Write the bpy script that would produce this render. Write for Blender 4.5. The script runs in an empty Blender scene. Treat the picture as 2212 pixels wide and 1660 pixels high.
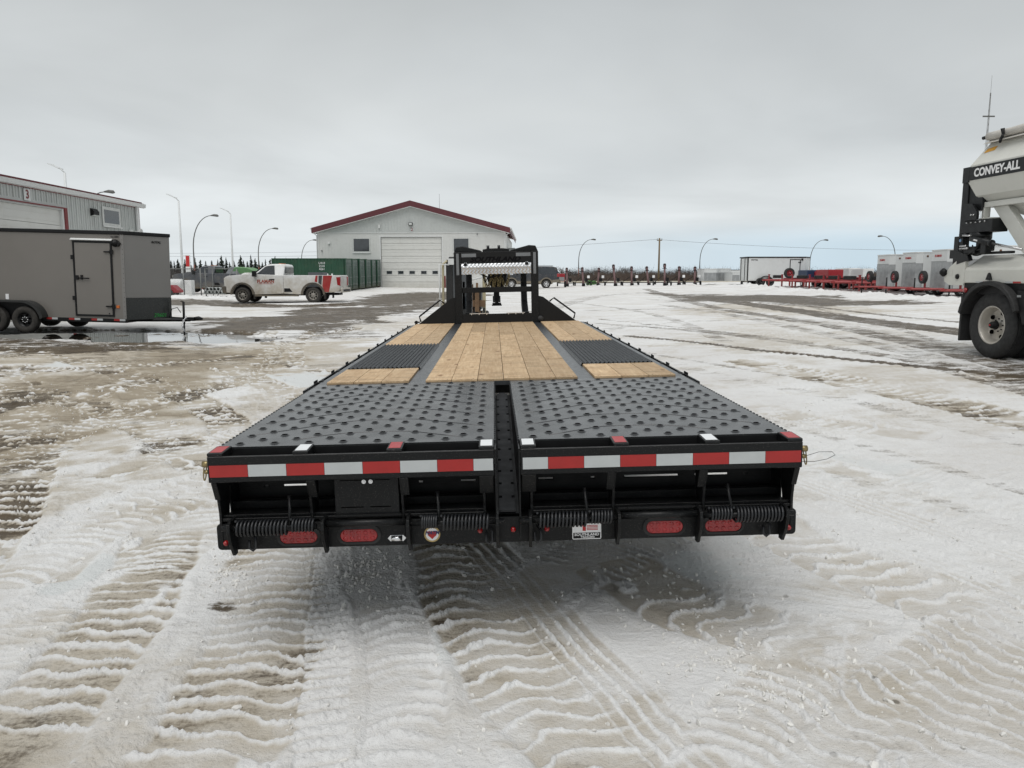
import bpy, math, random
import numpy as np
from mathutils import Vector, Matrix, Euler

random.seed(7)
rng = np.random.default_rng(7)
R = math.radians
PI = math.pi
scene = bpy.context.scene
col = scene.collection

# ---------------------------------------------------------------- camera
CAM_H = 1.7
PITCH = math.atan(232 / 1662.0)
cam_data = bpy.data.cameras.new('camera')
cam_data.sensor_width = 36.0
cam_data.lens = 36.0 * 1662.0 / 2212.0
cam_data.clip_start = 0.05
cam_data.clip_end = 6000
cam = bpy.data.objects.new('camera', cam_data)
cam.location = (0, 0, CAM_H)
cam.rotation_euler = (PI / 2 - PITCH, 0, 0)
col.objects.link(cam)
scene.camera = cam

# ---------------------------------------------------------------- world (overcast) and sun
SUN_EL, SUN_AZ = R(68), R(195)
world = bpy.data.worlds.new('World')
scene.world = world
world.use_nodes = True
nt = world.node_tree
for n in list(nt.nodes):
    nt.nodes.remove(n)
def wn(t, **k):
    n = nt.nodes.new(t)
    for a, b in k.items():
        setattr(n, a, b)
    return n
wout = wn('ShaderNodeOutputWorld')
bg_sky = wn('ShaderNodeBackground'); bg_sky.inputs[1].default_value = 0.06
bg_cloud = wn('ShaderNodeBackground'); bg_cloud.inputs[1].default_value = 1.0
sky = wn('ShaderNodeTexSky', sky_type='NISHITA')
sky.sun_disc = False
sky.sun_elevation = SUN_EL
sky.sun_rotation = SUN_AZ
sky.air_density = 1.0; sky.dust_density = 2.0
nt.links.new(sky.outputs[0], bg_sky.inputs[0])
tc = wn('ShaderNodeTexCoord')
sep = wn('ShaderNodeSeparateXYZ'); nt.links.new(tc.outputs['Generated'], sep.inputs[0])
ramp = wn('ShaderNodeValToRGB')
nt.links.new(sep.outputs[2], ramp.inputs[0])
els = ramp.color_ramp.elements
els[0].position = 0.0; els[0].color = (0.80, 0.86, 0.89, 1)
els[1].position = 1.0; els[1].color = (0.40, 0.412, 0.412, 1)
for pos, c in ((0.08, (0.785, 0.825, 0.84, 1)), (0.2, (0.69, 0.72, 0.725, 1)), (0.36, (0.52, 0.545, 0.55, 1)), (0.55, (0.43, 0.452, 0.46, 1))):
    e = els.new(pos); e.color = c
# cloud sheet: project the direction on a flat layer so that the streaks stretch towards the horizon
zc = wn('ShaderNodeMath', operation='MAXIMUM'); zc.inputs[1].default_value = 0.03
nt.links.new(sep.outputs[2], zc.inputs[0])
zc2 = wn('ShaderNodeMath', operation='ADD'); zc2.inputs[1].default_value = 0.12
nt.links.new(zc.outputs[0], zc2.inputs[0])
dx = wn('ShaderNodeMath', operation='DIVIDE'); nt.links.new(sep.outputs[0], dx.inputs[0]); nt.links.new(zc2.outputs[0], dx.inputs[1])
dy = wn('ShaderNodeMath', operation='DIVIDE'); nt.links.new(sep.outputs[1], dy.inputs[0]); nt.links.new(zc2.outputs[0], dy.inputs[1])
comb = wn('ShaderNodeCombineXYZ'); nt.links.new(dx.outputs[0], comb.inputs[0]); nt.links.new(dy.outputs[0], comb.inputs[1])
nz = wn('ShaderNodeTexNoise'); nz.inputs['Scale'].default_value = 0.55; nz.inputs['Detail'].default_value = 5; nz.inputs['Roughness'].default_value = 0.5
nz.inputs['Distortion'].default_value = 0.4
nt.links.new(comb.outputs[0], nz.inputs['Vector'])
mr = wn('ShaderNodeMapRange'); mr.inputs[1].default_value = 0.3; mr.inputs[2].default_value = 0.7; mr.inputs[3].default_value = 0.86; mr.inputs[4].default_value = 1.12
nt.links.new(nz.outputs[0], mr.inputs[0])
mixc = wn('ShaderNodeMix', data_type='RGBA', blend_type='MULTIPLY'); mixc.inputs[0].default_value = 1.0
nt.links.new(ramp.outputs[0], mixc.inputs[6]); nt.links.new(mr.outputs[0], mixc.inputs[7])
# the sheet ends low in the east (right): clear pale blue air shows under its edge
def _mrw(src, a, b, o0=0.0, o1=1.0):
    n = wn('ShaderNodeMapRange', interpolation_type='SMOOTHSTEP'); n.inputs[1].default_value = a; n.inputs[2].default_value = b; n.inputs[3].default_value = o0; n.inputs[4].default_value = o1
    nt.links.new(src, n.inputs[0]); return n.outputs[0]
low = _mrw(sep.outputs[2], 0.035, 0.075, 1.0, 0.0); east = _mrw(sep.outputs[0], -0.1, 0.45)
mlo = wn('ShaderNodeMath', operation='MULTIPLY'); nt.links.new(low, mlo.inputs[0]); nt.links.new(east, mlo.inputs[1])
mlo2 = wn('ShaderNodeMath', operation='MULTIPLY'); mlo2.inputs[1].default_value = 0.75; nt.links.new(mlo.outputs[0], mlo2.inputs[0])
mixb = wn('ShaderNodeMix', data_type='RGBA'); mixb.inputs[7].default_value = (0.56, 0.73, 0.85, 1)
nt.links.new(mlo2.outputs[0], mixb.inputs[0]); nt.links.new(mixc.outputs[2], mixb.inputs[6])
nt.links.new(mixb.outputs[2], bg_cloud.inputs[0])
# thin parts of the sheet let a little blue through, low over the horizon
thin = wn('ShaderNodeTexNoise'); thin.inputs['Scale'].default_value = 0.35; thin.inputs['Detail'].default_value = 3
nt.links.new(comb.outputs[0], thin.inputs['Vector'])
thr = wn('ShaderNodeMapRange'); thr.inputs[1].default_value = 0.45; thr.inputs[2].default_value = 0.75; thr.inputs[3].default_value = 0.06; thr.inputs[4].default_value = 0.22
nt.links.new(thin.outputs[0], thr.inputs[0])
mixs = wn('ShaderNodeMixShader')
nt.links.new(thr.outputs[0], mixs.inputs[0]); nt.links.new(bg_cloud.outputs[0], mixs.inputs[1]); nt.links.new(bg_sky.outputs[0], mixs.inputs[2])
nt.links.new(mixs.outputs[0], wout.inputs[0])

sun_data = bpy.data.lights.new('sun', 'SUN')
sun_data.energy = 2.3
sun_data.angle = R(55)
sun_data.color = (1.0, 0.985, 0.965)
sun = bpy.data.objects.new('sun', sun_data)
sun.rotation_euler = (PI / 2 - SUN_EL, 0, PI - SUN_AZ)
sun.location = (0, 0, 30)
col.objects.link(sun)

scene.view_settings.view_transform = 'Standard'
scene.view_settings.look = 'None'
scene.view_settings.exposure = 0.0
scene.view_settings.gamma = 1.0
scene.view_settings.use_curve_mapping = False
scene.cycles.max_bounces = 6
scene.cycles.diffuse_bounces = 3
scene.cycles.glossy_bounces = 3

# ---------------------------------------------------------------- noise in numpy
def _hash(ix, iy, seed):
    h = (ix.astype(np.int64) * 374761393 + iy.astype(np.int64) * 668265263 + seed * 1442695041) & 0xFFFFFFFF
    h = ((h ^ (h >> 13)) * 1274126177) & 0xFFFFFFFF
    h = (h ^ (h >> 16)) & 0xFFFF
    return h / 65535.0 * 2 * PI
def perlin(x, y, seed=0):
    ix = np.floor(x); iy = np.floor(y)
    fx = x - ix; fy = y - iy
    u = fx * fx * fx * (fx * (fx * 6 - 15) + 10); v = fy * fy * fy * (fy * (fy * 6 - 15) + 10)
    def g(ox, oy):
        a = _hash(ix + ox, iy + oy, seed)
        return np.cos(a) * (fx - ox) + np.sin(a) * (fy - oy)
    n0 = g(0, 0) * (1 - u) + g(1, 0) * u
    n1 = g(0, 1) * (1 - u) + g(1, 1) * u
    return (n0 * (1 - v) + n1 * v) * 1.5
def fbm(x, y, octv=4, seed=0, gain=0.5):
    s = np.zeros_like(x); a = 1.0; t = 0
    for o in range(octv):
        s += a * perlin(x * 2 ** o + 17.3 * o, y * 2 ** o - 9.1 * o, seed + o); t += a; a *= gain
    return s / t
def ss(a, b, x):
    t = np.clip((x - a) / (b - a), 0, 1)
    return t * t * (3 - 2 * t)

# ---------------------------------------------------------------- lie of the land
GPTS = np.array([(0,0,0),(0,3.3,.04),(5,3,.10),(-5,3,-.10),(0,10,.13),(7.4,11.9,.44),(12,12,.48),(-13.2,20.8,.19),(-8,20,.17),(-10,10,-.02),(-20,5,-.1),
 (20,3,.35),(-12,40.5,.36),(-5,40,.40),(-16,48,.39),(-13.6,63.6,.48),(-13,77,.64),(-10,78,.59),(1.5,68,.69),(22,66,.85),(21,60,.84),(20.5,42,.72),(20.5,50,.77),(15,85,.72),
 (30,170,.8),(-40,170,.8),(-40,100,.7),(-42,72,.5),(80,170,.95),(60,80,.95),(-25,24,.2),(-60,40,.3),(18,20,.6),(0,25,.28),(0,45,.5),(0,-20,-.15),(-30,-30,-.2),(30,-30,.2),
 (0,300,.8),(200,300,.8),(-200,300,.8),(300,0,.8),(-300,0,.5),(0,-300,0)], float)
def _rbf():
    P = GPTS[:, :2]; c2 = 9.0
    D = np.sqrt(((P[:, None] - P[None]) ** 2).sum(-1) + c2)
    n = len(P)
    A = np.zeros((n + 1, n + 1)); A[:n, :n] = D + np.eye(n) * 0.15; A[:n, n] = 1; A[n, :n] = 1
    return np.linalg.solve(A, np.append(GPTS[:, 2], 0)), P, c2
_W, _P, _C2 = _rbf()
def base_z(x, y):
    x = np.atleast_1d(np.asarray(x, float)); y = np.atleast_1d(np.asarray(y, float))
    z = np.full(x.shape, _W[-1])
    for (px, py), w in zip(_P, _W[:-1]):
        z += w * np.sqrt((x - px) ** 2 + (y - py) ** 2 + _C2)
    r = np.hypot(x, y)
    k = ss(220, 420, r)
    return z * (1 - k) + 0.78 * k
def gz(x, y):
    return float(base_z(x, y)[0])
def gp(px, py):
    """world point where the line of sight through (px, py) of the 2212 px wide photograph meets the ground"""
    a = (px - 1106) / 1662.0; b = -(py - 830) / 1662.0
    d = (a, math.cos(PITCH) + b * math.sin(PITCH), -math.sin(PITCH) + b * math.cos(PITCH))
    z = 0.3
    for _ in range(8):
        k = (z - CAM_H) / d[2]
        x, y = d[0] * k, d[1] * k
        z = 0.5 * z + 0.5 * gz(x, y)
    return x, y

# ---------------------------------------------------------------- object helpers
def tag(o, label=None, cat=None, group=None, kind=None):
    if label: o['label'] = label
    if cat: o['category'] = cat
    if group: o['group'] = group
    if kind: o['kind'] = kind
    return o
def empty(name, loc, rot=(0, 0, 0), parent=None):
    o = bpy.data.objects.new(name, None)
    o.empty_display_size = 0.3
    o.location = loc
    o.rotation_euler = rot
    col.objects.link(o)
    if parent: o.parent = parent
    return o
def kids(o):
    return [c for c in bpy.data.objects if c.parent == o]
def copy_tree(o, parent=None):
    c = o.copy(); col.objects.link(c)
    c.parent = parent
    for ch in KIDS.get(o, None) or kids(o):
        copy_tree(ch, c)
    return c
KIDS = {}

class MB:
    def __init__(self):
        self.v = []; self.f = []; self.m = []; self.sm = []
    def add(self, vs, fs, mi=0, smooth=False):
        b = len(self.v)
        self.v.extend([tuple(map(float, p)) for p in vs])
        for f in fs:
            self.f.append(tuple(i + b for i in f)); self.m.append(mi); self.sm.append(smooth)
        return b
    def box(self, x0, x1, y0, y1, z0, z1, mi=0):
        vs = [(x, y, z) for z in (z0, z1) for y in (y0, y1) for x in (x0, x1)]
        self.add(vs, [(0, 2, 3, 1), (4, 5, 7, 6), (0, 1, 5, 4), (2, 6, 7, 3), (0, 4, 6, 2), (1, 3, 7, 5)], mi)
        return self
    def obox(self, c, size, rot, mi=0):
        M = Euler(rot).to_matrix()
        sx, sy, sz = [k / 2 for k in size]
        vs = []
        for z in (-sz, sz):
            for y in (-sy, sy):
                for x in (-sx, sx):
                    q = M @ Vector((x, y, z)); vs.append((q.x + c[0], q.y + c[1], q.z + c[2]))
        self.add(vs, [(0, 2, 3, 1), (4, 5, 7, 6), (0, 1, 5, 4), (2, 6, 7, 3), (0, 4, 6, 2), (1, 3, 7, 5)], mi)
        return self
    def prism(self, poly, axis, a0, a1, mi=0, smooth=False):
        n = len(poly)
        def P(q, a):
            return (a, q[0], q[1]) if axis == 'x' else ((q[0], a, q[1]) if axis == 'y' else (q[0], q[1], a))
        vs = [P(q, a0) for q in poly] + [P(q, a1) for q in poly]
        area = sum(poly[i][0] * poly[(i + 1) % n][1] - poly[(i + 1) % n][0] * poly[i][1] for i in range(n))
        flip = (area > 0) != (axis == 'y')
        fs = []
        c0 = list(range(n)); c1 = list(range(n, 2 * n))
        if flip: c0 = c0[::-1]
        else: c1 = c1[::-1]
        b = self.add(vs, [c0, c1], mi)
        sides = []
        for i in range(n):
            j = (i + 1) % n
            sides.append((i, j, j + n, i + n) if flip else (j, i, i + n, j + n))
        for f in sides:
            self.f.append(tuple(i + b for i in f)); self.m.append(mi); self.sm.append(smooth)
        return self
    def tube(self, pts, r, n=8, mi=0, closed=False, caps=True, smooth=True):
        pts = [Vector(p) for p in pts]
        rs = r if isinstance(r, (list, tuple)) else [r] * len(pts)
        N = len(pts); rings = []
        up = None
        for i, p in enumerate(pts):
            if closed: t = pts[(i + 1) % N] - pts[i - 1]
            else: t = pts[min(i + 1, N - 1)] - pts[max(i - 1, 0)]
            if t.length < 1e-9: t = Vector((0, 0, 1))
            t.normalize()
            if up is None:
                up = Vector((0, 0, 1)) if abs(t.z) < 0.9 else Vector((1, 0, 0))
            u = t.cross(up)
            if u.length < 1e-6: u = t.orthogonal()
            u.normalize(); w = u.cross(t).normalized(); up = w
            rings.append([tuple(p + (u * math.cos(2 * PI * k / n) + w * math.sin(2 * PI * k / n)) * rs[i]) for k in range(n)])
        vs = [q for rg in rings for q in rg]
        fs = []
        for i in range(N if closed else N - 1):
            a = i * n; b = ((i + 1) % N) * n
            for k in range(n):
                fs.append((a + k, a + (k + 1) % n, b + (k + 1) % n, b + k))
        b0 = self.add(vs, fs, mi, smooth)
        if caps and not closed:
            self.f.append(tuple(b0 + k for k in range(n))[::-1]); self.m.append(mi); self.sm.append(False)
            self.f.append(tuple(b0 + (N - 1) * n + k for k in range(n))); self.m.append(mi); self.sm.append(False)
        return self
    def cyl(self, p0, p1, r, n=12, mi=0, smooth=True):
        return self.tube([p0, p1], r, n, mi, smooth=smooth)
    def lathe(self, prof, c, axis='x', n=24, mi=0, smooth=True):
        """prof: list of (radius, height along axis)"""
        vs = []; fs = []
        for (r, h) in prof:
            for k in range(n):
                a = 2 * PI * k / n; u, w = r * math.cos(a), r * math.sin(a)
                vs.append((c[0] + h, c[1] + u, c[2] + w) if axis == 'x' else ((c[0] + w, c[1] + h, c[2] + u) if axis == 'y' else (c[0] + u, c[1] + w, c[2] + h)))
        for i in range(len(prof) - 1):
            for k in range(n):
                a = i * n + k; b = i * n + (k + 1) % n
                fs.append((a, b, b + n, a + n))
        self.add(vs, fs, mi, smooth)
        return self
    def xf(self, M, start=0):
        for i in range(start, len(self.v)):
            q = M @ Vector(self.v[i]); self.v[i] = (q.x, q.y, q.z)
        return self
    def build(self, name, mats, parent=None, bevel=0.0, seg=1, loc=None, rot=None):
        me = bpy.data.meshes.new(name)
        me.from_pydata(self.v, [], self.f)
        if not isinstance(mats, (list, tuple)): mats = [mats]
        for m in mats: me.materials.append(m)
        me.polygons.foreach_set('material_index', self.m)
        me.polygons.foreach_set('use_smooth', self.sm)
        me.update()
        o = bpy.data.objects.new(name, me)
        col.objects.link(o)
        if parent: o.parent = parent
        if loc: o.location = loc
        if rot: o.rotation_euler = rot
        if bevel:
            b = o.modifiers.new('bevel', 'BEVEL'); b.width = bevel; b.segments = seg; b.limit_method = 'ANGLE'; b.angle_limit = R(40)
            b.harden_normals = False
        return o

_txt = {}
def text_mesh(s, size, extrude=0.002, offset=0.0, shear=0.0, spacing=1.0):
    cu = bpy.data.curves.new('text', 'FONT')
    cu.body = s; cu.size = size; cu.extrude = extrude; cu.offset = offset; cu.shear = shear
    cu.align_x = 'CENTER'; cu.align_y = 'CENTER'; cu.resolution_u = 3; cu.space_character = spacing
    o = bpy.data.objects.new('text', cu)
    col.objects.link(o)
    dg = bpy.context.evaluated_depsgraph_get()
    me = bpy.data.meshes.new_from_object(o.evaluated_get(dg))
    bpy.data.objects.remove(o); bpy.data.curves.remove(cu)
    return me
def lettering(name, s, size, mat_, parent, loc, rot, sx=1.0, sy=1.0, **k):
    me = text_mesh(s, size, **k)
    me.materials.clear(); me.materials.append(mat_)
    o = bpy.data.objects.new(name, me)
    col.objects.link(o); o.parent = parent; o.location = loc; o.rotation_euler = rot; o.scale = (sx, sy, 1)
    return o

# ---------------------------------------------------------------- materials
MATS = {}
def mat(name, color, rough=0.5, metal=0.0, var=0.12, vscale=6.0, bump=0.0, bscale=60.0, dirt=None, coat=0.0, spec=0.5, objrand=0.0, world_noise=False):
    """painted or plain surface: base colour with uneven tone, optional grime (colour, height, amount) and fine relief"""
    m = bpy.data.materials.new(name); m.use_nodes = True
    t = m.node_tree; N = t.nodes; L = t.links
    b = N['Principled BSDF']
    b.inputs['Metallic'].default_value = metal
    b.inputs['Specular IOR Level'].default_value = spec
    if coat:
        b.inputs['Coat Weight'].default_value = coat; b.inputs['Coat Roughness'].default_value = 0.08
    co = N.new('ShaderNodeTexCoord')
    n1 = N.new('ShaderNodeTexNoise'); n1.inputs['Scale'].default_value = vscale; n1.inputs['Detail'].default_value = 6; n1.inputs['Roughness'].default_value = 0.62
    L.new(co.outputs['Object'], n1.inputs['Vector'])
    mr_ = N.new('ShaderNodeMapRange'); mr_.inputs[1].default_value = 0.25; mr_.inputs[2].default_value = 0.75
    mr_.inputs[3].default_value = 1 - var; mr_.inputs[4].default_value = 1 + var
    L.new(n1.outputs[0], mr_.inputs[0])
    mx = N.new('ShaderNodeMix'); mx.data_type = 'RGBA'; mx.blend_type = 'MULTIPLY'; mx.inputs[0].default_value = 1
    mx.inputs[6].default_value = (*color, 1)
    L.new(mr_.outputs[0], mx.inputs[7])
    out = mx.outputs[2]
    if objrand:
        oi = N.new('ShaderNodeObjectInfo')
        r2 = N.new('ShaderNodeMapRange'); r2.inputs[3].default_value = 1 - objrand; r2.inputs[4].default_value = 1 + objrand
        L.new(oi.outputs['Random'], r2.inputs[0])
        m2 = N.new('ShaderNodeMix'); m2.data_type = 'RGBA'; m2.blend_type = 'MULTIPLY'; m2.inputs[0].default_value = 1
        L.new(out, m2.inputs[6]); L.new(r2.outputs[0], m2.inputs[7]); out = m2.outputs[2]
    rr = N.new('ShaderNodeMapRange'); rr.inputs[1].default_value = 0.3; rr.inputs[2].default_value = 0.7
    rr.inputs[3].default_value = max(0.02, rough * 0.85); rr.inputs[4].default_value = min(1, rough * 1.2)
    n2 = N.new('ShaderNodeTexNoise'); n2.inputs['Scale'].default_value = vscale * 2.7; n2.inputs['Detail'].default_value = 5
    L.new(co.outputs['Object'], n2.inputs['Vector']); L.new(n2.outputs[0], rr.inputs[0])
    rout = rr.outputs[0]
    if dirt:
        dc, dh, da = dirt
        sp = N.new('ShaderNodeSeparateXYZ'); L.new(co.outputs['Object'], sp.inputs[0])
        g = N.new('ShaderNodeMapRange'); g.inputs[1].default_value = dh; g.inputs[2].default_value = 0.0; g.inputs[3].default_value = 0; g.inputs[4].default_value = 1
        L.new(sp.outputs[2], g.inputs[0])
        n3 = N.new('ShaderNodeTexNoise'); n3.inputs['Scale'].default_value = 2.2; n3.inputs['Detail'].default_value = 8; n3.inputs['Roughness'].default_value = 0.65
        L.new(co.outputs['Object'], n3.inputs['Vector'])
        ad = N.new('ShaderNodeMath'); ad.operation = 'MULTIPLY_ADD'; ad.inputs[1].default_value = 1.6; ad.inputs[2].default_value = -0.8
        L.new(n3.outputs[0], ad.inputs[0])
        a2 = N.new('ShaderNodeMath'); a2.operation = 'ADD'; a2.use_clamp = True
        L.new(g.outputs[0], a2.inputs[0]); L.new(ad.outputs[0], a2.inputs[1])
        a3 = N.new('ShaderNodeMath'); a3.operation = 'MULTIPLY'; a3.inputs[1].default_value = da; L.new(a2.outputs[0], a3.inputs[0])
        m3 = N.new('ShaderNodeMix'); m3.data_type = 'RGBA'; m3.inputs[7].default_value = (*dc, 1)
        L.new(a3.outputs[0], m3.inputs[0]); L.new(out, m3.inputs[6]); out = m3.outputs[2]
        m4 = N.new('ShaderNodeMix'); m4.data_type = 'FLOAT'; m4.inputs[3].default_value = 0.85
        L.new(a3.outputs[0], m4.inputs[0]); L.new(rout, m4.inputs[2]); rout = m4.outputs[0]
    L.new(out, b.inputs['Base Color']); L.new(rout, b.inputs['Roughness'])
    if bump:
        n4 = N.new('ShaderNodeTexNoise'); n4.inputs['Scale'].default_value = bscale; n4.inputs['Detail'].default_value = 4
        L.new(co.outputs['Object'], n4.inputs['Vector'])
        bp = N.new('ShaderNodeBump'); bp.inputs['Strength'].default_value = bump; bp.inputs['Distance'].default_value = 0.01
        L.new(n4.outputs[0], bp.inputs['Height']); L.new(bp.outputs[0], b.inputs['Normal'])
    MATS[name] = m
    return m

def specks(m, color, scale=90, thresh=0.78, amt=0.5):
    """scattered dried droplets of dirty water"""
    t = m.node_tree; N = t.nodes; L = t.links; b = N['Principled BSDF']
    src = b.inputs['Base Color'].links[0].from_socket
    co = N.new('ShaderNodeTexCoord')
    v = N.new('ShaderNodeTexNoise'); v.inputs['Scale'].default_value = scale; v.inputs['Detail'].default_value = 2
    L.new(co.outputs['Object'], v.inputs['Vector'])
    r = N.new('ShaderNodeMapRange'); r.inputs[1].default_value = thresh - 0.08; r.inputs[2].default_value = thresh; r.inputs[3].default_value = 0; r.inputs[4].default_value = amt
    L.new(v.outputs[0], r.inputs[0])
    mx = N.new('ShaderNodeMix'); mx.data_type = 'RGBA'; mx.inputs[7].default_value = (*color, 1)
    L.new(r.outputs[0], mx.inputs[0]); L.new(src, mx.inputs[6]); L.new(mx.outputs[2], b.inputs['Base Color'])
    return m

BLK = specks(mat('black powder coat', (0.0055, 0.006, 0.0065), 0.36, spec=.25, var=0.3, bump=0.05, bscale=400), (0.13, 0.12, 0.11), 230, 0.70, 0.5)
BLKP = specks(mat('black ramp plate coat', (0.012, 0.013, 0.0145), 0.24, var=0.3, vscale=2.5, bump=0.02, bscale=300, spec=0.9), (0.12, 0.12, 0.12), 60, 0.74, 0.3)
BLKM = mat('matte black steel', (0.0055, 0.0057, 0.0062), 0.5, var=0.2, spec=.3)
SPRING = mat('dark grey spring steel', (0.011, 0.012, 0.014), 0.42, var=0.3, bump=0.1)
HOLE = mat('dark punched hole', (0.002, 0.002, 0.002), 0.9, spec=0)
HOLE.node_tree.nodes['Principled BSDF'].inputs['IOR'].default_value = 1.0
CLEAT = mat('matte cleat steel', (0.016, 0.017, 0.019), 0.55, var=0.2, spec=.3)
STRIPG = mat('worn black deck flange', (0.032, 0.035, 0.039), 0.30, var=0.35, vscale=9, spec=0.9)
RUBBER = mat('tyre rubber', (0.022, 0.022, 0.022), 0.75, var=0.3, bump=0.3, bscale=30)
RUBBERD = mat('muddy tyre rubber', (0.035, 0.032, 0.028), 0.85, var=0.4, bump=0.3, bscale=30)
CHROME = mat('bright metal', (0.75, 0.76, 0.77), 0.18, 1.0, var=0.08)
ZINC = mat('zinc yellow steel', (0.28, 0.22, 0.11), 0.35, 0.8, var=0.3)
RTAPE = mat('red reflective tape', (0.33, 0.016, 0.014), 0.4, var=0.12, vscale=12)
SILV = mat('silver reflective tape', (0.44, 0.46, 0.46), 0.4, var=0.06, vscale=12)
RPAD = mat('red pad tape', (0.40, 0.055, 0.06), 0.42, var=0.1)
WPAD = mat('white pad tape', (0.74, 0.76, 0.77), 0.4, var=0.06)
GTAPE = mat('grey reflective tape', (0.17, 0.18, 0.19), 0.45, var=0.1)
GLOSSB = mat('gloss black decal', (0.003, 0.003, 0.004), 0.5, var=0.05, spec=0.1)
WHITE = mat('white paint', (0.72, 0.73, 0.72), 0.45, var=0.05, vscale=2)
DECALW = mat('white decal', (0.8, 0.8, 0.8), 0.5, var=0.03)
DECALR = mat('red decal', (0.45, 0.02, 0.02), 0.5, var=0.05)
NAVY = mat('navy decal', (0.02, 0.025, 0.10), 0.5, var=0.05)
GOLD = mat('gold decal ring', (0.45, 0.33, 0.13), 0.5, var=0.1)
GREENMARK = mat('green marker ink', (0.03, 0.30, 0.06), 0.6)
ORANGE = mat('amber marker lens', (0.55, 0.13, 0.01), 0.3, var=0.1)
REDLENS = mat('red lamp lens', (0.30, 0.008, 0.010), 0.22, var=0.3, vscale=30, coat=0.5, bump=0.25, bscale=120)
GLASS = mat('dark glass', (0.03, 0.035, 0.04), 0.06, var=0.3, vscale=1.5, spec=0.9)
# treadplate: aluminium with a raised diagonal pattern
def tread_mat():
    m = mat('aluminium treadplate', (0.62, 0.63, 0.64), 0.32, 1.0, var=0.15, vscale=4)
    t = m.node_tree; N = t.nodes; L = t.links; b = N['Principled BSDF']
    co = N.new('ShaderNodeTexCoord')
    mp = N.new('ShaderNodeMapping'); mp.inputs['Rotation'].default_value = (0, R(45), 0); mp.inputs['Scale'].default_value = (1, 1, 1)
    L.new(co.outputs['Object'], mp.inputs[0])
    br = N.new('ShaderNodeTexChecker'); br.inputs['Scale'].default_value = 26
    L.new(mp.outputs[0], br.inputs[0])
    w1 = N.new('ShaderNodeTexWave'); w1.bands_direction = 'X'; w1.inputs['Scale'].default_value = 8.2
    w2 = N.new('ShaderNodeTexWave'); w2.bands_direction = 'Z'; w2.inputs['Scale'].default_value = 8.2
    L.new(mp.outputs[0], w1.inputs[0]); L.new(mp.outputs[0], w2.inputs[0])
    mx = N.new('ShaderNodeMix'); mx.data_type = 'FLOAT'
    L.new(br.outputs['Fac'], mx.inputs[0]); L.new(w1.outputs['Fac'], mx.inputs[2]); L.new(w2.outputs['Fac'], mx.inputs[3])
    bp = N.new('ShaderNodeBump'); bp.inputs['Strength'].default_value = 0.9; bp.inputs['Distance'].default_value = 0.006
    L.new(mx.outputs[0], bp.inputs['Height']); L.new(bp.outputs[0], b.inputs['Normal'])
    return m
TREAD = tread_mat()

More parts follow.
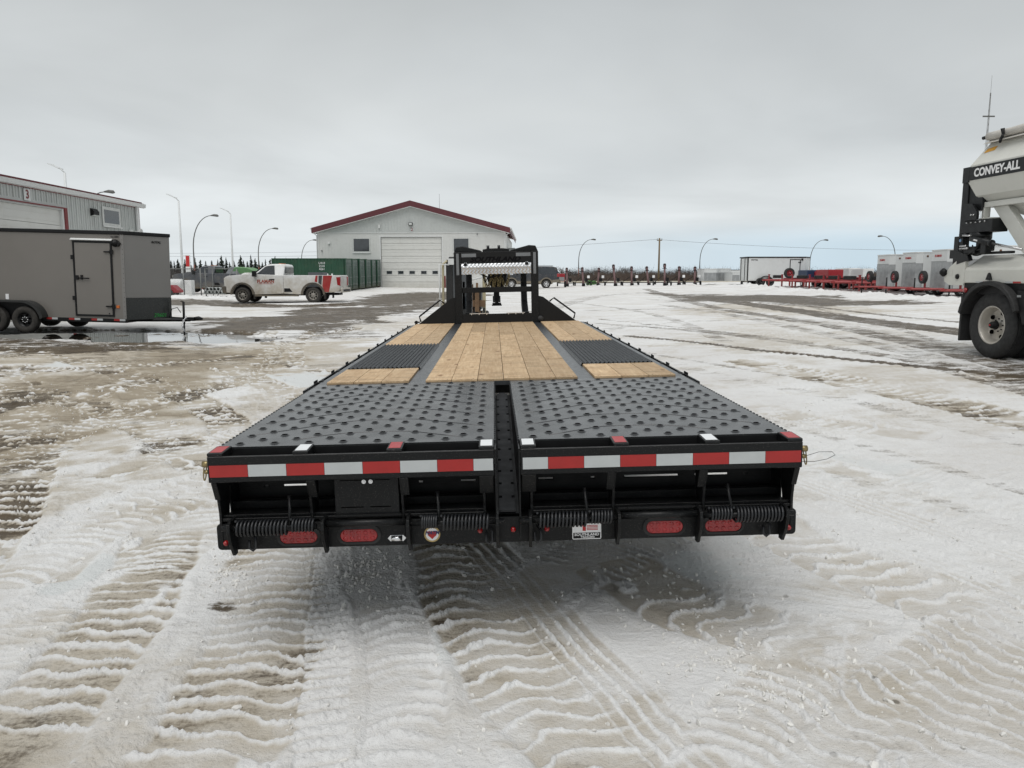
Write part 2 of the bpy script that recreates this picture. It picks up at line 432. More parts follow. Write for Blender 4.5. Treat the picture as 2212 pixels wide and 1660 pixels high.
def wood_mat():
    m = bpy.data.materials.new('new pine planks'); m.use_nodes = True
    t = m.node_tree; N = t.nodes; L = t.links; b = N['Principled BSDF']
    co = N.new('ShaderNodeTexCoord'); oi = N.new('ShaderNodeObjectInfo')
    off = N.new('ShaderNodeVectorMath'); off.operation = 'MULTIPLY_ADD'
    cb = N.new('ShaderNodeCombineXYZ'); L.new(oi.outputs['Random'], cb.inputs[0]); L.new(oi.outputs['Random'], cb.inputs[1]); L.new(oi.outputs['Random'], cb.inputs[2])
    off.inputs[1].default_value = (37, 91, 13); L.new(cb.outputs[0], off.inputs[0]); L.new(co.outputs['Object'], off.inputs[2])
    mp = N.new('ShaderNodeMapping'); mp.inputs['Scale'].default_value = (1, 0.07, 1); L.new(off.outputs[0], mp.inputs[0])
    g = N.new('ShaderNodeTexNoise'); g.inputs['Scale'].default_value = 55; g.inputs['Detail'].default_value = 5; g.inputs['Distortion'].default_value = 0.6
    L.new(mp.outputs[0], g.inputs['Vector'])
    mp2 = N.new('ShaderNodeMapping'); mp2.inputs['Scale'].default_value = (1.3, 0.35, 1); L.new(off.outputs[0], mp2.inputs[0])
    n2 = N.new('ShaderNodeTexNoise'); n2.inputs['Scale'].default_value = 5.5; n2.inputs['Detail'].default_value = 6; n2.inputs['Roughness'].default_value = 0.7; n2.inputs['Distortion'].default_value = 1.2
    L.new(mp2.outputs[0], n2.inputs['Vector'])
    cr = N.new('ShaderNodeValToRGB'); cr.color_ramp.elements[0].position = 0.36; cr.color_ramp.elements[0].color = (0.44, 0.295, 0.165, 1)
    cr.color_ramp.elements[1].position = 0.72; cr.color_ramp.elements[1].color = (0.70, 0.53, 0.335, 1)
    ad = N.new('ShaderNodeMix'); ad.data_type = 'FLOAT'; ad.inputs[0].default_value = 0.55
    L.new(g.outputs[0], ad.inputs[2]); L.new(n2.outputs[0], ad.inputs[3]); L.new(ad.outputs[0], cr.inputs[0])
    # knots
    mp3 = N.new('ShaderNodeMapping'); mp3.inputs['Scale'].default_value = (1, 0.45, 1); L.new(off.outputs[0], mp3.inputs[0])
    vo = N.new('ShaderNodeTexVoronoi'); vo.inputs['Scale'].default_value = 4.6; L.new(mp3.outputs[0], vo.inputs['Vector'])
    kr = N.new('ShaderNodeMapRange'); kr.inputs[1].default_value = 0.05; kr.inputs[2].default_value = 0.13; kr.inputs[3].default_value = 0.75; kr.inputs[4].default_value = 0
    L.new(vo.outputs['Distance'], kr.inputs[0])
    mk = N.new('ShaderNodeMix'); mk.data_type = 'RGBA'; mk.inputs[7].default_value = (0.16, 0.07, 0.03, 1)
    L.new(kr.outputs[0], mk.inputs[0]); L.new(cr.outputs[0], mk.inputs[6])
    # board to board tone
    rr = N.new('ShaderNodeMapRange'); rr.inputs[3].default_value = 0.78; rr.inputs[4].default_value = 1.10; L.new(oi.outputs['Random'], rr.inputs[0])
    mm = N.new('ShaderNodeMix'); mm.data_type = 'RGBA'; mm.blend_type = 'MULTIPLY'; mm.inputs[0].default_value = 1
    L.new(mk.outputs[2], mm.inputs[6]); L.new(rr.outputs[0], mm.inputs[7])
    mpx = N.new('ShaderNodeMapping'); mpx.inputs['Scale'].default_value = (0.28, 1.5, 1); L.new(off.outputs[0], mpx.inputs[0])
    nx_ = N.new('ShaderNodeTexNoise'); nx_.inputs['Scale'].default_value = 11; nx_.inputs['Detail'].default_value = 5; nx_.inputs['Distortion'].default_value = 1.5; nx_.inputs['Roughness'].default_value = 0.65
    L.new(mpx.outputs[0], nx_.inputs['Vector'])
    rx = N.new('ShaderNodeMapRange'); rx.inputs[1].default_value = 0.34; rx.inputs[2].default_value = 0.50; rx.inputs[3].default_value = 0.66; rx.inputs[4].default_value = 1.0
    L.new(nx_.outputs[0], rx.inputs[0])
    mq = N.new('ShaderNodeMix'); mq.data_type = 'RGBA'; mq.blend_type = 'MULTIPLY'; mq.inputs[0].default_value = 1
    L.new(mm.outputs[2], mq.inputs[6]); L.new(rx.outputs[0], mq.inputs[7])
    L.new(mq.outputs[2], b.inputs['Base Color'])
    b.inputs['Roughness'].default_value = 0.62; b.inputs['Specular IOR Level'].default_value = 0.3
    # crosswise saw chatter and raised grain
    mp4 = N.new('ShaderNodeMapping'); mp4.inputs['Scale'].default_value = (0.35, 1, 1); L.new(off.outputs[0], mp4.inputs[0])
    n5 = N.new('ShaderNodeTexNoise'); n5.inputs['Scale'].default_value = 14; n5.inputs['Detail'].default_value = 4; L.new(mp4.outputs[0], n5.inputs['Vector'])
    a5 = N.new('ShaderNodeMath'); a5.operation = 'ADD'; L.new(n5.outputs[0], a5.inputs[0]); L.new(g.outputs[0], a5.inputs[1])
    bp = N.new('ShaderNodeBump'); bp.inputs['Strength'].default_value = 0.35; bp.inputs['Distance'].default_value = 0.006
    L.new(a5.outputs[0], bp.inputs['Height']); L.new(bp.outputs[0], b.inputs['Normal'])
    return m
WOOD = wood_mat()
# ================================================================ GROUND
def ground_mat():
    m = bpy.data.materials.new('trodden snow and mud'); m.use_nodes = True
    t = m.node_tree; N = t.nodes; L = t.links; b = N['Principled BSDF']
    def A(n):
        a = N.new('ShaderNodeAttribute'); a.attribute_name = n; return a.outputs['Fac']
    geo = N.new('ShaderNodeNewGeometry')
    def noise(scale, det=6, rough=0.6, dist=0.0, sc=(1, 1, 1)):
        mp = N.new('ShaderNodeMapping'); mp.inputs['Scale'].default_value = sc; L.new(geo.outputs['Position'], mp.inputs[0])
        n = N.new('ShaderNodeTexNoise'); n.inputs['Scale'].default_value = scale; n.inputs['Detail'].default_value = det
        n.inputs['Roughness'].default_value = rough; n.inputs['Distortion'].default_value = dist
        L.new(mp.outputs[0], n.inputs['Vector']); return n.outputs[0]
    def math_(op, a, b_, clamp=False):
        n = N.new('ShaderNodeMath'); n.operation = op; n.use_clamp = clamp
        for i, q in enumerate((a, b_)):
            if isinstance(q, (int, float)): n.inputs[i].default_value = q
            else: L.new(q, n.inputs[i])
        return n.outputs[0]
    def mrange(a, lo, hi, o0=0.0, o1=1.0):
        n = N.new('ShaderNodeMapRange'); n.interpolation_type = 'SMOOTHSTEP'
        n.inputs[1].default_value = lo; n.inputs[2].default_value = hi; n.inputs[3].default_value = o0; n.inputs[4].default_value = o1
        L.new(a, n.inputs[0]); return n.outputs[0]
    def mix(f, a, b_):
        n = N.new('ShaderNodeMix'); n.data_type = 'RGBA'
        L.new(f, n.inputs[0])
        for i, q in ((6, a), (7, b_)):
            if isinstance(q, tuple): n.inputs[i].default_value = (*q, 1)
            else: L.new(q, n.inputs[i])
        return n.outputs[2]
    mud = A('mud'); crest0 = A('crest'); slush = A('slush'); ice = A('ice'); field = A('field')
    n_s = noise(9, 8, 0.68, 0.3); n_m = noise(2.6, 7, 0.62); n_f = noise(48, 5, 0.6); n_b = noise(0.55, 6, 0.6)
    # dirty snow: white snow stained beige and faint pink brown
    st = math_('ADD', math_('MULTIPLY', math_('SUBTRACT', n_m, 0.5), 1.3), math_('MULTIPLY', math_('SUBTRACT', n_s, 0.5), 1.0))
    n_st = noise(1.3, 6, 0.65, 0.2, (0.45, 1.7, 1)); n_s2 = noise(7.0, 5, 0.7, 0.2, (0.5, 1.5, 1))
    st = math_('ADD', st, math_('ADD', math_('MULTIPLY', math_('SUBTRACT', n_st, 0.48), 1.3), math_('MULTIPLY', math_('SUBTRACT', n_s2, 0.5), 0.7)))
    sl = math_('ADD', math_('SUBTRACT', slush, math_('MULTIPLY', math_('SUBTRACT', crest0, 0.3), 0.33)), math_('MULTIPLY', st, 0.5))
    snow = mix(mrange(n_b, 0.35, 0.65), (0.69, 0.685, 0.675), (0.765, 0.77, 0.765))
    c = mix(mrange(sl, 0.05, 0.85), snow, (0.485, 0.440, 0.365))
    c = mix(mrange(sl, 0.80, 1.25), c, (0.34, 0.292, 0.222))
    c = mix(mrange(ice, 0.2, 0.9), c, (0.66, 0.68, 0.675))
    crest = A('crest')
    mn_ = math_('ADD', math_('MULTIPLY', math_('SUBTRACT', n_s2, 0.5), 2.4), math_('ADD', math_('MULTIPLY', math_('SUBTRACT', n_st, 0.5), 1.8), math_('MULTIPLY', math_('SUBTRACT', n_f, 0.5), 1.8)))
    md = math_('MULTIPLY', mud, math_('ADD', math_('SUBTRACT', 1.0, math_('MULTIPLY', crest, 0.55)), mn_))
    mudc = mix(mrange(n_m, 0.3, 0.7), (0.060, 0.045, 0.029), (0.130, 0.102, 0.068))
    c = mix(mrange(md, 0.26, 0.80), c, mudc)
    # specks of gravel and grit
    vo = N.new('ShaderNodeTexVoronoi'); vo.inputs['Scale'].default_value = 5.5; L.new(geo.outputs['Position'], vo.inputs['Vector'])
    sp = math_('MULTIPLY', mrange(vo.outputs['Distance'], 0.05, 0.11, 1, 0), mrange(noise(1.1, 3), 0.52, 0.66))
    c = mix(math_('MULTIPLY', sp, 0.75), c, (0.10, 0.085, 0.06))
    c = mix(mrange(field, 0.3, 0.7), c, mix(mrange(noise(0.12, 6), 0.42, 0.6), (0.30, 0.25, 0.16), (0.62, 0.60, 0.55)))
    L.new(c, b.inputs['Base Color'])
    # meltwater makes the dirt shine
    ro = N.new('ShaderNodeMix'); ro.data_type = 'FLOAT'; ro.inputs[2].default_value = 0.78; ro.inputs[3].default_value = 0.42
    L.new(mrange(md, 0.45, 0.9), ro.inputs[0]); L.new(ro.outputs[0], b.inputs['Roughness'])
    b.inputs['Specular IOR Level'].default_value = 0.25
    h = math_('ADD', math_('MULTIPLY', n_s, 0.50), math_('MULTIPLY', n_f, 0.40))
    h = math_('ADD', h, math_('MULTIPLY', noise(150, 4, 0.7), 0.20))
    bp = N.new('ShaderNodeBump'); bp.inputs['Strength'].default_value = 0.75; bp.inputs['Distance'].default_value = 0.05
    L.new(h, bp.inputs['Height']); L.new(bp.outputs[0], b.inputs['Normal'])
    return m
GROUND = ground_mat()

# --- tyre tracks: list of (points in photograph pixels, half width m, kind, lug spacing m, depth m, mud)
TRACKS = [
 ([(985, 1150), (1000, 1250), (1078, 1380), (1180, 1500), (1310, 1650)], .27, 'lug', .125, .034, .52),
 ([(1020, 1130), (1044, 1175), (1160, 1300), (1300, 1450), (1458, 1613), (1540, 1700)], .135, 'rib', .07, .024, .36),
 ([(620, 1150), (598, 1202), (581, 1346), (530, 1480), (440, 1640)], .29, 'lug', .118, .034, .46),
 ([(716, 1190), (711, 1290), (700, 1483), (690, 1660)], .10, 'brick', .085, .022, .10),
 ([(350, 1180), (290, 1290), (171, 1435), (40, 1600)], .25, 'lug', .13, .034, .46),
 ([(1690, 1150), (1730, 1180), (1867, 1243), (2140, 1345), (2300, 1400)], .26, 'lug', .17, .022, .26),
 ([(1440, 1290), (1500, 1320), (1663, 1366), (1884, 1431), (2000, 1460)], .26, 'lug', .15, .022, .32),
 ([(1748, 1107), (1900, 1170), (2212, 1295), (2400, 1370)], .14, 'rib', .07, .015, .12),
 ([(1740, 1660), (1800, 1570), (1930, 1480), (2100, 1380), (2250, 1290)], .2, 'lug', .11, .012, .25),
 ([(2050, 1660), (2090, 1520), (2180, 1420), (2300, 1340)], .22, 'lug', .11, .012, .30),
 ([(860, 1640), (880, 1500), (860, 1380), (820, 1290)], .16, 'fine', .10, .02, .12),
 ([(1560, 1640), (1620, 1540), (1760, 1430)], .18, 'fine', .09, .02, .22),
 ([(140, 1190), (230, 1120), (380, 1060), (520, 1020)], .26, 'lug', .17, .026, .30),
 ([(640, 1010), (760, 960), (830, 915)], .26, 'fine', .12, .02, .22),
 ([(1500, 905), (1640, 960), (1800, 1010)], .22, 'fine', .12, .02, .22),
 ([(34, 800), (45, 870), (52, 960), (28, 1060), (-60, 1180)], .30, 'lug', .20, .045, .75),
 ([(-100, 740), (103, 768), (273, 812), (393, 853), (480, 900), (530, 960)], .26, 'lug', .2, .045, .70),
 ([(495, 800), (632, 850), (700, 880)], .26, 'lug', .2, .04, .5),
 ([(190, 860), (250, 835), (300, 850), (310, 880), (240, 905)], .3, 'fine', .09, .03, .5),
 ([(60, 1010), (160, 930), (330, 870), (470, 838), (560, 800), (590, 760), (640, 735), (760, 712)], .25, 'lug', .18, .035, .55),
 ([(300, 1000), (420, 960), (560, 930), (700, 905)], .25, 'fine', .1, .03, .40),
 ([(0, 1260), (150, 1180), (300, 1120), (460, 1075)], .25, 'fine', .11, .025, .32),
 ([(330, 1230), (420, 1150), (470, 1100)], .25, 'fine', .11, .02, .22),
 ([(1240, 1230), (1330, 1180), (1440, 1140)], .3, 'fine', .07, .015, .10),
 ([(1418, 634), (1637, 660), (1850, 690), (2075, 717), (2300, 742)], .62, 'rut', .2, .05, .80),
 ([(1395, 625), (1505, 656), (1768, 700), (1990, 745), (2212, 800), (2400, 850)], .34, 'rut', .2, .04, .50),
 ([(1440, 660), (1600, 684), (1780, 722), (1960, 760), (2212, 830)], .28, 'rut', .2, .035, .38),
 ([(1365, 726), (1500, 740), (1637, 757), (1900, 783), (2212, 814)], .14, 'rut', .2, .05, .75),
 ([(1300, 700), (1500, 715), (1800, 752), (2100, 800), (2300, 840)], .22, 'rut', .2, .03, .42),
 ([(1650, 790), (1850, 830), (2080, 880), (2300, 935)], .38, 'fine', .16, .035, .60),
 ([(1640, 880), (1760, 910), (1900, 930)], .25, 'fine', .12, .03, .30),
 ([(1700, 1000), (1850, 1040), (2050, 1090), (2300, 1170)], .10, 'rut', .12, .02, .26),
 ([(1480, 1000), (1700, 1085), (1960, 1160), (2250, 1250)], .10, 'rut', .12, .02, .16),
 ([(1240, 655), (1350, 668), (1450, 690), (1560, 735)], .2, 'rut', .2, .03, .35),
 ([(1400, 600.0 + 32), (1300, 640), (1230, 655), (1160, 675)], .5, 'rut', .2, .03, .35),
 ([(1600, 640), (1800, 668), (2000, 690), (2212, 706)], .22, 'rut', .2, .03, .5),
 ([(1300, 690), (1600, 722), (1900, 768), (2212, 850)], .10, 'rut', .2, .02, .42),
 ([(1380, 760), (1620, 800), (1900, 850), (2212, 925)], .08, 'rut', .2, .02, .38),
 ([(1450, 850), (1700, 920), (2000, 1000), (2300, 1090)], .09, 'rut', .2, .02, .30),
 ([(1700, 650), (1900, 700), (2060, 750), (2212, 790)], .12, 'rut', .2, .02, .40),
 ([(1780, 1060), (1950, 1120), (2250, 1215)], .14, 'rib', .07, .014, .15),
 ([(620, 690), (580, 730), (600, 775), (680, 800)], .16, 'fine', .2, .03, .6),
 ([(700, 700), (650, 735), (640, 790)], .16, 'fine', .2, .03, .5),
 ([(1250, 720), (1420, 700), (1650, 690), (1900, 705)], .3, 'rut', .2, .03, .30),
 ([(1300, 670), (1500, 668), (1720, 690), (2000, 735), (2212, 770)], .35, 'rut', .2, .03, .35),
 ([(1500, 800), (1750, 850), (2000, 905), (2300, 980)], .16, 'rut', .2, .03, .28),
 ([(1320, 745), (1480, 790), (1640, 850)], .14, 'rut', .2, .02, .25),
 ([(-50, 795), (150, 800), (330, 790), (480, 775)], .3, 'fine', .14, .03, .6),
 ([(60, 850), (200, 880), (340, 930), (420, 985)], .28, 'lug', .18, .035, .55),
 ([(380, 650), (600, 662), (800, 655), (1000, 640)], 1.5, 'rut', .2, .04, .8),
 ([(470, 690), (700, 690), (860, 668), (1000, 652)], 1.0, 'rut', .2, .04, .7),
]
# --- patches: (x, y, rx, ry in photograph pixels, strength, layer)
PATCHES = [
 (640, 695, 195, 30, 1.4, 'mud'), (760, 672, 180, 16, 1.1, 'mud'), (560, 652, 260, 6, .6, 'mud'), (900, 640, 150, 14, 1.3, 'mud'), (870, 655, 120, 8, 1.0, 'mud'), (420, 655, 60, 8, 1.1, 'mud'),
 (140, 752, 300, 15, 1.2, 'mud'), (420, 757, 180, 12, .5, 'mud'), (-60, 735, 200, 24, 1.0, 'mud'), (20, 880, 45, 45, 1.0, 'mud'), (30, 1010, 60, 70, .55, 'mud'), (300, 735, 300, 40, .7, 'mud'),
 (350, 965, 75, 20, .72, 'mud'), (150, 905, 120, 40, .35, 'mud'), (230, 800, 130, 30, .3, 'mud'), (720, 790, 90, 12, .4, 'mud'), (520, 800, 120, 20, .3, 'mud'),
 (800, 945, 70, 12, .35, 'mud'), (480, 1310, 40, 14, .75, 'mud'), (300, 1270, 60, 26, .35, 'mud'), (400, 1370, 80, 40, .22, 'mud'), (870, 735, 60, 8, .3, 'mud'),
 (1640, 645, 240, 14, 1.3, 'mud'), (1850, 655, 260, 8, 1.1, 'mud'), (1500, 640, 110, 10, .6, 'mud'), (1200, 647, 90, 6, .3, 'mud'), (1600, 668, 130, 7, .35, 'mud'),
 (2170, 890, 110, 14, .3, 'mud'), (1510, 1320, 60, 18, .22, 'mud'), (1180, 1590, 60, 22, .2, 'mud'), (1800, 1440, 90, 22, .25, 'mud'),
 (240, 1500, 160, 60, .12, 'mud'), (1900, 1600, 90, 40, .3, 'mud'),
 (180, 830, 200, 60, .42, 'mud'), (380, 780, 260, 26, .45, 'mud'), (330, 900, 170, 40, .38, 'mud'), (90, 940, 110, 60, .42, 'mud'), (560, 880, 120, 26, .3, 'mud'), (720, 860, 110, 22, .28, 'mud'), (360, 1270, 90, 30, .4, 'mud'), (390, 1360, 80, 26, .35, 'mud'), (460, 1130, 70, 14, .2, 'mud'), (250, 830, 380, 120, 1.15, 'slush'), (60, 960, 130, 90, 1.2, 'slush'), (200, 770, 330, 26, .9, 'slush'), (620, 760, 230, 40, .6, 'slush'), (330, 1010, 200, 50, .5, 'slush'), (1650, 740, 330, 40, .4, 'slush'), (1900, 820, 280, 50, .4, 'slush'), (1700, 670, 300, 25, .5, 'slush'), (900, 700, 180, 24, .4, 'slush'), (700, 725, 160, 14, .6, 'mud'), (200, 715, 240, 12, .7, 'mud'), (480, 820, 160, 26, .35, 'mud'), (60, 800, 90, 30, .4, 'mud'), (700, 820, 160, 90, .5, 'slush'), (1050, 1500, 160, 120, .18, 'slush'), (1300, 1560, 220, 130, .5, 'slush'), (1120, 1300, 120, 110, .45, 'slush'),
 (520, 1420, 160, 160, .35, 'slush'), (150, 1350, 200, 120, .3, 'slush'), (1900, 1260, 250, 60, .3, 'slush'), (2000, 1500, 260, 120, .4, 'slush'), (1720, 1380, 200, 80, .35, 'slush'),
 (2000, 900, 260, 60, .3, 'slush'), (1800, 720, 300, 50, .3, 'slush'), (350, 960, 200, 60, .35, 'slush'), (800, 620, 900, 12, .2, 'slush'), (1850, 1060, 300, 50, .25, 'slush'), (60, 1100, 120, 120, .5, 'slush'),
 (450, 1080, 190, 60, 1.0, 'ice'), (640, 820, 90, 22, 1.0, 'ice'), (190, 1240, 90, 60, .8, 'ice'), (1480, 1230, 150, 40, .8, 'ice'), (1600, 960, 160, 30, .6, 'ice'), (900, 1400, 130, 80, .6, 'ice'),
 (1830, 1010, 180, 40, .6, 'ice'), (420, 1500, 70, 90, .5, 'ice'), (130, 790, 50, 14, .7, 'ice'), (1600, 1180, 120, 50, .5, 'ice'), (560, 960, 90, 40, .5, 'ice'), (2050, 640, 150, 5, .5, 'ice'),
]
PUDDLE_Z = 0.128
def puddle_mask(x, y):
    out = np.full_like(x, -9.0)
    for (cx_, cy_, rx, ry) in ((-11.8, 21.0, 3.6, 1.9), (-8.8, 20.1, 2.4, 1.8), (-7.0, 19.2, 1.4, 1.1)):
        out = np.maximum(out, 1 - ((x - cx_) / rx) ** 2 - ((y - cy_) / ry) ** 2)
    return out

def spline(pts, step=0.3):
    P = [np.array(p, float) for p in pts]; P = [2 * P[0] - P[1]] + P + [2 * P[-1] - P[-2]]
    out = []
    for i in range(1, len(P) - 2):
        n = max(2, min(24, int(np.linalg.norm(P[i + 1] - P[i]) / step)))
        for k in range(n):
            t = k / n
            out.append(0.5 * (2 * P[i] + (P[i + 1] - P[i - 1]) * t + (2 * P[i - 1] - 5 * P[i] + 4 * P[i + 1] - P[i + 2]) * t * t + (-P[i - 1] + 3 * P[i] - 3 * P[i + 1] + P[i + 2]) * t ** 3))
    out.append(P[-2]); return np.array(out)

def ground_detail(x, y):
    """height of the worn surface above the lie of the land, and the layers that colour it"""
    r = np.hypot(x, y)
    h = np.zeros_like(x); mud = np.zeros_like(x); slush = np.zeros_like(x); ice = np.zeros_like(x); flat = np.zeros_like(x); crest = np.zeros_like(x)
    for (px, py, rx, ry, s, lay) in PATCHES:
        cx_, cy_ = gp(px, py)
        ex = abs(gp(px + rx, py)[0] - cx_)
        ey = max(abs(gp(px, py + ry)[1] - cy_), abs(gp(px, max(py - ry, 606))[1] - cy_) * 0.6)
        sel = (np.abs(x - cx_) < ex * 1.8) & (np.abs(y - cy_) < ey * 1.8)
        if not sel.any(): continue
        X, Y = x[sel], y[sel]
        d = np.sqrt(((X - cx_) / ex) ** 2 + ((Y - cy_) / ey) ** 2) + 0.75 * fbm(X * 1.6 / max(.3, ex), Y * 2.6 / max(.25, ey), 4, int(px) % 97) + 0.45 * fbm(X * 1.2, Y * 2.2, 4, 7 + int(px) % 89)
        v = s * ss(1.15, 0.45, d)
        tgt = {'mud': mud, 'slush': slush, 'ice': ice}[lay]
        tgt[sel] = np.maximum(tgt[sel], v)
    # broad unevenness
    h += 0.03 * fbm(x * 0.25, y * 0.25, 3, 5) * ss(3, 10, r) + 0.009 * fbm(x * 1.1, y * 1.1, 3, 8)
    near = ss(16, 7, r)
    mid = ss(70, 25, r)
    rough = np.clip(0.55 + 1.2 * fbm(x * 0.45, y * 0.45, 3, 21), 0.08, 1.3) * (1 - 0.85 * np.clip(ice, 0, 1))
    # crumbled snow: rounded lumps with sharp creases between
    w = 0.35 * fbm(x * 3, y * 3, 2, 31)
    lump = np.abs(perlin(x * 5.5 + w, y * 6.5 + w, 41)) * 0.6 + np.abs(perlin(x * 12 - w, y * 14 + w, 42)) * 0.3
    # fine bars left by tread blocks, everywhere the yard was driven over
    wx = 0.5 * fbm(x * 1.3, y * 1.3, 2, 32); dirn = 0.35 * perlin(x * 0.25, y * 0.25, 37)
    yy_ = y + dirn * x + 0.12 * wx
    b1 = perlin(x * 2.6 + wx * 2, yy_ * 10.5, 45); b2 = perlin(x * 5.5 - wx * 2, yy_ * 21.0, 46)
    bars = np.clip(1 - 2.6 * np.abs(b1), 0, 1) ** 1.5 * 0.7 + np.clip(1 - 2.6 * np.abs(b2), 0, 1) ** 1.5 * 0.35
    bm = np.clip(0.45 + 1.3 * fbm(x * 0.5, y * 0.5, 3, 47), 0, 1.1) * (1 - 0.9 * np.clip(ice, 0, 1)) * np.where(r < 30, 1.0, 0.6)
    h += 0.013 * bars * bm * ss(34, 16, r)
    crest = np.clip(bars * bm * 1.1, 0, 1)
    h += 0.019 * lump * rough * (0.35 + 0.65 * mid) * (r < 70)
    h += 0.013 * np.abs(perlin(x * 26, y * 29, 43)) * rough * near
    h += 0.005 * perlin(x * 60, y * 66, 44) * rough * ss(8, 4, r)
    # wind and melt streaks across the yard
    h += 0.012 * fbm(x * 0.9, y * 4.0, 4, 51) * ss(6, 12, r) * mid
    slush = np.maximum(slush, 0.36 * np.clip(0.25 + 1.4 * fbm(x * 0.3, y * 0.7, 4, 61), 0, 1) * (1 - ice))
    mud = np.maximum(mud, 0.32 * np.clip(fbm(x * 0.16, y * 0.5, 4, 62) * 2.2 - 0.55, 0, 1) * ss(10, 25, r))
    for ti, (pp, hw, kind, sp, dep, md) in enumerate(TRACKS):
        wp = spline([gp(*q) for q in pp])
        mn = wp.min(0) - hw * 2.2; mx = wp.max(0) + hw * 2.2
        idx = np.nonzero((x > mn[0]) & (x < mx[0]) & (y > mn[1]) & (y < mx[1]))[0]
        if len(idx) == 0: continue
        X, Y = x[idx], y[idx]
        best = np.full(len(idx), 1e9); S = np.zeros(len(idx)); Dd = np.zeros(len(idx)); acc = 0.0
        for a, b_ in zip(wp[:-1], wp[1:]):
            e = b_ - a; Ls = np.hypot(*e)
            if Ls < 1e-6: continue
            e = e / Ls
            s_ = np.clip((X - a[0]) * e[0] + (Y - a[1]) * e[1], 0, Ls)
            qx = X - a[0] - s_ * e[0]; qy = Y - a[1] - s_ * e[1]
            dd = np.hypot(qx, qy); k = dd < best
            best[k] = dd[k]; S[k] = acc + s_[k]; Dd[k] = (qx * e[1] - qy * e[0])[k]
            acc += Ls
        ok = best < hw * 2.2
        idx = idx[ok]; S = S[ok]; Dd = Dd[ok]; X = X[ok]; Y = Y[ok]; best = best[ok]
        wob = hw * 0.16 * perlin(S * 2.3, S * 0 + ti * 3.3, 70 + ti)
        q = (Dd + wob + hw * 0.07 * fbm(X * 9, Y * 9, 2, 72)) / hw
        aq = np.abs(q)
        inn = ss(1.05, 0.88, aq)
        wear = np.clip(0.80 + 1.7 * fbm(X * 0.8, Y * 0.8, 4, 80 + ti), 0.08, 1.25)
        nz_ = perlin(X * 5, Y * 5, 90 + ti) * 0.16 + perlin(X * 18, Y * 18, 91 + ti) * 0.07
        if kind == 'lug':
            ph = S / sp + 0.30 * np.sin(q * 2.4 + 0.4) + 0.16 * np.sin(q * 5.2 + ti) + nz_ * (1.2 + 0.8 * aq)
            tri = 1 - np.abs(2 * (ph - np.floor(ph)) - 1)
            ridge = ss(0.70, 0.97, tri) * np.clip(0.95 + 0.7 * perlin(X * 4.5, Y * 4.5, 99), 0.35, 1.4)
        elif kind == 'brick':
            ph = S / sp + nz_ * 0.6
            tri = 1 - np.abs(2 * (ph - np.floor(ph)) - 1)
            ridge = ss(0.25, 0.55, tri)
        elif kind == 'fine':
            ph = S / sp + 0.7 * q * q + nz_ * 1.6
            tri = 1 - np.abs(2 * (ph - np.floor(ph)) - 1)
            ridge = ss(0.4, 0.9, tri) * np.clip(0.6 + 1.4 * perlin(X * 3, Y * 3, 98), 0, 1.2)
        elif kind == 'rib':
            tri = 1 - np.abs(2 * ((q * 2.0 + 0.5) - np.floor(q * 2.0 + 0.5)) - 1)
            ridge = ss(0.50, 0.95, tri) * (0.9 + 0.25 * perlin(S * 30, q * 3, 97))
            ridge = np.maximum(ridge, 0)
        else:
            ridge = 0.4 * np.clip(perlin(X * 3, Y * 8, 96) + 0.2, 0, 1)
        fade = 1.0 if kind in ('rut',) else 1.0
        old = h[idx]
        base_in = old * 0.25
        dep = dep * 0.36
        prof = (-dep + dep * 1.3 * ridge * wear) * fade
        crumb = 0.016 * np.abs(perlin(X * 24, Y * 24, 95)) * ridge + 0.004 * perlin(X * 50, Y * 50, 93) * ridge
        newin = base_in + prof * wear + crumb
        crest[idx] = crest[idx] * (1 - inn) + inn * np.clip(ridge, 0, 1)
        hnew = old * (1 - inn) + newin * inn
        berm = np.exp(-((aq - 1.18) / 0.16) ** 2) * dep * (0.35 + 0.9 * np.abs(perlin(X * 6, Y * 6, 94))) * wear
        h[idx] = hnew + berm
        mm = inn * md * (1.25 if kind == 'rut' else 1.0) * (wear if kind != 'rut' else 0.9 + 0.25 * wear) * (1 - 0.75 * ridge)
        if kind in ('lug', 'fine', 'rib', 'brick'):
            slush[idx] = np.maximum(slush[idx], mm * 1.15)
            slush[idx] *= (1 - 0.7 * ridge * inn)
            mud[idx] = np.maximum(mud[idx], np.clip(mm - 0.18, 0, 1) * 1.1)
        else:
            mud[idx] = np.maximum(mud[idx], mm)
        ice[idx] *= (1 - inn)
    # ploughed snow bank beside the parked trailers, with loose heaps
    for (pts, wd, hh) in (([(19.0, 70), (18.6, 60), (18.4, 50), (18.2, 42), (18.6, 35), (19.5, 29)], 1.1, 0.17), ([(-30, 47.2), (-18, 46.8), (-12, 47.2)], 1.2, 0.15), ([(2, 84), (12, 83), (24, 80), (32, 76)], 1.6, 0.22), ([(26, 61), (22, 61), (19, 62)], 1.2, .12)):
        wp = spline(pts, 1.0)
        d = np.full_like(x, 1e9)
        for a, b_ in zip(wp[:-1], wp[1:]):
            e = b_ - a; L2 = (e ** 2).sum()
            s_ = np.clip(((x - a[0]) * e[0] + (y - a[1]) * e[1]) / L2, 0, 1)
            d = np.minimum(d, np.hypot(x - a[0] - s_ * e[0], y - a[1] - s_ * e[1]))
        k = np.exp(-(d / wd) ** 2) * (r > 12)
        h += hh * k * np.clip(0.65 + 1.1 * fbm(x * 0.8, y * 0.8, 3, 77), 0.1, 1.6) + k * 0.16 * np.abs(perlin(x * 2.6, y * 2.6, 78))
        mud *= (1 - np.clip(k * 1.2, 0, 1)); slush *= (1 - 0.6 * np.clip(k, 0, 1))
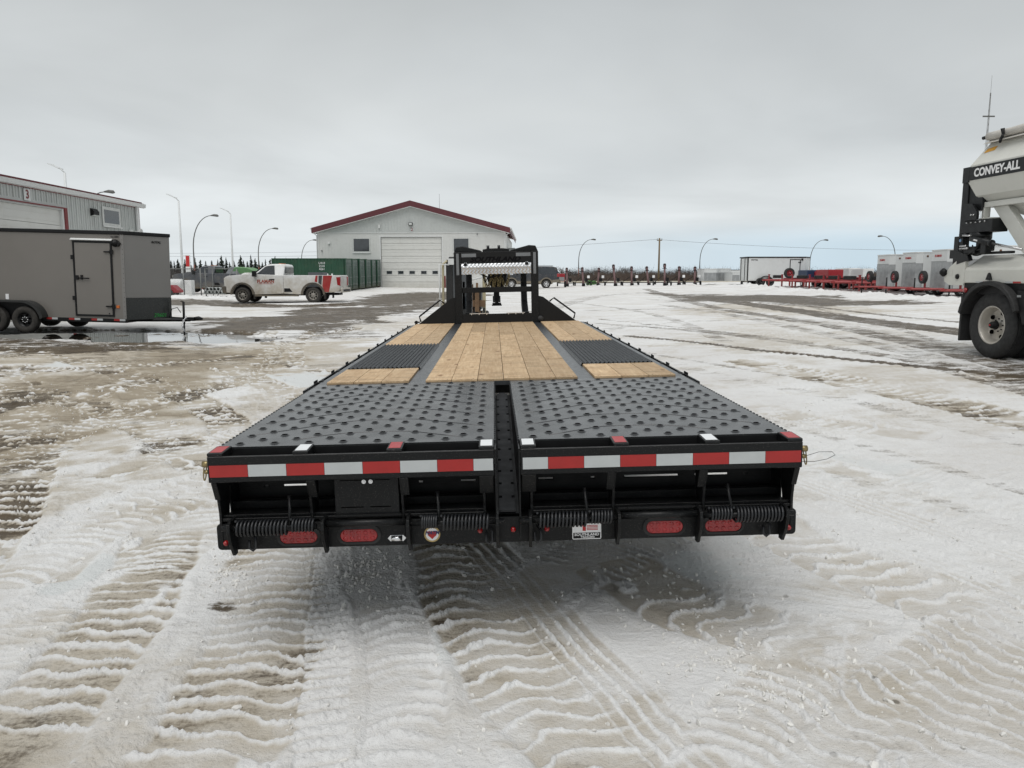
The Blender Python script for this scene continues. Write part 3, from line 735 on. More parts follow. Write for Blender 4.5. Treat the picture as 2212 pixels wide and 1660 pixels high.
    h -= ss(70, 130, r) * h * 0.9
    slush *= (1 - 0.75 * np.clip(ice, 0, 1)); mud *= (1 - 0.6 * np.clip(ice, 0, 1))
    field = ss(118, 128, y + 4 * fbm(x * 0.05, y * 0.05, 2, 13)) * (1 - 0.0)
    field = np.maximum(field, ss(60, 75, np.abs(x)))
    return h, mud, slush, ice, field, crest

def surface_z(x, y):
    b0 = base_z(x, y)
    h, mud, slush, ice, field, crest = ground_detail(x, y)
    pm = puddle_mask(x, y) + 0.55 * fbm(x * 0.7, y * 1.8, 4, 33)
    pk = ss(0.0, 0.35, pm)
    floor_ = PUDDLE_Z - 0.02 - 0.035 * pk + 0.13 * fbm(x * 0.9, y * 3.0, 4, 34) + 0.02 * np.abs(perlin(x * 6, y * 8, 35))
    z = (b0 + h) * (1 - pk) + floor_ * pk
    wetm = ss(0.03, -0.01, z - PUDDLE_Z) * pk
    mud = np.maximum(mud * (1 - 0.3 * pk), wetm * 0.9 + 0.35 * pk * (fbm(x * 0.8, y * 2, 3, 36) > 0.0))
    return z, mud, slush, ice, field, crest

# one sheet: rings round the camera, fine where the photograph looks, reaching the horizon
ang_f = np.linspace(R(-41), R(41), 1020)
ang_b = np.linspace(R(41), R(319), 120)[1:-1]
ANG = np.concatenate([ang_f, ang_b]); NA = len(ANG)
rad = [1.0]
while rad[-1] < 3000:
    q = rad[-1]
    if q < 2.2: d = 0.12
    elif q < 75: d = max(0.011, min(q * q / 1309 * 0.85, q * 0.0072))
    else: d = q * 0.06
    rad.append(q + d)
RAD = np.array(rad); NR = len(RAD)
AA, RR = np.meshgrid(ANG, RAD)
GX = (np.sin(AA) * RR).ravel(); GY = (np.cos(AA) * RR).ravel()
GZ, MUD, SLU, ICE, FLD, CRS = surface_z(GX, GY)
vs = np.stack([GX, GY, GZ], 1)
vs = np.vstack([vs, [[0, 0, gz(0, 0)]]])
i = np.arange(NR - 1)[:, None] * NA; j = np.arange(NA)[None, :]; j2 = (j + 1) % NA
quads = np.stack([i + j, i + j2, i + NA + j2, i + NA + j], -1).reshape(-1, 4)[:, ::-1]
tris = np.stack([np.full(NA, NR * NA), np.arange(NA), (np.arange(NA) + 1) % NA], 1)[:, ::-1]
me = bpy.data.meshes.new('ground')
me.vertices.add(len(vs)); me.vertices.foreach_set('co', vs.astype(np.float32).ravel())
nl = len(quads) * 4 + len(tris) * 3
me.loops.add(nl); me.loops.foreach_set('vertex_index', np.concatenate([quads.ravel(), tris.ravel()]).astype(np.int32))
me.polygons.add(len(quads) + len(tris))
ls = np.concatenate([np.arange(len(quads)) * 4, len(quads) * 4 + np.arange(len(tris)) * 3]).astype(np.int32)
me.polygons.foreach_set('loop_start', ls)
me.update(calc_edges=True)
me.polygons.foreach_set('use_smooth', np.ones(len(me.polygons), bool))
for nme, arr in (('mud', MUD), ('slush', SLU), ('ice', ICE), ('field', FLD), ('crest', CRS)):
    at = me.attributes.new(nme, 'FLOAT', 'POINT')
    at.data.foreach_set('value', np.append(arr, 0.0).astype(np.float32))
me.materials.append(GROUND)
ground = bpy.data.objects.new('ground', me); col.objects.link(ground)
tag(ground, kind='structure')
print('ground verts', len(vs), 'rings', NR)

# meltwater
wm = bpy.data.materials.new('meltwater'); wm.use_nodes = True
b = wm.node_tree.nodes['Principled BSDF']
b.inputs['Base Color'].default_value = (0.02, 0.017, 0.013, 1); b.inputs['Roughness'].default_value = 0.03
b.inputs['Specular IOR Level'].default_value = 0.6
n = wm.node_tree.nodes.new('ShaderNodeTexNoise'); n.inputs['Scale'].default_value = 1.5; n.inputs['Detail'].default_value = 3
g_ = wm.node_tree.nodes.new('ShaderNodeNewGeometry'); wm.node_tree.links.new(g_.outputs['Position'], n.inputs['Vector'])
bp = wm.node_tree.nodes.new('ShaderNodeBump'); bp.inputs['Strength'].default_value = 0.05; bp.inputs['Distance'].default_value = 0.02
wm.node_tree.links.new(n.outputs[0], bp.inputs['Height']); wm.node_tree.links.new(bp.outputs[0], b.inputs['Normal'])
mb = MB()
poly = [(-18.5, 18.6), (-14, 17.9), (-10, 17.5), (-6.5, 17.5), (-4.6, 18.3), (-4.6, 19.8), (-5.5, 21.2), (-8, 22.4), (-12, 23.2), (-18.5, 24.2)]
mb.add([(x, y, PUDDLE_Z) for x, y in poly], [tuple(range(len(poly)))])
pud = mb.build('puddle', wm); tag(pud, kind='structure')

# loose lumps of snow thrown up beside the tracks
mb = MB()
ico = [(0, 0, 1), (.894, 0, .447), (.276, .851, .447), (-.724, .526, .447), (-.724, -.526, .447), (.276, -.851, .447), (.724, .526, -.447), (-.276, .851, -.447), (-.894, 0, -.447), (-.276, -.851, -.447), (.724, -.526, -.447), (0, 0, -1)]
icf = [(0, 1, 2), (0, 2, 3), (0, 3, 4), (0, 4, 5), (0, 5, 1), (1, 6, 2), (2, 7, 3), (3, 8, 4), (4, 9, 5), (5, 10, 1), (6, 7, 2), (7, 8, 3), (8, 9, 4), (9, 10, 5), (10, 6, 1), (6, 11, 7), (7, 11, 8), (8, 11, 9), (9, 11, 10), (10, 11, 6)]
lump_xy = []
for (pp, hw, kind, sp, dep, md) in TRACKS:
    if kind in ('rut',): continue
    wp = spline([gp(*q) for q in pp])
    L_ = sum(np.hypot(*(b_ - a)) for a, b_ in zip(wp[:-1], wp[1:]))
    for _ in range(int(L_ * (24 if kind == 'lug' else 14))):
        k = random.randrange(len(wp) - 1); t_ = random.random(); q = wp[k] * (1 - t_) + wp[k + 1] * t_
        e = wp[k + 1] - wp[k]; e = e / (np.hypot(*e) + 1e-9)
        off = random.choice((-1, 1)) * hw * (1.15 + random.gauss(0, 0.18)) if random.random() < 0.75 else random.uniform(-1, 1) * hw
        x_, y_ = q[0] + e[1] * off, q[1] - e[0] * off
        if 2.0 < math.hypot(x_, y_) < 14: lump_xy.append((x_, y_, random.uniform(.004, .013) * (1.5 if random.random() < .1 else 1)))
for (px, py, rx, ry, n_) in ((1400, 1240, 90, 40, 40), (1500, 1300, 70, 60, 50), (1600, 1400, 70, 60, 60), (1540, 1440, 120, 50, 50), (800, 1230, 60, 60, 120), (1700, 1500, 100, 60, 90), (500, 1250, 50, 60, 90)):
    for _ in range(n_):
        x_, y_ = gp(px + random.gauss(0, rx * .6), py + random.gauss(0, ry * .6)); lump_xy.append((x_, y_, random.uniform(.004, .014)))
lx = np.array([q[0] for q in lump_xy]); ly = np.array([q[1] for q in lump_xy])
lz = surface_z(lx, ly)[0]
for (x_, y_, s_), z_ in zip(lump_xy, lz):
    M = Euler((random.random() * 6, random.random() * 6, random.random() * 6)).to_matrix()
    sc = (s_ * random.uniform(.7, 1.7), s_ * random.uniform(.6, 1.1), s_ * random.uniform(.4, .8))
    pts = []
    for p in ico:
        q = M @ (Vector((p[0] * sc[0], p[1] * sc[1], p[2] * sc[2])) * random.uniform(.8, 1.2)); pts.append((q.x + x_, q.y + y_, q.z + z_ + s_ * .15))
    mb.add(pts, icf, 0, False)
SNOWL = mat('loose snow lumps', (0.66, 0.65, 0.62), 0.8, var=0.15, vscale=1.5, bump=0.4, bscale=80)
lumps = mb.build('snow_lumps', SNOWL); tag(lumps, 'loose crumbled lumps of snow beside the tyre tracks', 'snow', kind='stuff')
# ================================================================ WHEELS (shared builder)
def wheel(parent, c, rad_, width, rim_r, rimmat, axis='x', side=-1, holes=0, tyremat=None, style='steel', name='wheel', flare=0.0):
    """a tyre with its rim as a sub-part; side = which way the outer face looks along the axis"""
    tm = tyremat or RUBBER
    mb = MB(); w = width / 2
    prof = [(rim_r * .98, -w * .82), (rim_r * 1.05, -w * .95), ((rim_r + rad_) / 2, -w * 1.05), (rad_ * .955, -w * .92), (rad_ * .99, -w * .75)]
    for k in range(-3, 4):
        z_ = k / 3.5 * w * .72
        prof += [(rad_ * 1.0, z_ - w * .07), (rad_ * 1.0, z_ + w * .07), (rad_ * .972, z_ + w * .08), (rad_ * .972, z_ + w * .125)]
    prof += [(rad_ * .99, w * .75), (rad_ * .955, w * .92), ((rim_r + rad_) / 2, w * 1.05), (rim_r * 1.05, w * .95), (rim_r * .98, w * .82)]
    mb.lathe(prof, (0, 0, 0), axis, 40)
    t_ = mb.build(name, tm, parent); t_.location = c
    mb = MB(); s = side
    o = w * .86 * s
    if style == 'truck':     # deep dish, seen from outside
        prof = [(rim_r * 1.0, o * 1.0), (rim_r * 1.03, o * 1.06), (rim_r * .97, o * 1.06), (rim_r * .93, o * .9), (rim_r * .86, o * .3), (rim_r * .84, -o * .15), (rim_r * .80, -o * .22), (rim_r * .42, -o * .05), (rim_r * .40, o * .02), (0.001, o * .02)]
    elif style == 'spoke':
        prof = [(rim_r * 1.0, -o), (rim_r * 1.0, o * .9), (rim_r * 1.03, o * 1.02), (rim_r * .95, o * 1.0), (rim_r * .9, o * .6), (rim_r * .84, o * .5), (rim_r * .5, o * .75), (rim_r * .34, o * .72), (rim_r * .3, o * .85), (0.001, o * .86)]
    else:
        prof = [(rim_r * 1.0, -o), (rim_r * 1.0, o * .9), (rim_r * 1.04, o * 1.0), (rim_r * .93, o * 1.0), (rim_r * .88, o * .45), (rim_r * .7, o * .35), (rim_r * .45, o * .6), (rim_r * .3, o * .62), (rim_r * .28, o * 1.0), (rim_r * .1, o * 1.02), (0.001, o * 1.02)]
    mb.lathe(prof, (0, 0, 0), axis, 32)
    def P(r_, a, h):
        u, v = r_ * math.cos(a), r_ * math.sin(a)
        return (h, u, v) if axis == 'x' else (v, h, u)
    if holes:
        hr = {'truck': .66, 'spoke': .66, 'steel': .6}[style]; hh = {'truck': -o * .12, 'spoke': o * .68, 'steel': o * .52}[style]; rr_ = {'truck': .085, 'spoke': .12, 'steel': .09}[style]
        for k in range(holes):
            a = 2 * PI * k / holes + .3
            mb.tube([P(rim_r * hr, a, hh - .01 * s), P(rim_r * hr, a, hh + .022 * s)], rim_r * rr_ * 1.4, 8, mi=1)
    for k in range(8):
        a = 2 * PI * k / 8; hh = {'truck': o * .0, 'spoke': o * .78, 'steel': o * .66}[style]
        mb.tube([P(rim_r * .26 + .02, a, hh - .02 * s), P(rim_r * .26 + .02, a, hh + .02 * s)], .011, 6, mi=2)
    mb.build('rim', [rimmat, HOLE, CHROME if style != 'truck' else BLKM], t_)
    return t_

# ================================================================ THE GOOSENECK FLATBED TRAILER
TR = empty('flatbed_trailer', (-0.0214, 3.267, 0.9698), (R(0.1935), R(-1.2149), R(1.3431)))
TR.rotation_mode = 'YXZ'
_c, _s = math.cos, math.sin
# pose is Rz(yaw) Rx(pitch) Ry(roll)
_M = Matrix.Rotation(0.02344, 4, 'Z') @ Matrix.Rotation(0.00338, 4, 'X') @ Matrix.Rotation(-0.0212, 4, 'Y')
TR.rotation_mode = 'XYZ'
TR.rotation_euler = _M.to_euler('XYZ')
tag(TR, 'long black gooseneck flatbed trailer with pine plank deck and studded fold-flat ramps', 'trailer')
T_TR, T_B, T_M, T_F = 2.105, 2.869, 4.979, 8.463
def P_(name, mb, m, parent=TR, bevel=0.0, seg=1, label=None):
    o = mb.build(name, m, parent, bevel, seg)
    if label: o['label'] = label
    return o
# rear beam in two halves
for s in (-1, 1):
    x0, x1 = sorted((s * .056, s * 1.295))
    m = MB(); m.box(x0, x1, 0, .012, -.128, -.012); m.box(x0, x1, .012, .055, -.128, -.118)
    P_('rear_beam', m, BLK, bevel=.003)
# reflective tape pieces along the beam
tb = [(-1.288, -1.122, 0), (-1.122, -.957, 1), (-.957, -.793, 0), (-.793, -.628, 1), (-.628, -.466, 0), (-.466, -.305, 1), (-.305, -.148, 0), (-.148, -.062, 1),
      (.066, .177, 1), (.177, .334, 0), (.334, .492, 1), (.492, .65, 0), (.65, .811, 1), (.811, .97, 0), (.97, 1.13, 1), (1.13, 1.288, 0)]
for a, b_, k in tb:
    P_('reflective_tape', MB().box(a + .0008, b_ - .0008, -.0016, -.0002, -.103, -.051), SILV if k else RTAPE, label='silver grey reflective tape' if k else 'red reflective tape')
# trough and pads behind the beam
m = MB(); m.box(-1.27, -.062, .056, .1255, -.128, -.120); m.box(.062, 1.27, .056, .1255, -.128, -.120); m.box(-1.27, -.062, .1256, .133, -.128, -.006); m.box(.062, 1.27, .1256, .133, -.128, -.006)
P_('rear_trough', m, BLKM)
for x, k in ((-1.262, 0), (-.895, 1), (-.49, 0), (-.09, 1), (.092, 1), (.498, 0), (.898, 1), (1.262, 0)):
    m = MB(); m.prism([(.002, -.0115), (.004, .002), (.132, .006), (.132, -.03), (.004, -.035), (.0125, -.0115)], 'x', x - .033, x + .033)
    pd = P_('ramp_stop', m, BLK, bevel=.002)
    m = MB(); m.add([(x - .026, .016, .0036), (x + .026, .016, .0036), (x + .026, .122, .0070), (x - .026, .122, .0070)], [(0, 1, 2, 3)])
    m.build('reflective_tape', WPAD if k else RPAD, pd)
# ribs under the beam
rib_prof = [(0.004, -.128), (.018, -.16), (.042, -.215), (.055, -.28), (.052, -.44), (.13, -.44), (.16, -.30), (.20, -.128)]
for x in (-1.275, -.872, -.468, -.105, .105, .47, .876, 1.275):
    m = MB(); m.prism(rib_prof, 'x', x - .006, x + .006)
    w = .034 if abs(x) > .2 and abs(x) < 1.2 else .01
    if abs(x) < .2: w = .09
    fl = [(0.002, -.129), (.016, -.161), (.040, -.216), (.042, -.216), (.052, -.216), (.024, -.16), (.010, -.129)]
    sx0, sx1 = (x, x + w) if x < 0 else (x - w, x)
    if abs(x) > 1.2: sx0, sx1 = x - .012, x + .012
    if abs(x) < .2: sx0, sx1 = (x - .02, -.062) if x < 0 else (.062, x + .02)
    m.prism(fl, 'x', sx0, sx1)
    P_('rib', m, BLK, bevel=.0015)
# barred back wall of the box, open slots between the bars
for s in (-1, 1):
    a, b_ = sorted((s * .1, s * 1.27))
    m = MB()
    zz = [-.128, -.150, -.163, -.222, -.235, -.30]
    slots = ((.15, .22), (.40, .42), (.56, .82), (.90, 1.06), (1.13, 1.15))
    for z0, z1 in ((-.150, -.128), (-.222, -.163), (-.30, -.235)): m.box(a, b_, .30, .318, z0, z1)
    xs = [.1] + [q for sl in slots for q in sl] + [1.27]
    for z0, z1 in ((-.1628, -.1502), (-.2348, -.2222)):
        for xa, xb in zip(xs[0::2], xs[1::2]): m.box(min(s * xa, s * xb), max(s * xa, s * xb), .3003, .3177, z0, z1)
    P_('crossmember', m, BLKM)
    m = MB(); m.box(a, b_, .06, .30, -.322, -.308); m.box(a, b_, .075, .12, -.3078, -.296); m.box(a, b_, .20, .235, -.3078, -.27)
    P_('shelf_angle', m, BLK, bevel=.002)
    m = MB(); a2, b2 = sorted((s * 1.268, s * 1.274)); m.prism([(.18, -.13), (2.08, -.13), (2.08, -.34), (.33, -.42), (.18, -.42)], 'x', a2, b2)
    P_('shading_plate', m, BLK)  # added plate: closes the side so ground behind the slots stays dark
m = MB(); m.box(-.765, -.482, .044, .056, -.305, -.130)
pan = P_('cover_plate', m, BLK, bevel=.002)
m = MB(); m.box(-.74, -.63, .0425, .0438, -.1455, -.1425); m.box(-.585, -.52, .0425, .0438, -.1455, -.1425); m.box(-.74, -.64, .0425, .0438, -.268, -.264); m.box(-.61, -.52, .0425, .0438, -.268, -.264)
m.build('slot', HOLE, pan)
for x in (-.632, -.602):
    m = MB(); m.cyl((x, .030, -.148), (x, .0435, -.148), .0095, 12); m.cyl((x, .026, -.148), (x, .0301, -.148), .005, 8); m.build('bolt', CHROME, pan)
# bumper
m = MB()
def stad_rect(x0, x1, z0, z1, r=.02, n=4):
    out = []
    for cx_, cz_, a0 in ((x1 - r, z1 - r, 0), (x0 + r, z1 - r, 90), (x0 + r, z0 + r, 180), (x1 - r, z0 + r, 270)):
        for k in range(n + 1): out.append((cx_ + r * math.cos(R(a0 + 90 * k / n)), cz_ + r * math.sin(R(a0 + 90 * k / n))))
    return out
m.prism(stad_rect(-1.298, 1.298, -.452, -.332, .018), 'y', .056, .17)
P_('bumper', m, BLK, bevel=.004, seg=2)
# oval lamps
for x in (-.935, -.668, .70, .965):
    m = MB()
    def oval(w, h, n=10): return [(x + (w - h) * (1 if k < n else -1) + h * math.cos(-PI / 2 + PI * (k % n) / (n - 1) + (0 if k < n else PI)), -.398 + h * math.sin(-PI / 2 + PI * (k % n) / (n - 1) + (0 if k < n else PI))) for k in range(2 * n)]
    ou = oval(.098, .042); inn = oval(.084, .030)
    n_ = len(ou)
    vs_ = [(p[0], .050, p[1]) for p in ou] + [(p[0], .044, p[1]) for p in inn] + [(p[0], .0535, p[1]) for p in inn] + [(p[0], .057, p[1]) for p in ou]
    m.add(vs_, [(k, (k + 1) % n_, n_ + (k + 1) % n_, n_ + k) for k in range(n_)] + [(n_ + k, n_ + (k + 1) % n_, 2 * n_ + (k + 1) % n_, 2 * n_ + k) for k in range(n_)] + [(3 * n_ + k, 3 * n_ + (k + 1) % n_, (k + 1) % n_, k) for k in range(n_)])
    lp = P_('tail_lamp', m, RUBBER)
    m = MB(); m.prism(oval(.083, .029), 'y', .047, .0536)
    for i_ in range(5):
        for j_ in range(2):
            m.lathe([(.0105, 0), (.008, -.003), (.0001, -.0042)], (x - .06 + .03 * i_, .0468, -.411 + .026 * j_), 'y', 10)
    m.build('lens', REDLENS, lp, bevel=.002)
for x in (-1.258, -.128, .02, .17, 1.262):
    m = MB(); m.lathe([(.012, .012), (.012, 0), (.009, -.006), (.0001, -.008)], (x, .048, -.392 if abs(x) < 1 else -.418), 'y', 12)
    P_('marker_lamp', m, REDLENS)
m = MB(); m.prism([(-.541, -.416), (-.528, -.430), (-.472, -.430), (-.459, -.416), (-.472, -.402), (-.528, -.402)], 'y', .050, .0558)
m.lathe([(.0001, -.024), (.013, -.024), (.013, .024), (.0001, .024)], (-.5, .048, -.416), 'x', 12)
P_('licence_lamp', m, CHROME)
# springs
def helix(x0, x1, r_, wr, turns, y=.0, z=-.345):
    m = MB(); n_ = int(turns * 14)
    m.tube([(x0 + (x1 - x0) * k / n_, y + r_ * math.sin(2 * PI * turns * k / n_), z + r_ * math.cos(2 * PI * turns * k / n_)) for k in range(n_ + 1)], wr, 6)
    return m
for (x0, x1, r_, tn, zz) in ((-1.19, -.965, .031, 14, -.332), (-.95, -.85, .026, 7, -.325), (-.385, -.315, .026, 7, -.325), (-.295, -.09, .031, 13, -.332), (.126, .34, .031, 13, -.332), (.356, .452, .026, 7, -.325), (.885, .98, .026, 7, -.325), (.995, 1.205, .031, 14, -.332)):
    P_('coil_spring', helix(x0, x1, r_, .0055, tn, -.005, zz), SPRING)
for (a, b_) in ((-1.25, -.84), (-.45, -.02), (.05, .49), (.86, 1.26)):
    P_('spring_shaft', MB().cyl((a, -.005, -.332), (b_, -.005, -.332), .012, 10), BLK)
for (a, b_) in ((-.80, -.455), (.50, .835)):
    m = MB().cyl((a, .01, -.328), (b_, .01, -.328), .016, 12); m.box(a + .03, b_ - .02, .03, .05, -.306, -.296)
    P_('hinge_tube', m, BLK)
for x in (-.957, -.305, .348, .988):
    P_('spring_lever', MB().tube([(x, -.01, -.325), (x - .004, .03, -.26), (x - .008, .05, -.205)], [.006, .007, .008], 8), BLK)
for x in (-1.215, -.81, -.44, -.05, .095, .484, .845, 1.225):
    m = MB(); m.prism([(-.03, -.31), (-.035, -.345), (-.02, -.40), (.02, -.465), (.055, -.465), (.0545, -.30), (-.005, -.30)], 'x', x - .0065, x + .0065)
    P_('spring_hanger', m, BLK, bevel=.001)
for x in (-.087, .128, -1.13, 1.15):
    m = MB(); m.tube([(x, .052, -.378), (x + .014, .02, -.39), (x + .014, .015, -.43), (x, .02, -.444), (x - .014, .015, -.43), (x - .014, .02, -.395)], .006, 8, closed=False)
    P_('safety_hook', m, SPRING)
# stickers
m = MB(); m.cyl((-.343, .0552, -.404), (-.343, .0540, -.404), .036, 28)
stk = P_('round_sticker', m, GOLD)
MB().cyl((-.343, .0539, -.404), (-.343, .0535, -.404), .029, 28).build('sticker_face', DECALW, stk)
m = MB(); m.prism([(-.364, -.390), (-.322, -.390), (-.324, -.408), (-.343, -.426), (-.362, -.408)], 'y', .0528, .0534); m.build('shield', DECALR, stk)
lettering('lettering', 'NATM', .021, NAVY, stk, (-.343, .0522, -.397), (PI / 2, 0, 0), extrude=.0004, offset=.0009, shear=.3, sx=1.05)
m = MB(); m.prism(stad_rect(.285, .415, -.447, -.375, .006, 2), 'y', .0543, .0555)
stk = P_('maker_sticker', m, DECALW)
MB().box(.289, .411, .0536, .0542, -.443, -.416).build('sticker_band', BLKM, stk)
MB().box(.331, .346, .0536, .0542, -.408, -.380).build('flag_panel', DECALR, stk)
m = MB()
for k in range(4): m.box(.35, .40, .0536, .0542, -.382 - .0065 * k - .003, -.382 - .0065 * k)
m.build('flag_stripes', DECALR, stk)
lettering('lettering', 'SOUTHLAND', .0165, DECALW, stk, (.35, .0532, -.425), (PI / 2, 0, 0), extrude=.0002, offset=.0004, sx=1.12)
lettering('lettering', 'TRAILERS', .011, DECALW, stk, (.354, .0532, -.437), (PI / 2, 0, 0), extrude=.0002, offset=.0003, sx=1.35)
# pins and rings at the ends of the beam
for s in (-1, 1):
    m = MB(); m.cyl((s * 1.295, .03, -.05), (s * 1.325, .03, -.05), .014, 10); m.cyl((s * 1.3, .03, -.085), (s * 1.318, .03, -.085), .010, 8)
    pn = P_('ramp_pin', m, ZINC)
    m = MB(); m.tube([(s * (1.318 + .006 * math.sin(a)), .03 + .012 * math.cos(a * 1), -.085 + .035 * math.cos(a)) for a in [2 * PI * k / 16 for k in range(16)]], .0028, 6, closed=True)
    m.build('pin_ring', ZINC, pn)
m = MB(); m.tube([(1.30, .02, -.105), (1.34, -.01, -.10), (1.39, -.03, -.085), (1.425, -.03, -.068), (1.42, -.01, -.058), (1.37, .01, -.062), (1.32, .02, -.08)], .0011, 6)
m.build('safety_wire', BLKM, pn)
# sloping centre dovetail with cleats
M_top, M_bot = Vector((0, 1.98, -.075)), Vector((0, .035, -.300))
for s in (-1, 1):
    x0, x1 = sorted((s * .049, s * .055))
    m = MB(); m.prism([(.0, -.011), (2.09, -.011), (2.09, -.13), (.05, -.42), (.0, -.42)], 'x', x0, x1)
    P_('centre_cheek', m, BLK)
    m = MB(); xc0, xc1 = sorted((s * .0555, s * .125)); m.box(xc0, xc1, .205, .212, -.43, -.1285); P_('cheek_web', m, BLKM)
dirv = (M_top - M_bot); Ln = dirv.length; dirv.normalize(); nrm = Vector((0, -dirv.z, dirv.y))
m = MB()
q0, q1 = M_bot - nrm * .012, M_top - nrm * .012
m.add([(-.048, q0.y, q0.z), (.048, q0.y, q0.z), (.048, q1.y, q1.z), (-.048, q1.y, q1.z)], [(0, 1, 2, 3)])
P_('centre_pan', m, BLKM)
pl = None
for k in range(12):
    a0 = Ln * k / 12 + .004; a1 = Ln * (k + 1) / 12 - .024; a2 = Ln * (k + 1) / 12 + .006
    m = MB()
    out = [(-.040, a0), (.032, a0), (.032, a1), (.018, a1), (.018, a2), (-.026, a2), (-.026, a1), (-.040, a1)]
    n_ = len(out)
    vs_ = []
    for hgt in (-.006, .004):
        for (x_, a) in out:
            q = M_bot + dirv * a + nrm * hgt; vs_.append((x_, q.y, q.z))
    m.add(vs_, [tuple(range(n_))[::-1], tuple(range(n_, 2 * n_))] + [(i_, (i_ + 1) % n_, n_ + (i_ + 1) % n_, n_ + i_) for i_ in range(n_)])
    P_('dovetail_cleat', m, CLEAT)
# ramp plates with pressed studs
def ramp_plate(s):
    m = MB()
    xa, xb = (.0575, 1.288)
    m.box(min(s * xa, s * xb), max(s * xa, s * xb), .1335, 2.085, -.006, 0, 0)
    m.box(min(s * xa, s * xb), max(s * xa, s * xb), .1336, .14, -.05, -.0062, 0)
    m.box(min(s * (xb - .01), s * xb), max(s * (xb - .01), s * xb), .1405, 2.08, -.06, -.0063, 0)
    nrows = 22; n_ = 12
    for r_ in range(nrows):
        y = .190 + r_ * .0872
        off = .065 if r_ % 2 == 0 else .065 + .0775
        for c_ in range(8 if r_ % 2 == 0 else 7):
            x = s * (xa + off + c_ * .1555)
            rings = [(.0245, .0002), (.0190, .0016), (.0145, .0052), (.0136, .0056), (.0128, .0005)]
            vs_ = [(x + q * math.cos(2 * PI * k / n_), y + q * math.sin(2 * PI * k / n_), h_) for q, h_ in rings for k in range(n_)]
            fs_ = [(i_ * n_ + k, i_ * n_ + (k + 1) % n_, (i_ + 1) * n_ + (k + 1) % n_, (i_ + 1) * n_ + k) for i_ in range(4) for k in range(n_)]
            b0 = m.add(vs_, fs_[:3 * n_], 0, True)
            for f in fs_[3 * n_:]: m.f.append(tuple(q + b0 for q in f)); m.m.append(1); m.sm.append(False)
            m.f.append(tuple(b0 + 4 * n_ + k for k in range(n_))); m.m.append(1); m.sm.append(False)
    return P_('ramp_plate', m, [BLKP, HOLE])
for s in (-1, 1):
    ramp_plate(s)
    for k in range(6):
        y0 = .40 + k * .315
        pts = [(.10, y0 - .24), (.20, y0 - .175), (.30, y0 - .11), (.40, y0 - .045), (.46, y0 - .012), (.54, y0), (.66, y0), (.76, y0 - .012), (.86, y0 - .06), (.98, y0 - .15), (1.10, y0 - .245), (1.235, y0 - .35)]
        pts = [(s * x, y, -.0012) for x, y in pts if .2 < y < 2.04]
        if len(pts) > 2:
            P_('pressed_crease', MB().tube(pts, .0032, 6), BLKP)
    m = MB()
    for xe in (.0575, 1.288):
        for k in range(40):
            y = .14 + k * .0485
            a, b_ = sorted((s * (xe - (.007 if xe < .5 else 0)), s * (xe + (.007 if xe > .5 else 0))))
            m.box(a, b_, y, y + .02, -.012, .002)
    P_('serrated_edge', m, SPRING)['kind'] = 'stuff'
# side rails, rub rails and stake pockets
for s in (-1, 1):
    def bx(xa, xb, *r_): return (min(s * xa, s * xb), max(s * xa, s * xb), *r_)
    m = MB(); m.box(*bx(1.235, 1.295, T_TR + .0, T_F, -.012, -.002)); m.box(*bx(1.285, 1.295, T_TR, T_F, -.15, -.0125))
    P_('side_rail', m, STRIPG, bevel=.002)
    P_('rub_rail', MB().box(*bx(1.335, 1.347, 1.9, T_F, -.085, -.012)), BLK)
    for k in range(11):
        y = 2.25 + k * .6
        m = MB(); m.box(*bx(1.2955, 1.3345, y, y + .012, -.11, -.004)); m.box(*bx(1.2955, 1.3345, y + .08, y + .092, -.11, -.004)); m.box(*bx(1.3475, 1.352, y - .01, y + .10, -.1, .004)); m.box(*bx(1.2955, 1.3, y + .0125, y + .0795, -.11, .004))
        P_('stake_pocket', m, BLK)
    P_('frame_flange', MB().box(*bx(.540, .652, T_TR, T_F, -.010, -.002)), STRIPG)
    P_('light_bracket', MB().prism([(s * 1.29, -.03), (s * 1.36, -.10), (s * 1.36, -.24), (s * 1.29, -.24)], 'y', 1.30, 1.42), BLK)
    # corrugated grip panel over the wheels
    m = MB(); nx, ny = 17 * 6, 150; x0, x1 = .640, 1.233
    ix = np.arange(nx + 1); iy = np.arange(ny + 1)
    X, Y = np.meshgrid(ix, iy); ph = X / 6.0
    Z = .018 * (0.5 - .5 * np.cos(2 * PI * ph)) + .0045 * (np.cos(2 * PI * ph) < -.3) * ((Y % 2) == 0) - .0025 * ((Y % 2) == 1) * (np.cos(2 * PI * ph) > .3)
    xx = s * (x0 + (x1 - x0) * X / nx); yy = T_B + .005 + (T_M - T_B - .01) * Y / ny
    m.v = list(zip(xx.ravel().tolist(), yy.ravel().tolist(), (Z.ravel() + .001).tolist()))
    W_ = nx + 1
    for b_ in range(ny):
        for a in range(nx):
            i0 = b_ * W_ + a; f = (i0, i0 + 1, i0 + W_ + 1, i0 + W_)
            m.f.append(f if s > 0 else f[::-1])
    m.m = [0] * len(m.f); m.sm = [False] * len(m.f)
    P_('grip_panel', m, STRIPG)
# cross lip between ramps and planks
P_('deck_lip', MB().box(-1.285, 1.285, 2.0855, 2.1045, -.03, -.001), STRIPG)
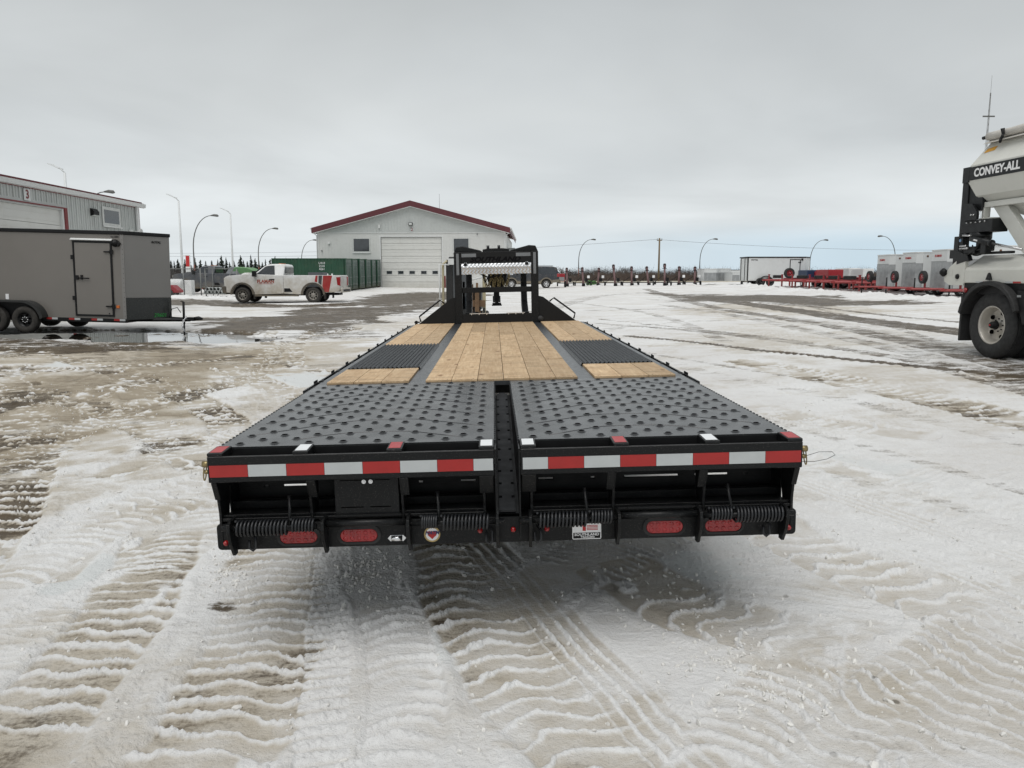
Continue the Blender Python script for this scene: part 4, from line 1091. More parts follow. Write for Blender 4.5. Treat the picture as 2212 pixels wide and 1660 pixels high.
# planks
def plank(x0, x1, y0, y1):
    m = MB(); g = .002
    dz = random.uniform(-.0015, .0015)
    m.box(x0 + g, x1 - g, y0 + .0035, y1 - .0035, -.026 + dz, .012 + dz)
    for xx in (x0 + .03, x1 - .03):
        for yy in (y0 + .03, y1 - .03):
            m.cyl((xx, yy, .0121 + dz), (xx, yy, .0128 + dz), .005, 6, mi=1)
    o = P_('plank', m, [WOOD, BLKM], bevel=.0015)
    return o
cb = [-.539, -.355, -.172, .012, .197, .382, .537]
for i_, (a, b_) in enumerate(zip(cb[:-1], cb[1:])):
    joints = {0: [5.3], 1: [3.9, 6.6], 2: [4.9], 3: [3.55, 6.1], 4: [4.4], 5: [3.3, 5.8]}[i_]
    ys = [T_TR + .003] + joints + [T_F]
    for y0, y1 in zip(ys[:-1], ys[1:]): plank(a, b_, y0, y1)
for s in (-1, 1):
    ob = [.655, .848, 1.041, 1.232]
    for a, b_ in zip(ob[:-1], ob[1:]):
        xa, xb = sorted((s * a, s * b_))
        plank(xa, xb, T_TR + .003, T_B); plank(xa, xb, T_M, T_F)
# frame and running gear under the deck
for s in (-1, 1):
    m = MB(); x = s * .56
    m.box(x - .075, x + .075, .36, T_F + .1, -.06, -.045); m.box(x - .075, x + .075, .36, T_F + .1, -.36, -.345); m.box(x - .008, x + .008, .36, T_F + .1, -.3445, -.0605)
    P_('frame_beam', m, BLKM)
for k in range(11): P_('floor_joist', MB().box(-1.28, 1.28, 2.3 + k * .56, 2.34 + k * .56, -.12, -.061), BLKM)
for yy in (3.45, 4.45):
    P_('axle', MB().cyl((-1.0, yy, -.56), (1.0, yy, -.56), .06, 12), BLKM)
    for s in (-1, 1):
        for xx in (.78, 1.06): wheel(TR, (s * xx, yy, -.56), .385, .215, .21, WHITE, 'x', s, 6)
# headboard and riser at the front of the deck
Y0 = T_F
for s in (-1, 1):
    xa, xb = sorted((s * .525, s * .635))
    P_('riser_post', MB().box(xa, xb, Y0, Y0 + .12, -.05, 1.075), BLK, bevel=.004)
    m = MB(); m.prism([(s * .636, -.02), (s * .636, .40), (s * .70, .385), (s * 1.215, .0), (s * 1.215, -.02)], 'y', Y0 + .02, Y0 + .03)
    P_('gusset_plate', m, BLKM)
    P_('grab_handle', MB().tube([(s * .80, Y0 + .025, .315), (s * .865, Y0 + .02, .365), (s * 1.185, Y0 + .02, .125), (s * 1.165, Y0 + .025, .045)], .013, 8), BLK)
    m = MB(); xs_ = sorted((s * .56, s * .60)); m.box(xs_[0], xs_[1], Y0 - .0015, Y0 - .0004, .735, 1.055)
    P_('reflective_tape', m, GTAPE)
    xs_ = sorted((s * .30, s * .52)); m = MB(); m.box(xs_[0], xs_[1], Y0 + .0085, Y0 + .0095, 1.0, 1.052)
    P_('reflective_tape', m, GTAPE)
    # bent cap plate running forward as the neck
    m = MB(); m.prism([(s * .635, 1.076), (s * .60, 1.155), (s * .50, 1.165), (s * .24, 1.10), (s * .20, 1.076)], 'y', Y0 + .05, Y0 + .9)
    P_('neck_cap', m, BLK, bevel=.01, seg=2)
    m = MB()
    pts = [(Y0 + .1, .02), (Y0 + .5, .02), (Y0 + 1.0, .22), (Y0 + 1.12, .55), (Y0 + 1.2, 1.0), (Y0 + .9, 1.0), (Y0 + .86, .6), (Y0 + .72, .32), (Y0 + .35, .16), (Y0 + .1, .16)]
    m.prism(pts, 'x', *sorted((s * .40, s * .49)))
    P_('neck_arm', m, BLKM, bevel=.005)
P_('kick_plate', MB().box(-.524, .524, Y0 + .005, Y0 + .02, -.02, .145), BLKM)
P_('mid_rail', MB().box(-.524, .524, Y0 + .02, Y0 + .09, .465, .545), BLK, bevel=.004)
P_('top_panel', MB().box(-.524, .524, Y0 + .01, Y0 + .05, .905, 1.075), BLKM, bevel=.003)
P_('neck_top', MB().prism([(-.2, 1.0765), (.2, 1.0765), (.2, 1.11), (.12, 1.125), (-.12, 1.125), (-.2, 1.11)], 'y', Y0 + .055, Y0 + 1.9), BLK)
for x_ in (-.12, .05):
    P_('neck_bolt', MB().cyl((x_, Y0 + .5, 1.12), (x_, Y0 + .5, 1.185), .022, 8), SPRING)
P_('neck_rail', MB().box(-.5, .5, Y0 + .95, Y0 + 1.1, .85, 1.04), BLKM)
ob_ = lettering('lettering', 'SOUTHLAND', .098, GLOSSB, TR, (-.02, Y0 + .0085, .958), (PI / 2, 0, 0), extrude=.001, offset=.004, shear=.35, sx=1.28)
m = MB(); m.box(-.523, .523, Y0 - .03, Y0 + .12, .742, .90)
m.prism([(Y0 - .03, .9), (Y0 - .045, .85), (Y0 - .045, .835), (Y0 - .0301, .835), (Y0 - .0301, .8999)], 'x', -.523, .523)
tb_ = P_('toolbox', m, TREAD)
for x in (-.46, .46):
    m = MB(); m.box(x - .022, x + .022, Y0 - .05, Y0 - .046, .868, .905); m.cyl((x - .012, Y0 - .055, .912), (x - .012, Y0 - .03, .912), .006, 6, 1); m.cyl((x + .012, Y0 - .055, .912), (x + .012, Y0 - .03, .912), .006, 6, 1)
    m.build('hinge', [BLK, CHROME], tb_)
for a, b_ in ((-.42, -.13), (.14, .42)):
    m = MB(); m.box(a, b_, Y0 + .0, Y0 + .03, .1455, .156)
    for k in range(3): m.cyl((a + .03 + (b_ - a - .06) * k / 2, Y0 - .004, .138), (a + .03 + (b_ - a - .06) * k / 2, Y0 + .0048, .138), .008, 6)
    P_('step_tread', m, CHROME)
# jack, chains, coupler
m = MB(); m.box(-.045, .045, Y0 + 1.55, Y0 + 1.64, .42, 1.0); m.box(-.03, .03, Y0 + 1.56, Y0 + 1.63, .22, .4199); m.box(-.085, .085, Y0 + 1.53, Y0 + 1.66, .20, .2199); m.cyl((-.075, Y0 + 1.59, .235), (.075, Y0 + 1.59, .235), .018, 10)
P_('landing_leg', m, BLKM)
m = MB(); m.box(-.05, .05, Y0 + 1.8, Y0 + 1.9, .35, 1.1); m.cyl((0, Y0 + 1.85, .25), (0, Y0 + 1.85, .36), .07, 14)
P_('coupler', m, BLKM)
P_('coupler_housing', MB().prism([(-.13, .86), (-.15, .62), (-.08, .50), (.11, .50), (.18, .62), (.16, .86)], 'y', Y0 + 1.68, Y0 + 1.8), BLKM, bevel=.01)
for k_, (xa_, xb_) in enumerate(((-.26, -.12), (.2, .1), (-.3, .05))):
    P_('air_hose', MB().tube([(xa_, Y0 + 1.45, 1.0), (xa_ * .9, Y0 + 1.45, .75), ((xa_ + xb_) / 2, Y0 + 1.47, .60 + .04 * k_), (xb_, Y0 + 1.5, .72), (xb_, Y0 + 1.5, .95)], .014, 8), BLKM)
def chain(pts, r_=.014, w=.005):
    m = MB(); P = [Vector(p) for p in pts]
    L_ = [0]
    for a, b_ in zip(P[:-1], P[1:]): L_.append(L_[-1] + (b_ - a).length)
    n_ = max(2, int(L_[-1] / (r_ * 2.3)))
    def at_(d):
        for k in range(len(P) - 1):
            if d <= L_[k + 1] + 1e-9:
                return P[k].lerp(P[k + 1], (d - L_[k]) / (L_[k + 1] - L_[k] + 1e-9))
        return P[-1]
    for k in range(n_):
        c_ = at_(L_[-1] * (k + .5) / n_); t_ = (at_(min(L_[-1], L_[-1] * (k + 1) / n_)) - at_(L_[-1] * k / n_)).normalized()
        u = t_.orthogonal().normalized(); 
        if k % 2: u = t_.cross(u)
        m.tube([tuple(c_ + t_ * (r_ * 1.55 * math.cos(a)) + u * (r_ * .75 * math.sin(a))) for a in [2 * PI * j / 10 for j in range(10)]], w, 5, closed=True)
    return m
for x in (-.15, -.04, .045, .15):
    w_ = .05 if abs(x) > .1 else .025
    P_('safety_chain', chain([(x - w_, Y0 + 1.5, .95), (x - w_ * 1.3, Y0 + 1.5, .72), (x, Y0 + 1.5, .52 - .04 * (abs(x) > .1)), (x + w_ * 1.3, Y0 + 1.5, .70), (x + w_, Y0 + 1.5, .94)], .024, .009), ZINC)
P_('plug_holder', MB().lathe([(.0001, -.03), (.03, -.028), (.045, -.01), (.045, .03), (.04, .035), (.0001, .036)], (.655, Y0 - .01, .055), 'y', 16), RUBBER)
m = MB(); m.box(-1.26, -1.18, Y0 - .02, Y0 + .01, .03, .05); m.box(-1.25, -1.215, Y0 - .03, Y0 + .02, -.02, .06); m.cyl((-1.23, Y0 - .04, .045), (-1.23, Y0 + .03, .045), .02, 8)
P_('latch', m, BLK)
# ================================================================ BUILDINGS
SIDING = mat('pale grey painted steel siding', (0.50, 0.52, 0.505), 0.5, var=0.06, vscale=0.7, dirt=((0.25, 0.22, 0.17), 1.0, 0.35))
SIDEW = mat('off white wall panel', (0.60, 0.605, 0.585), 0.55, var=0.04, vscale=0.5, dirt=((0.28, 0.25, 0.2), 0.8, 0.4))
TRIMW = mat('white trim', (0.66, 0.67, 0.66), 0.5, var=0.05)
DOORW = mat('off white overhead door', (0.64, 0.64, 0.61), 0.5, var=0.04, vscale=0.8, dirt=((0.3, 0.27, 0.21), 0.9, 0.35))
MAROON = mat('maroon fascia', (0.105, 0.022, 0.028), 0.5, var=0.12, vscale=1.0)
REDTRIM = mat('red door trim', (0.17, 0.014, 0.016), 0.5, var=0.1)
DARKRED = mat('dark red roof steel', (0.10, 0.02, 0.022), 0.5, var=0.15)
GREYP = mat('grey fitting', (0.25, 0.26, 0.26), 0.5, var=0.1)
PALEG = mat('pale lamp glass', (0.6, 0.62, 0.6), 0.3)
WINFR = mat('window frame', (0.58, 0.59, 0.57), 0.5)

# ---- building 2: gable end with a wide overhead door, straight ahead
B2 = empty('workshop_building', (-10.05, 78.0, 0.52), (0, 0, R(-1.5)))
tag(B2, 'off-white gabled workshop with maroon fascia and a wide overhead door numbered 2', 'building')
HW = 9.42
def pb2(n, m, mt, parent=B2, **k): return m.build(n, mt, parent, **k)
DL, DR, DT = -3.07, 3.05, 5.10      # door opening
m = MB()
m.box(-HW, DL - .12, 0, .2, -.4, 5.5); m.box(DR + .12, HW, 0, .2, -.4, 5.5); m.box(DL - .1199, DR + .1199, 0, .2, DT + .12, 5.5)
m.box(HW - .2, HW, .2, 24, -.4, 5.5); m.box(-HW, -HW + .2, .2, 24, -.4, 5.5); m.box(-HW + .2, HW - .2, 23.8, 24, -.4, 5.5)
pb2('wall', m, SIDEW)
m = MB(); m.prism([(-HW, 5.502), (HW, 5.502), (HW, 5.62), (0, 8.2), (-HW, 5.62)], 'y', 0, .2); pb2('gable', m, SIDING)
m = MB()
for k in range(62):
    x = -HW + .15 + k * (2 * HW - .3) / 61; top = 8.15 - abs(x) * 2.58 / HW
    if top > 5.6: m.box(x - .03, x + .03, -.035, -.0005, 5.53, top)
pb2('gable_ribs', m, SIDING)['kind'] = 'stuff'
m = MB()
for k in range(62):
    x = -HW + .15 + k * (2 * HW - .3) / 61
    if x < DL - .2 or x > DR + .2:
        m.box(x - .008, x + .008, -.012, -.0005, -.3, 5.45)
pb2('wall_seams', m, SIDEW)['kind'] = 'stuff'
pb2('trim_strip', MB().box(-HW, HW, -.05, -.036, 5.46, 5.53), TRIMW)
# roof
EX, EZ, RZ = 9.88, 5.98, 8.62
m = MB()
for s in (-1, 1):
    m.prism([(0, RZ), (s * EX, EZ), (s * EX, EZ - .10), (0, RZ - .12)], 'y', -.42, 24.4)
pb2('roof', m, DARKRED)
for s in (-1, 1):
    m = MB(); m.prism([(0, RZ - .0), (s * EX, EZ), (s * EX, EZ - .50), (s * (EX - .05), EZ - .52), (0, RZ - .55)], 'y', -.46, -.4215)
    pb2('fascia', m, MAROON)
    m = MB(); m.prism([(0, RZ - .56), (s * (EX - .05), EZ - .53), (s * (EX - .05), EZ - .57), (0, RZ - .60)], 'y', -.45, -.001); pb2('soffit', m, TRIMW)
    m = MB(); m.prism([(s * EX, EZ - .02), (s * (EX + .13), EZ - .02), (s * (EX + .11), EZ - .15), (s * EX, EZ - .15)], 'y', -.47, 24.4); pb2('gutter', m, TRIMW)
    m = MB(); m.prism([(s * EX, EZ - .16), (s * (EX + .01), EZ - .16), (s * (EX + .01), EZ - .5), (s * EX, EZ - .5)], 'y', -.42, 24.4); pb2('side_fascia', m, MAROON)
    m = MB(); m.tube([(s * (EX + .02), -.3, EZ - .15), (s * (EX + .02), -.3, EZ - .35), (s * (HW + .04), -.1, EZ - .75), (s * (HW + .04), -.1, .1)], .05, 6); pb2('downspout', m, TRIMW)
    m = MB(); m.box(*sorted((s * (HW - .16), s * (HW + .01))), -.03, -.0126, -.3, 5.45); pb2('corner_trim', m, TRIMW)
# overhead door in sections
for s, a in ((-1, DL), (1, DR)):
    m = MB(); m.box(*sorted((a, a + s * .12)), -.03, .19, -.3, DT); pb2('door_jamb', m, TRIMW)
pb2('door_header', MB().box(DL - .12, DR + .12, -.032, .19, DT, DT + .12), TRIMW)
sh = (DT) / 8
for k in range(8):
    z0 = DT - (k + 1) * sh; z1 = DT - k * sh
    m = MB(); m.box(DL, DR, .10, .15, z0 + .012, z1 - .006)
    m.box(DL, DR, .088, .0999, z0 + .05, z0 + .09); m.box(DL, DR, .088, .0999, z1 - .2, z1 - .16)
    dp = pb2('door_section', m, DOORW)
    if k == 5:
        for xw in (-2.28, -1.12, .02, 1.20, 2.34):
            m = MB(); m.box(xw - .32, xw + .32, .075, .0879, z0 + .12, z1 - .12); fr = m.build('window_frame', WINFR, dp)
            m = MB(); m.box(xw - .27, xw + .27, .068, .0748, z0 + .17, z1 - .17); m.build('pane', GLASS, dp)
m = MB(); m.box(DL + .001, DL + .03, .05, .0879, .0, DT - .01); m.box(DR - .03, DR - .001, .05, .0879, 0, DT - .01); m.box(DL + .031, DR - .031, .05, .0879, DT - .03, DT - .001)
pb2('door_seal', m, BLKM)
for (x0, x1) in ((-5.78, -4.22), (4.25, 5.72)):
    m = MB(); m.box(x0 - .1, x1 + .1, -.05, -.013, 3.58, 5.02); w_ = pb2('window', m, WINFR)
    MB().box(x0, x1, -.056, -.0505, 3.68, 4.92).build('pane', GLASS, w_)
    MB().box(x0 - .12, x1 + .12, -.09, -.051, 3.50, 3.578).build('sill', TRIMW, w_)
m = MB(); m.box(-.22, .18, -.30, -.04, 6.22, 6.48); fl = pb2('floodlight', m, BLKM); MB().box(-.17, .13, -.312, -.3005, 6.26, 6.44).build('lamp_glass', PALEG, fl)
m = MB(); m.box(-.03, .21, -.05, -.037, 5.62, 6.02); sg = pb2('number_sign', m, TRIMW)
lettering('numeral', '2', .42, REDTRIM, sg, (.09, -.056, 5.82), (PI / 2, 0, 0), extrude=.003, offset=.012)
pb2('siren', MB().box(-3.24, -3.08, -.2, -.037, 5.95, 6.3), TRIMW)
pb2('camera_dome', MB().lathe([(.0001, -.22), (.09, -.2), (.12, -.1), (.12, -.014)], (-8.25, 0, 4.45), 'y', 10), TRIMW)
pb2('camera', MB().lathe([(.0001, -.26), (.07, -.25), (.07, -.02)], (-9.0, 0, 3.75), 'y', 8), GREYP)
pb2('small_lamp', MB().lathe([(.0001, -.16), (.07, -.14), (.07, -.02)], (6.6, 0, 5.36), 'y', 8), GREYP)
m = MB(); m.box(HW + .01, HW + .8, 5.0, 5.9, 3.4, 4.2); m.box(HW + .2, HW + .6, 5.1, 5.8, 2.6, 3.399); pb2('vent_hood', m, GREYP)
pb2('roof_mast', MB().tube([(1.8 + .35, 6, 8.0), (2.15, 6, 9.9)], .018, 5), GREYP)
m = MB(); m.box(DL - .34, DL - .18, -.3, -.13, -.3, 1.2); m.box(DR + .16, DR + .36, -.32, -.12, -.3, 1.25); pb2('bollard', m, REDTRIM)

# ---- building 3: long side wall at the left, running away from the camera
B3 = empty('service_building', (-16.3, 34.2, 0.25))
tag(B3, 'pale ribbed steel building with red-trimmed overhead door numbered 3 at the left edge', 'building')
def pb3(n, m, mt, parent=B3, **k): return m.build(n, mt, parent, **k)
WZ = 4.42; dy0, dy1, dtz = -10.6, -5.70, 3.83
m = MB(); m.box(-.2, 0, dy1, 0, -.3, WZ); m.box(-.2, 0, dy0, dy1 - .0005, dtz, WZ); m.box(-.2, 0, -18, dy0 - .0005, -.3, WZ)
m.box(-14, -.2005, -.2, 0, -.3, WZ); m.prism([(-14, WZ + .001), (-.2005, WZ + .001), (-7, WZ + 1.5)], 'y', -.2, 0); m.box(-14, -.2005, -18, -17.8, -.3, WZ); m.box(-14.2, -14.0005, -18, 0, -.3, WZ)
pb3('wall', m, SIDING)
m = MB()
for k in range(59):
    y = -.22 - k * .3048
    z0 = -.2 if not (dy0 - .25 < y < dy1 + .25) else dtz + .2
    m.prism([(-0.0, y - .045), (.032, y - .02), (.032, y + .02), (0, y + .045)], 'z', z0, WZ - .02) if False else m.box(.0005, .030, y - .024, y + .024, z0, WZ - .02)
    m.box(.0005, .012, y + .14, y + .16, z0, WZ - .02)
pb3('wall_ribs', m, SIDING)['kind'] = 'stuff'
pb3('eave_trim', MB().box(.0006, .05, -18, 0.02, WZ - .019, WZ + .06), REDTRIM)
m = MB(); m.prism([(.0505, WZ + .0), (.16, WZ + .02), (.18, WZ + .17), (.17, WZ + .17), (.0505, WZ + .16)], 'y', -18, .45); pb3('gutter', m, TRIMW)
m = MB(); m.prism([(.15, WZ + .19), (-7.05, WZ + 1.62), (-14.3, WZ + .17), (-14.3, WZ + .10), (-7.05, WZ + 1.55), (.15, WZ + .175)], 'y', -18.2, .3)
rf = pb3('roof', m, DARKRED)
m = MB()
for k in range(60):
    y = .1 - k * .3048
    m.prism([(.155, WZ + .1905), (-7.0, WZ + 1.63), (-7.0, WZ + 1.665), (.155, WZ + .23)], 'y', y - .025, y + .025)
m.build('roof_ribs', DARKRED, rf)['kind'] = 'stuff'
m = MB(); m.box(.031, .06, -.16, .012, -.2, WZ - .02); pb3('corner_trim', m, TRIMW)
m = MB(); m.box(-.05, .05, .0125, .06, -.2, WZ - .02); pb3('corner_trim', m, REDTRIM)
pb3('downspout', MB().box(.0605, .13, -.30, -.22, -.2, WZ), TRIMW)
m = MB(); m.box(-.19, .045, dy1 + .06, dy1 + .24, -.2, dtz + .0599); m.box(-.19, .045, dy0 - .24, dy0 - .06, -.2, dtz + .0599); m.box(-.19, .045, dy0 - .24, dy1 + .24, dtz + .06, dtz + .10)
pb3('door_trim', m, REDTRIM, label=None) if False else pb3('door_trim', m, REDTRIM)
m = MB(); m.box(-.19, .01, dy1 - .05, dy1 + .059, -.2, dtz + .059); m.box(-.19, .01, dy0 - .059, dy0 + .05, -.2, dtz + .059); pb3('door_jamb', m, TRIMW)
for k in range(7):
    z1 = dtz + .0 - k * .55; z0 = z1 - .55
    m = MB(); m.box(-.12, -.08, dy0 + .051, dy1 - .051, max(z0 + .008, -.2), z1 - .004); m.box(-.0799, -.07, dy0 + .051, dy1 - .051, z0 + .12, z0 + .15); m.box(-.0799, -.07, dy0 + .051, dy1 - .051, z0 + .36, z0 + .39)
    pb3('door_section', m, DOORW)
m = MB(); m.box(.031, .05, -3.02, -1.62, 3.47, 4.22); w_ = pb3('window', m, WINFR); MB().box(.0505, .056, -2.9, -1.74, 3.58, 4.1).build('pane', GLASS, w_)
MB().box(.0505, .1, -3.05, -1.6, 3.42, 3.469).build('sill', TRIMW, w_)
m = MB(); m.prism([(.031, 3.78), (.17, 3.82), (.18, 3.95), (.08, 4.06), (.031, 4.06)], 'y', -3.9, -3.5); wl = pb3('wall_lamp', m, BLKM)
m = MB(); m.prism([(.06, 3.785), (.165, 3.815), (.165, 3.808), (.06, 3.777)], 'y', -3.87, -3.53); m.build('lamp_glass', PALEG, wl)
m = MB(); m.box(.031, .05, -7.95, -7.6, 3.98, 4.36); sg = pb3('number_sign', m, TRIMW)
lettering('numeral', '3', .40, REDTRIM, sg, (.054, -7.775, 4.17), (PI / 2, 0, PI / 2), extrude=.003, offset=.01)
m = MB(); m.lathe([(.03, 0), (.03, .1), (.14, .28), (.13, .28), (.0001, .12)], (.1, -.55, 3.35), 'x', 10); pb3('loudspeaker', m, TRIMW)
pb3('bracket', MB().box(.031, .12, -.95, -.75, 3.36, 3.42), TRIMW)

# ================================================================ CONTAINERS
CGREEN = mat('dark green container steel', (0.012, 0.062, 0.033), 0.5, var=0.25, vscale=1.2, dirt=((0.12, 0.09, 0.06), 0.5, 0.5))
CGREEN2 = mat('faded green container door', (0.055, 0.11, 0.085), 0.55, var=0.35, vscale=2.5, dirt=((0.15, 0.11, 0.08), 0.7, 0.5))
CBAR = mat('galvanised lock rod', (0.30, 0.33, 0.32), 0.5, 0.3, var=0.3)
def container(loc, rot, label):
    e = empty('shipping_container', loc, rot); tag(e, label, 'container', 'green shipping containers side by side')
    L_, W_, H_ = 6.06, 2.40, 2.59      # length runs to -x, doors at x = 0
    for s in (-1, 1):
        m = MB(); n_ = 21; pts = []
        x0, x1 = -L_ + .12, -.16; st = (x1 - x0) / n_
        for k in range(n_):
            a = x0 + k * st
            pts += [(a, 0), (a + st * .25, 0), (a + st * .5, .036), (a + st * .75, .036)]
        pts.append((x1, 0))
        y = s * (W_ / 2 - .045)
        vs_ = []
        for (px_, d_) in pts: vs_ += [(px_, y + s * d_, .16), (px_, y + s * d_, H_ - .06)]
        m.add(vs_, [(2 * k, 2 * k + 2, 2 * k + 3, 2 * k + 1) if s < 0 else (2 * k + 1, 2 * k + 3, 2 * k + 2, 2 * k) for k in range(len(pts) - 1)])
        m.build('side_wall', CGREEN, e)
    m = MB(); m.box(-L_ + .1, -.1, -W_ / 2 + .05, W_ / 2 - .05, H_ - .03, H_ - .01); m.build('roof', CGREEN, e)
    m = MB()
    for y in (-W_ / 2, W_ / 2 - .06): m.box(-L_ + .1, -.1, y, y + .06, 0, .16); m.box(-L_ + .1, -.1, y, y + .06, H_ - .06, H_)
    for x in (-L_, -.16):
        for y in (-W_ / 2, W_ / 2 - .11): m.box(x if x < -1 else -.1, (x + .1) if x < -1 else 0, y, y + .11, 0, H_)
    m.box(-L_, -L_ + .05, -W_ / 2 + .11, W_ / 2 - .11, 0, H_ - .02); m.box(-.1, 0, -W_ / 2 + .11, W_ / 2 - .11, 0, .13); m.box(-.1, 0, -W_ / 2 + .11, W_ / 2 - .11, H_ - .12, H_)
    m.build('frame', CGREEN, e)
    for s in (-1, 1):
        m = MB(); y0_, y1_ = sorted((s * .015, s * (W_ / 2 - .13)))
        m.box(-.07, -.03, y0_, y1_, .135, H_ - .125)
        for k in range(4): yy = y0_ + (y1_ - y0_) * (k + .5) / 4; m.box(-.0299, -.012, yy - .07, yy + .07, .25, H_ - .25)
        d_ = m.build('door', CGREEN2, e)
        for q in (.25, .72):
            yy = y0_ + (y1_ - y0_) * q
            m = MB(); m.cyl((.022, yy, .1), (.022, yy, H_ - .1), .02, 6); m.box(-.0119, .03, yy - .04, yy + .04, .4, .5); m.box(-.0119, .03, yy - .04, yy + .04, 2.0, 2.1)
            m.box(.015, .045, yy - .02, yy + .30, 1.02, 1.05)
            m.build('lock_rod', CBAR, d_)
    return e
labs = ['nearest green shipping container of the row, its long ribbed side facing the yard', 'green shipping container second in the row, right behind the nearest one', 'green shipping container third in the row counted from the pickup truck',
        'green shipping container fourth in the row counted from the pickup truck', 'green shipping container fifth in the row, second from the overhead door', 'farthest green shipping container, closest to the workshop overhead door']
for k in range(6):
    yy = 64.85 + k * 2.46; xx = -13.62 + k * .10 + random.uniform(-.06, .06)
    c_ = container((xx, yy, gz(xx, yy) - .02 + .12), (0, 0, R(1.0 + random.uniform(-.8, .8))), labs[k])
    if k == 0:
        lettering('lettering', 'U310\n2210\n4261', .24, DECALW, c_, (-1.95, -1.212, 1.95), (PI / 2, 0, 0), extrude=.002)
        m = MB(); m.box(-1.62, -1.45, -1.214, -1.2095, 1.05, 1.35); m.box(-1.2, -1.08, -1.214, -1.2095, 1.1, 1.35); m.build('placard', DECALW, c_)
m = MB(); m.box(-15.9, -12.0, 71.5, 71.6, 3.16, 3.22); pf = m.build('steel_beam', GREYP)
pf.location = (0, 0, .06)
tag(pf, 'long thin steel beam lying across the container roofs towards the overhead door', 'beam')

# ================================================================ STREET LAMPS, POLES, WIRES
GALV = mat('grey galvanised lamp pole', (0.13, 0.13, 0.125), 0.5, 0.3, var=0.15)
POLERED = mat('rust red lower pole', (0.16, 0.055, 0.035), 0.6, var=0.25)
POLEW = mat('white lamp pole', (0.62, 0.64, 0.64), 0.5, var=0.06)
POLEWOOD = mat('weathered pole wood', (0.16, 0.12, 0.07), 0.8, var=0.3)
def curved_lamp(x, y, dirx, label, H=9.0, reach=2.7, low=True):
    z = gz(x, y)
    e = empty('street_lamp', (x, y, z)); tag(e, label, 'street lamp', 'curved street lamps along the roads')
    zs = H - 4.6
    if low: MB().tube([(0, 0, -.3), (0, 0, 2.6)], [.12, .105], 8).build('lower_pole', POLERED, e)
    pts = [(0, 0, 2.6 if low else -.3), (0, 0, zs)]; rs = [.105, .085]
    for k in range(1, 11):
        a = PI / 2 * k / 10
        pts.append((dirx * reach * (1 - math.cos(a)), 0, zs + 4.6 * math.sin(a) ** .92)); rs.append(.085 - .04 * k / 10)
    MB().tube(pts, rs, 8).build('pole', GALV, e)
    m = MB(); m.tube([(dirx * (reach - .1), 0, H), (dirx * (reach + .35), 0, H + .04), (dirx * (reach + .8), 0, H - .02), (dirx * (reach + .95), 0, H - .08)], [.07, .16, .17, .06], 8); m.build('lamp_head', GALV, e)
    return e
for (px, py, Y, dr, lab) in ((233, 421, 77, 1, 'curved street lamp showing just its arm over the roof of the building numbered 3'), (459, 470, 106, 1, 'tall curved street lamp with rust red foot between the two white poles'), (590, 497, 135, 1, 'curved street lamp rising directly behind the white pickup truck'),
                         (676, 521, 177, 1, 'curved street lamp whose arm touches the left wall of the gabled workshop'), (1268, 520, 168, 1, 'curved street lamp right of the dark SUV'), (1527, 519, 165, 1, 'curved street lamp at the left end of the small white cargo trailers'),
                         (1762, 521, 165, 1, 'curved street lamp right of the long white enclosed trailer'), (1901, 513, 150, -1, 'curved street lamp bent to the left, above the white cargo trailers')):
    X = (px - 1106) / 1662 * Y - dr * 2.0
    z = gz(X, Y); H = (598 - py) / 1662 * Y + 1.7 - z
    curved_lamp(X, Y, dr, lab, H, 2.7)
for (px, py, Y, dr, lab, low_) in ((166, 372, 68, -1, 'white pole lamp standing behind the roof of the building numbered 3', 1), (402, 432, 88, -1, 'tall white pole lamp right of the grey enclosed trailer', 1), (510, 460, 104, -1, 'white pole lamp behind the nose of the white pickup truck', 1)):
    X = (px - 1106) / 1662 * Y; z = gz(X, Y); H = (598 - py) / 1662 * Y + 1.7 - z
    e = empty('pole_lamp', (X, Y, z)); tag(e, lab, 'street lamp', 'white pole lamps with angled heads')
    MB().tube([(0, 0, -.3), (0, 0, H - .4)], [.16, .10], 8).build('pole', POLEW, e)
    m = MB(); m.tube([(0, 0, H - .4), (-.25, 0, H - .15), (-.9, 0, H + .25)], .05, 6); m.build('arm', POLEW, e)
    m = MB(); m.obox((-.75, -.25, H + .12), (1.0, .28, .07), (0, R(24), 0)); m.build('lamp_head', POLEW, e)
    m = MB(); m.obox((-.75, .25, H + .12), (1.0, .28, .07), (0, R(24), 0)); m.build('lamp_head', POLEW, e)
UX, UY = 28.3, 150
UZ = gz(UX, UY)
e = empty('utility_pole', (UX, UY, UZ)); tag(e, 'single wooden utility pole rising behind the row of augers', 'utility pole')
MB().tube([(0, 0, -.3), (0, 0, 8.2)], [.20, .15], 8).build('pole', POLEWOOD, e)
m = MB(); m.box(-.5, .5, -.08, .08, 7.7, 7.85)
m.build('crossarm', POLEWOOD, e)
for x in (-.45, 0, .45): MB().cyl((x, 0, 7.85), (x, 0, 8.15), .05, 6).build('insulator', GALV, e)
WIRE = mat('power line', (0.12, 0.12, 0.13), 0.6)
def wire(p0, p1, sag, r_=.022):
    m = MB(); n_ = 24
    m.tube([(p0[0] + (p1[0] - p0[0]) * k / n_, p0[1] + (p1[1] - p0[1]) * k / n_, p0[2] + (p1[2] - p0[2]) * k / n_ - sag * 4 * (k / n_) * (1 - k / n_)) for k in range(n_ + 1)], r_, 4)
    return m
PT = (UX, UY, UZ + 8.0)
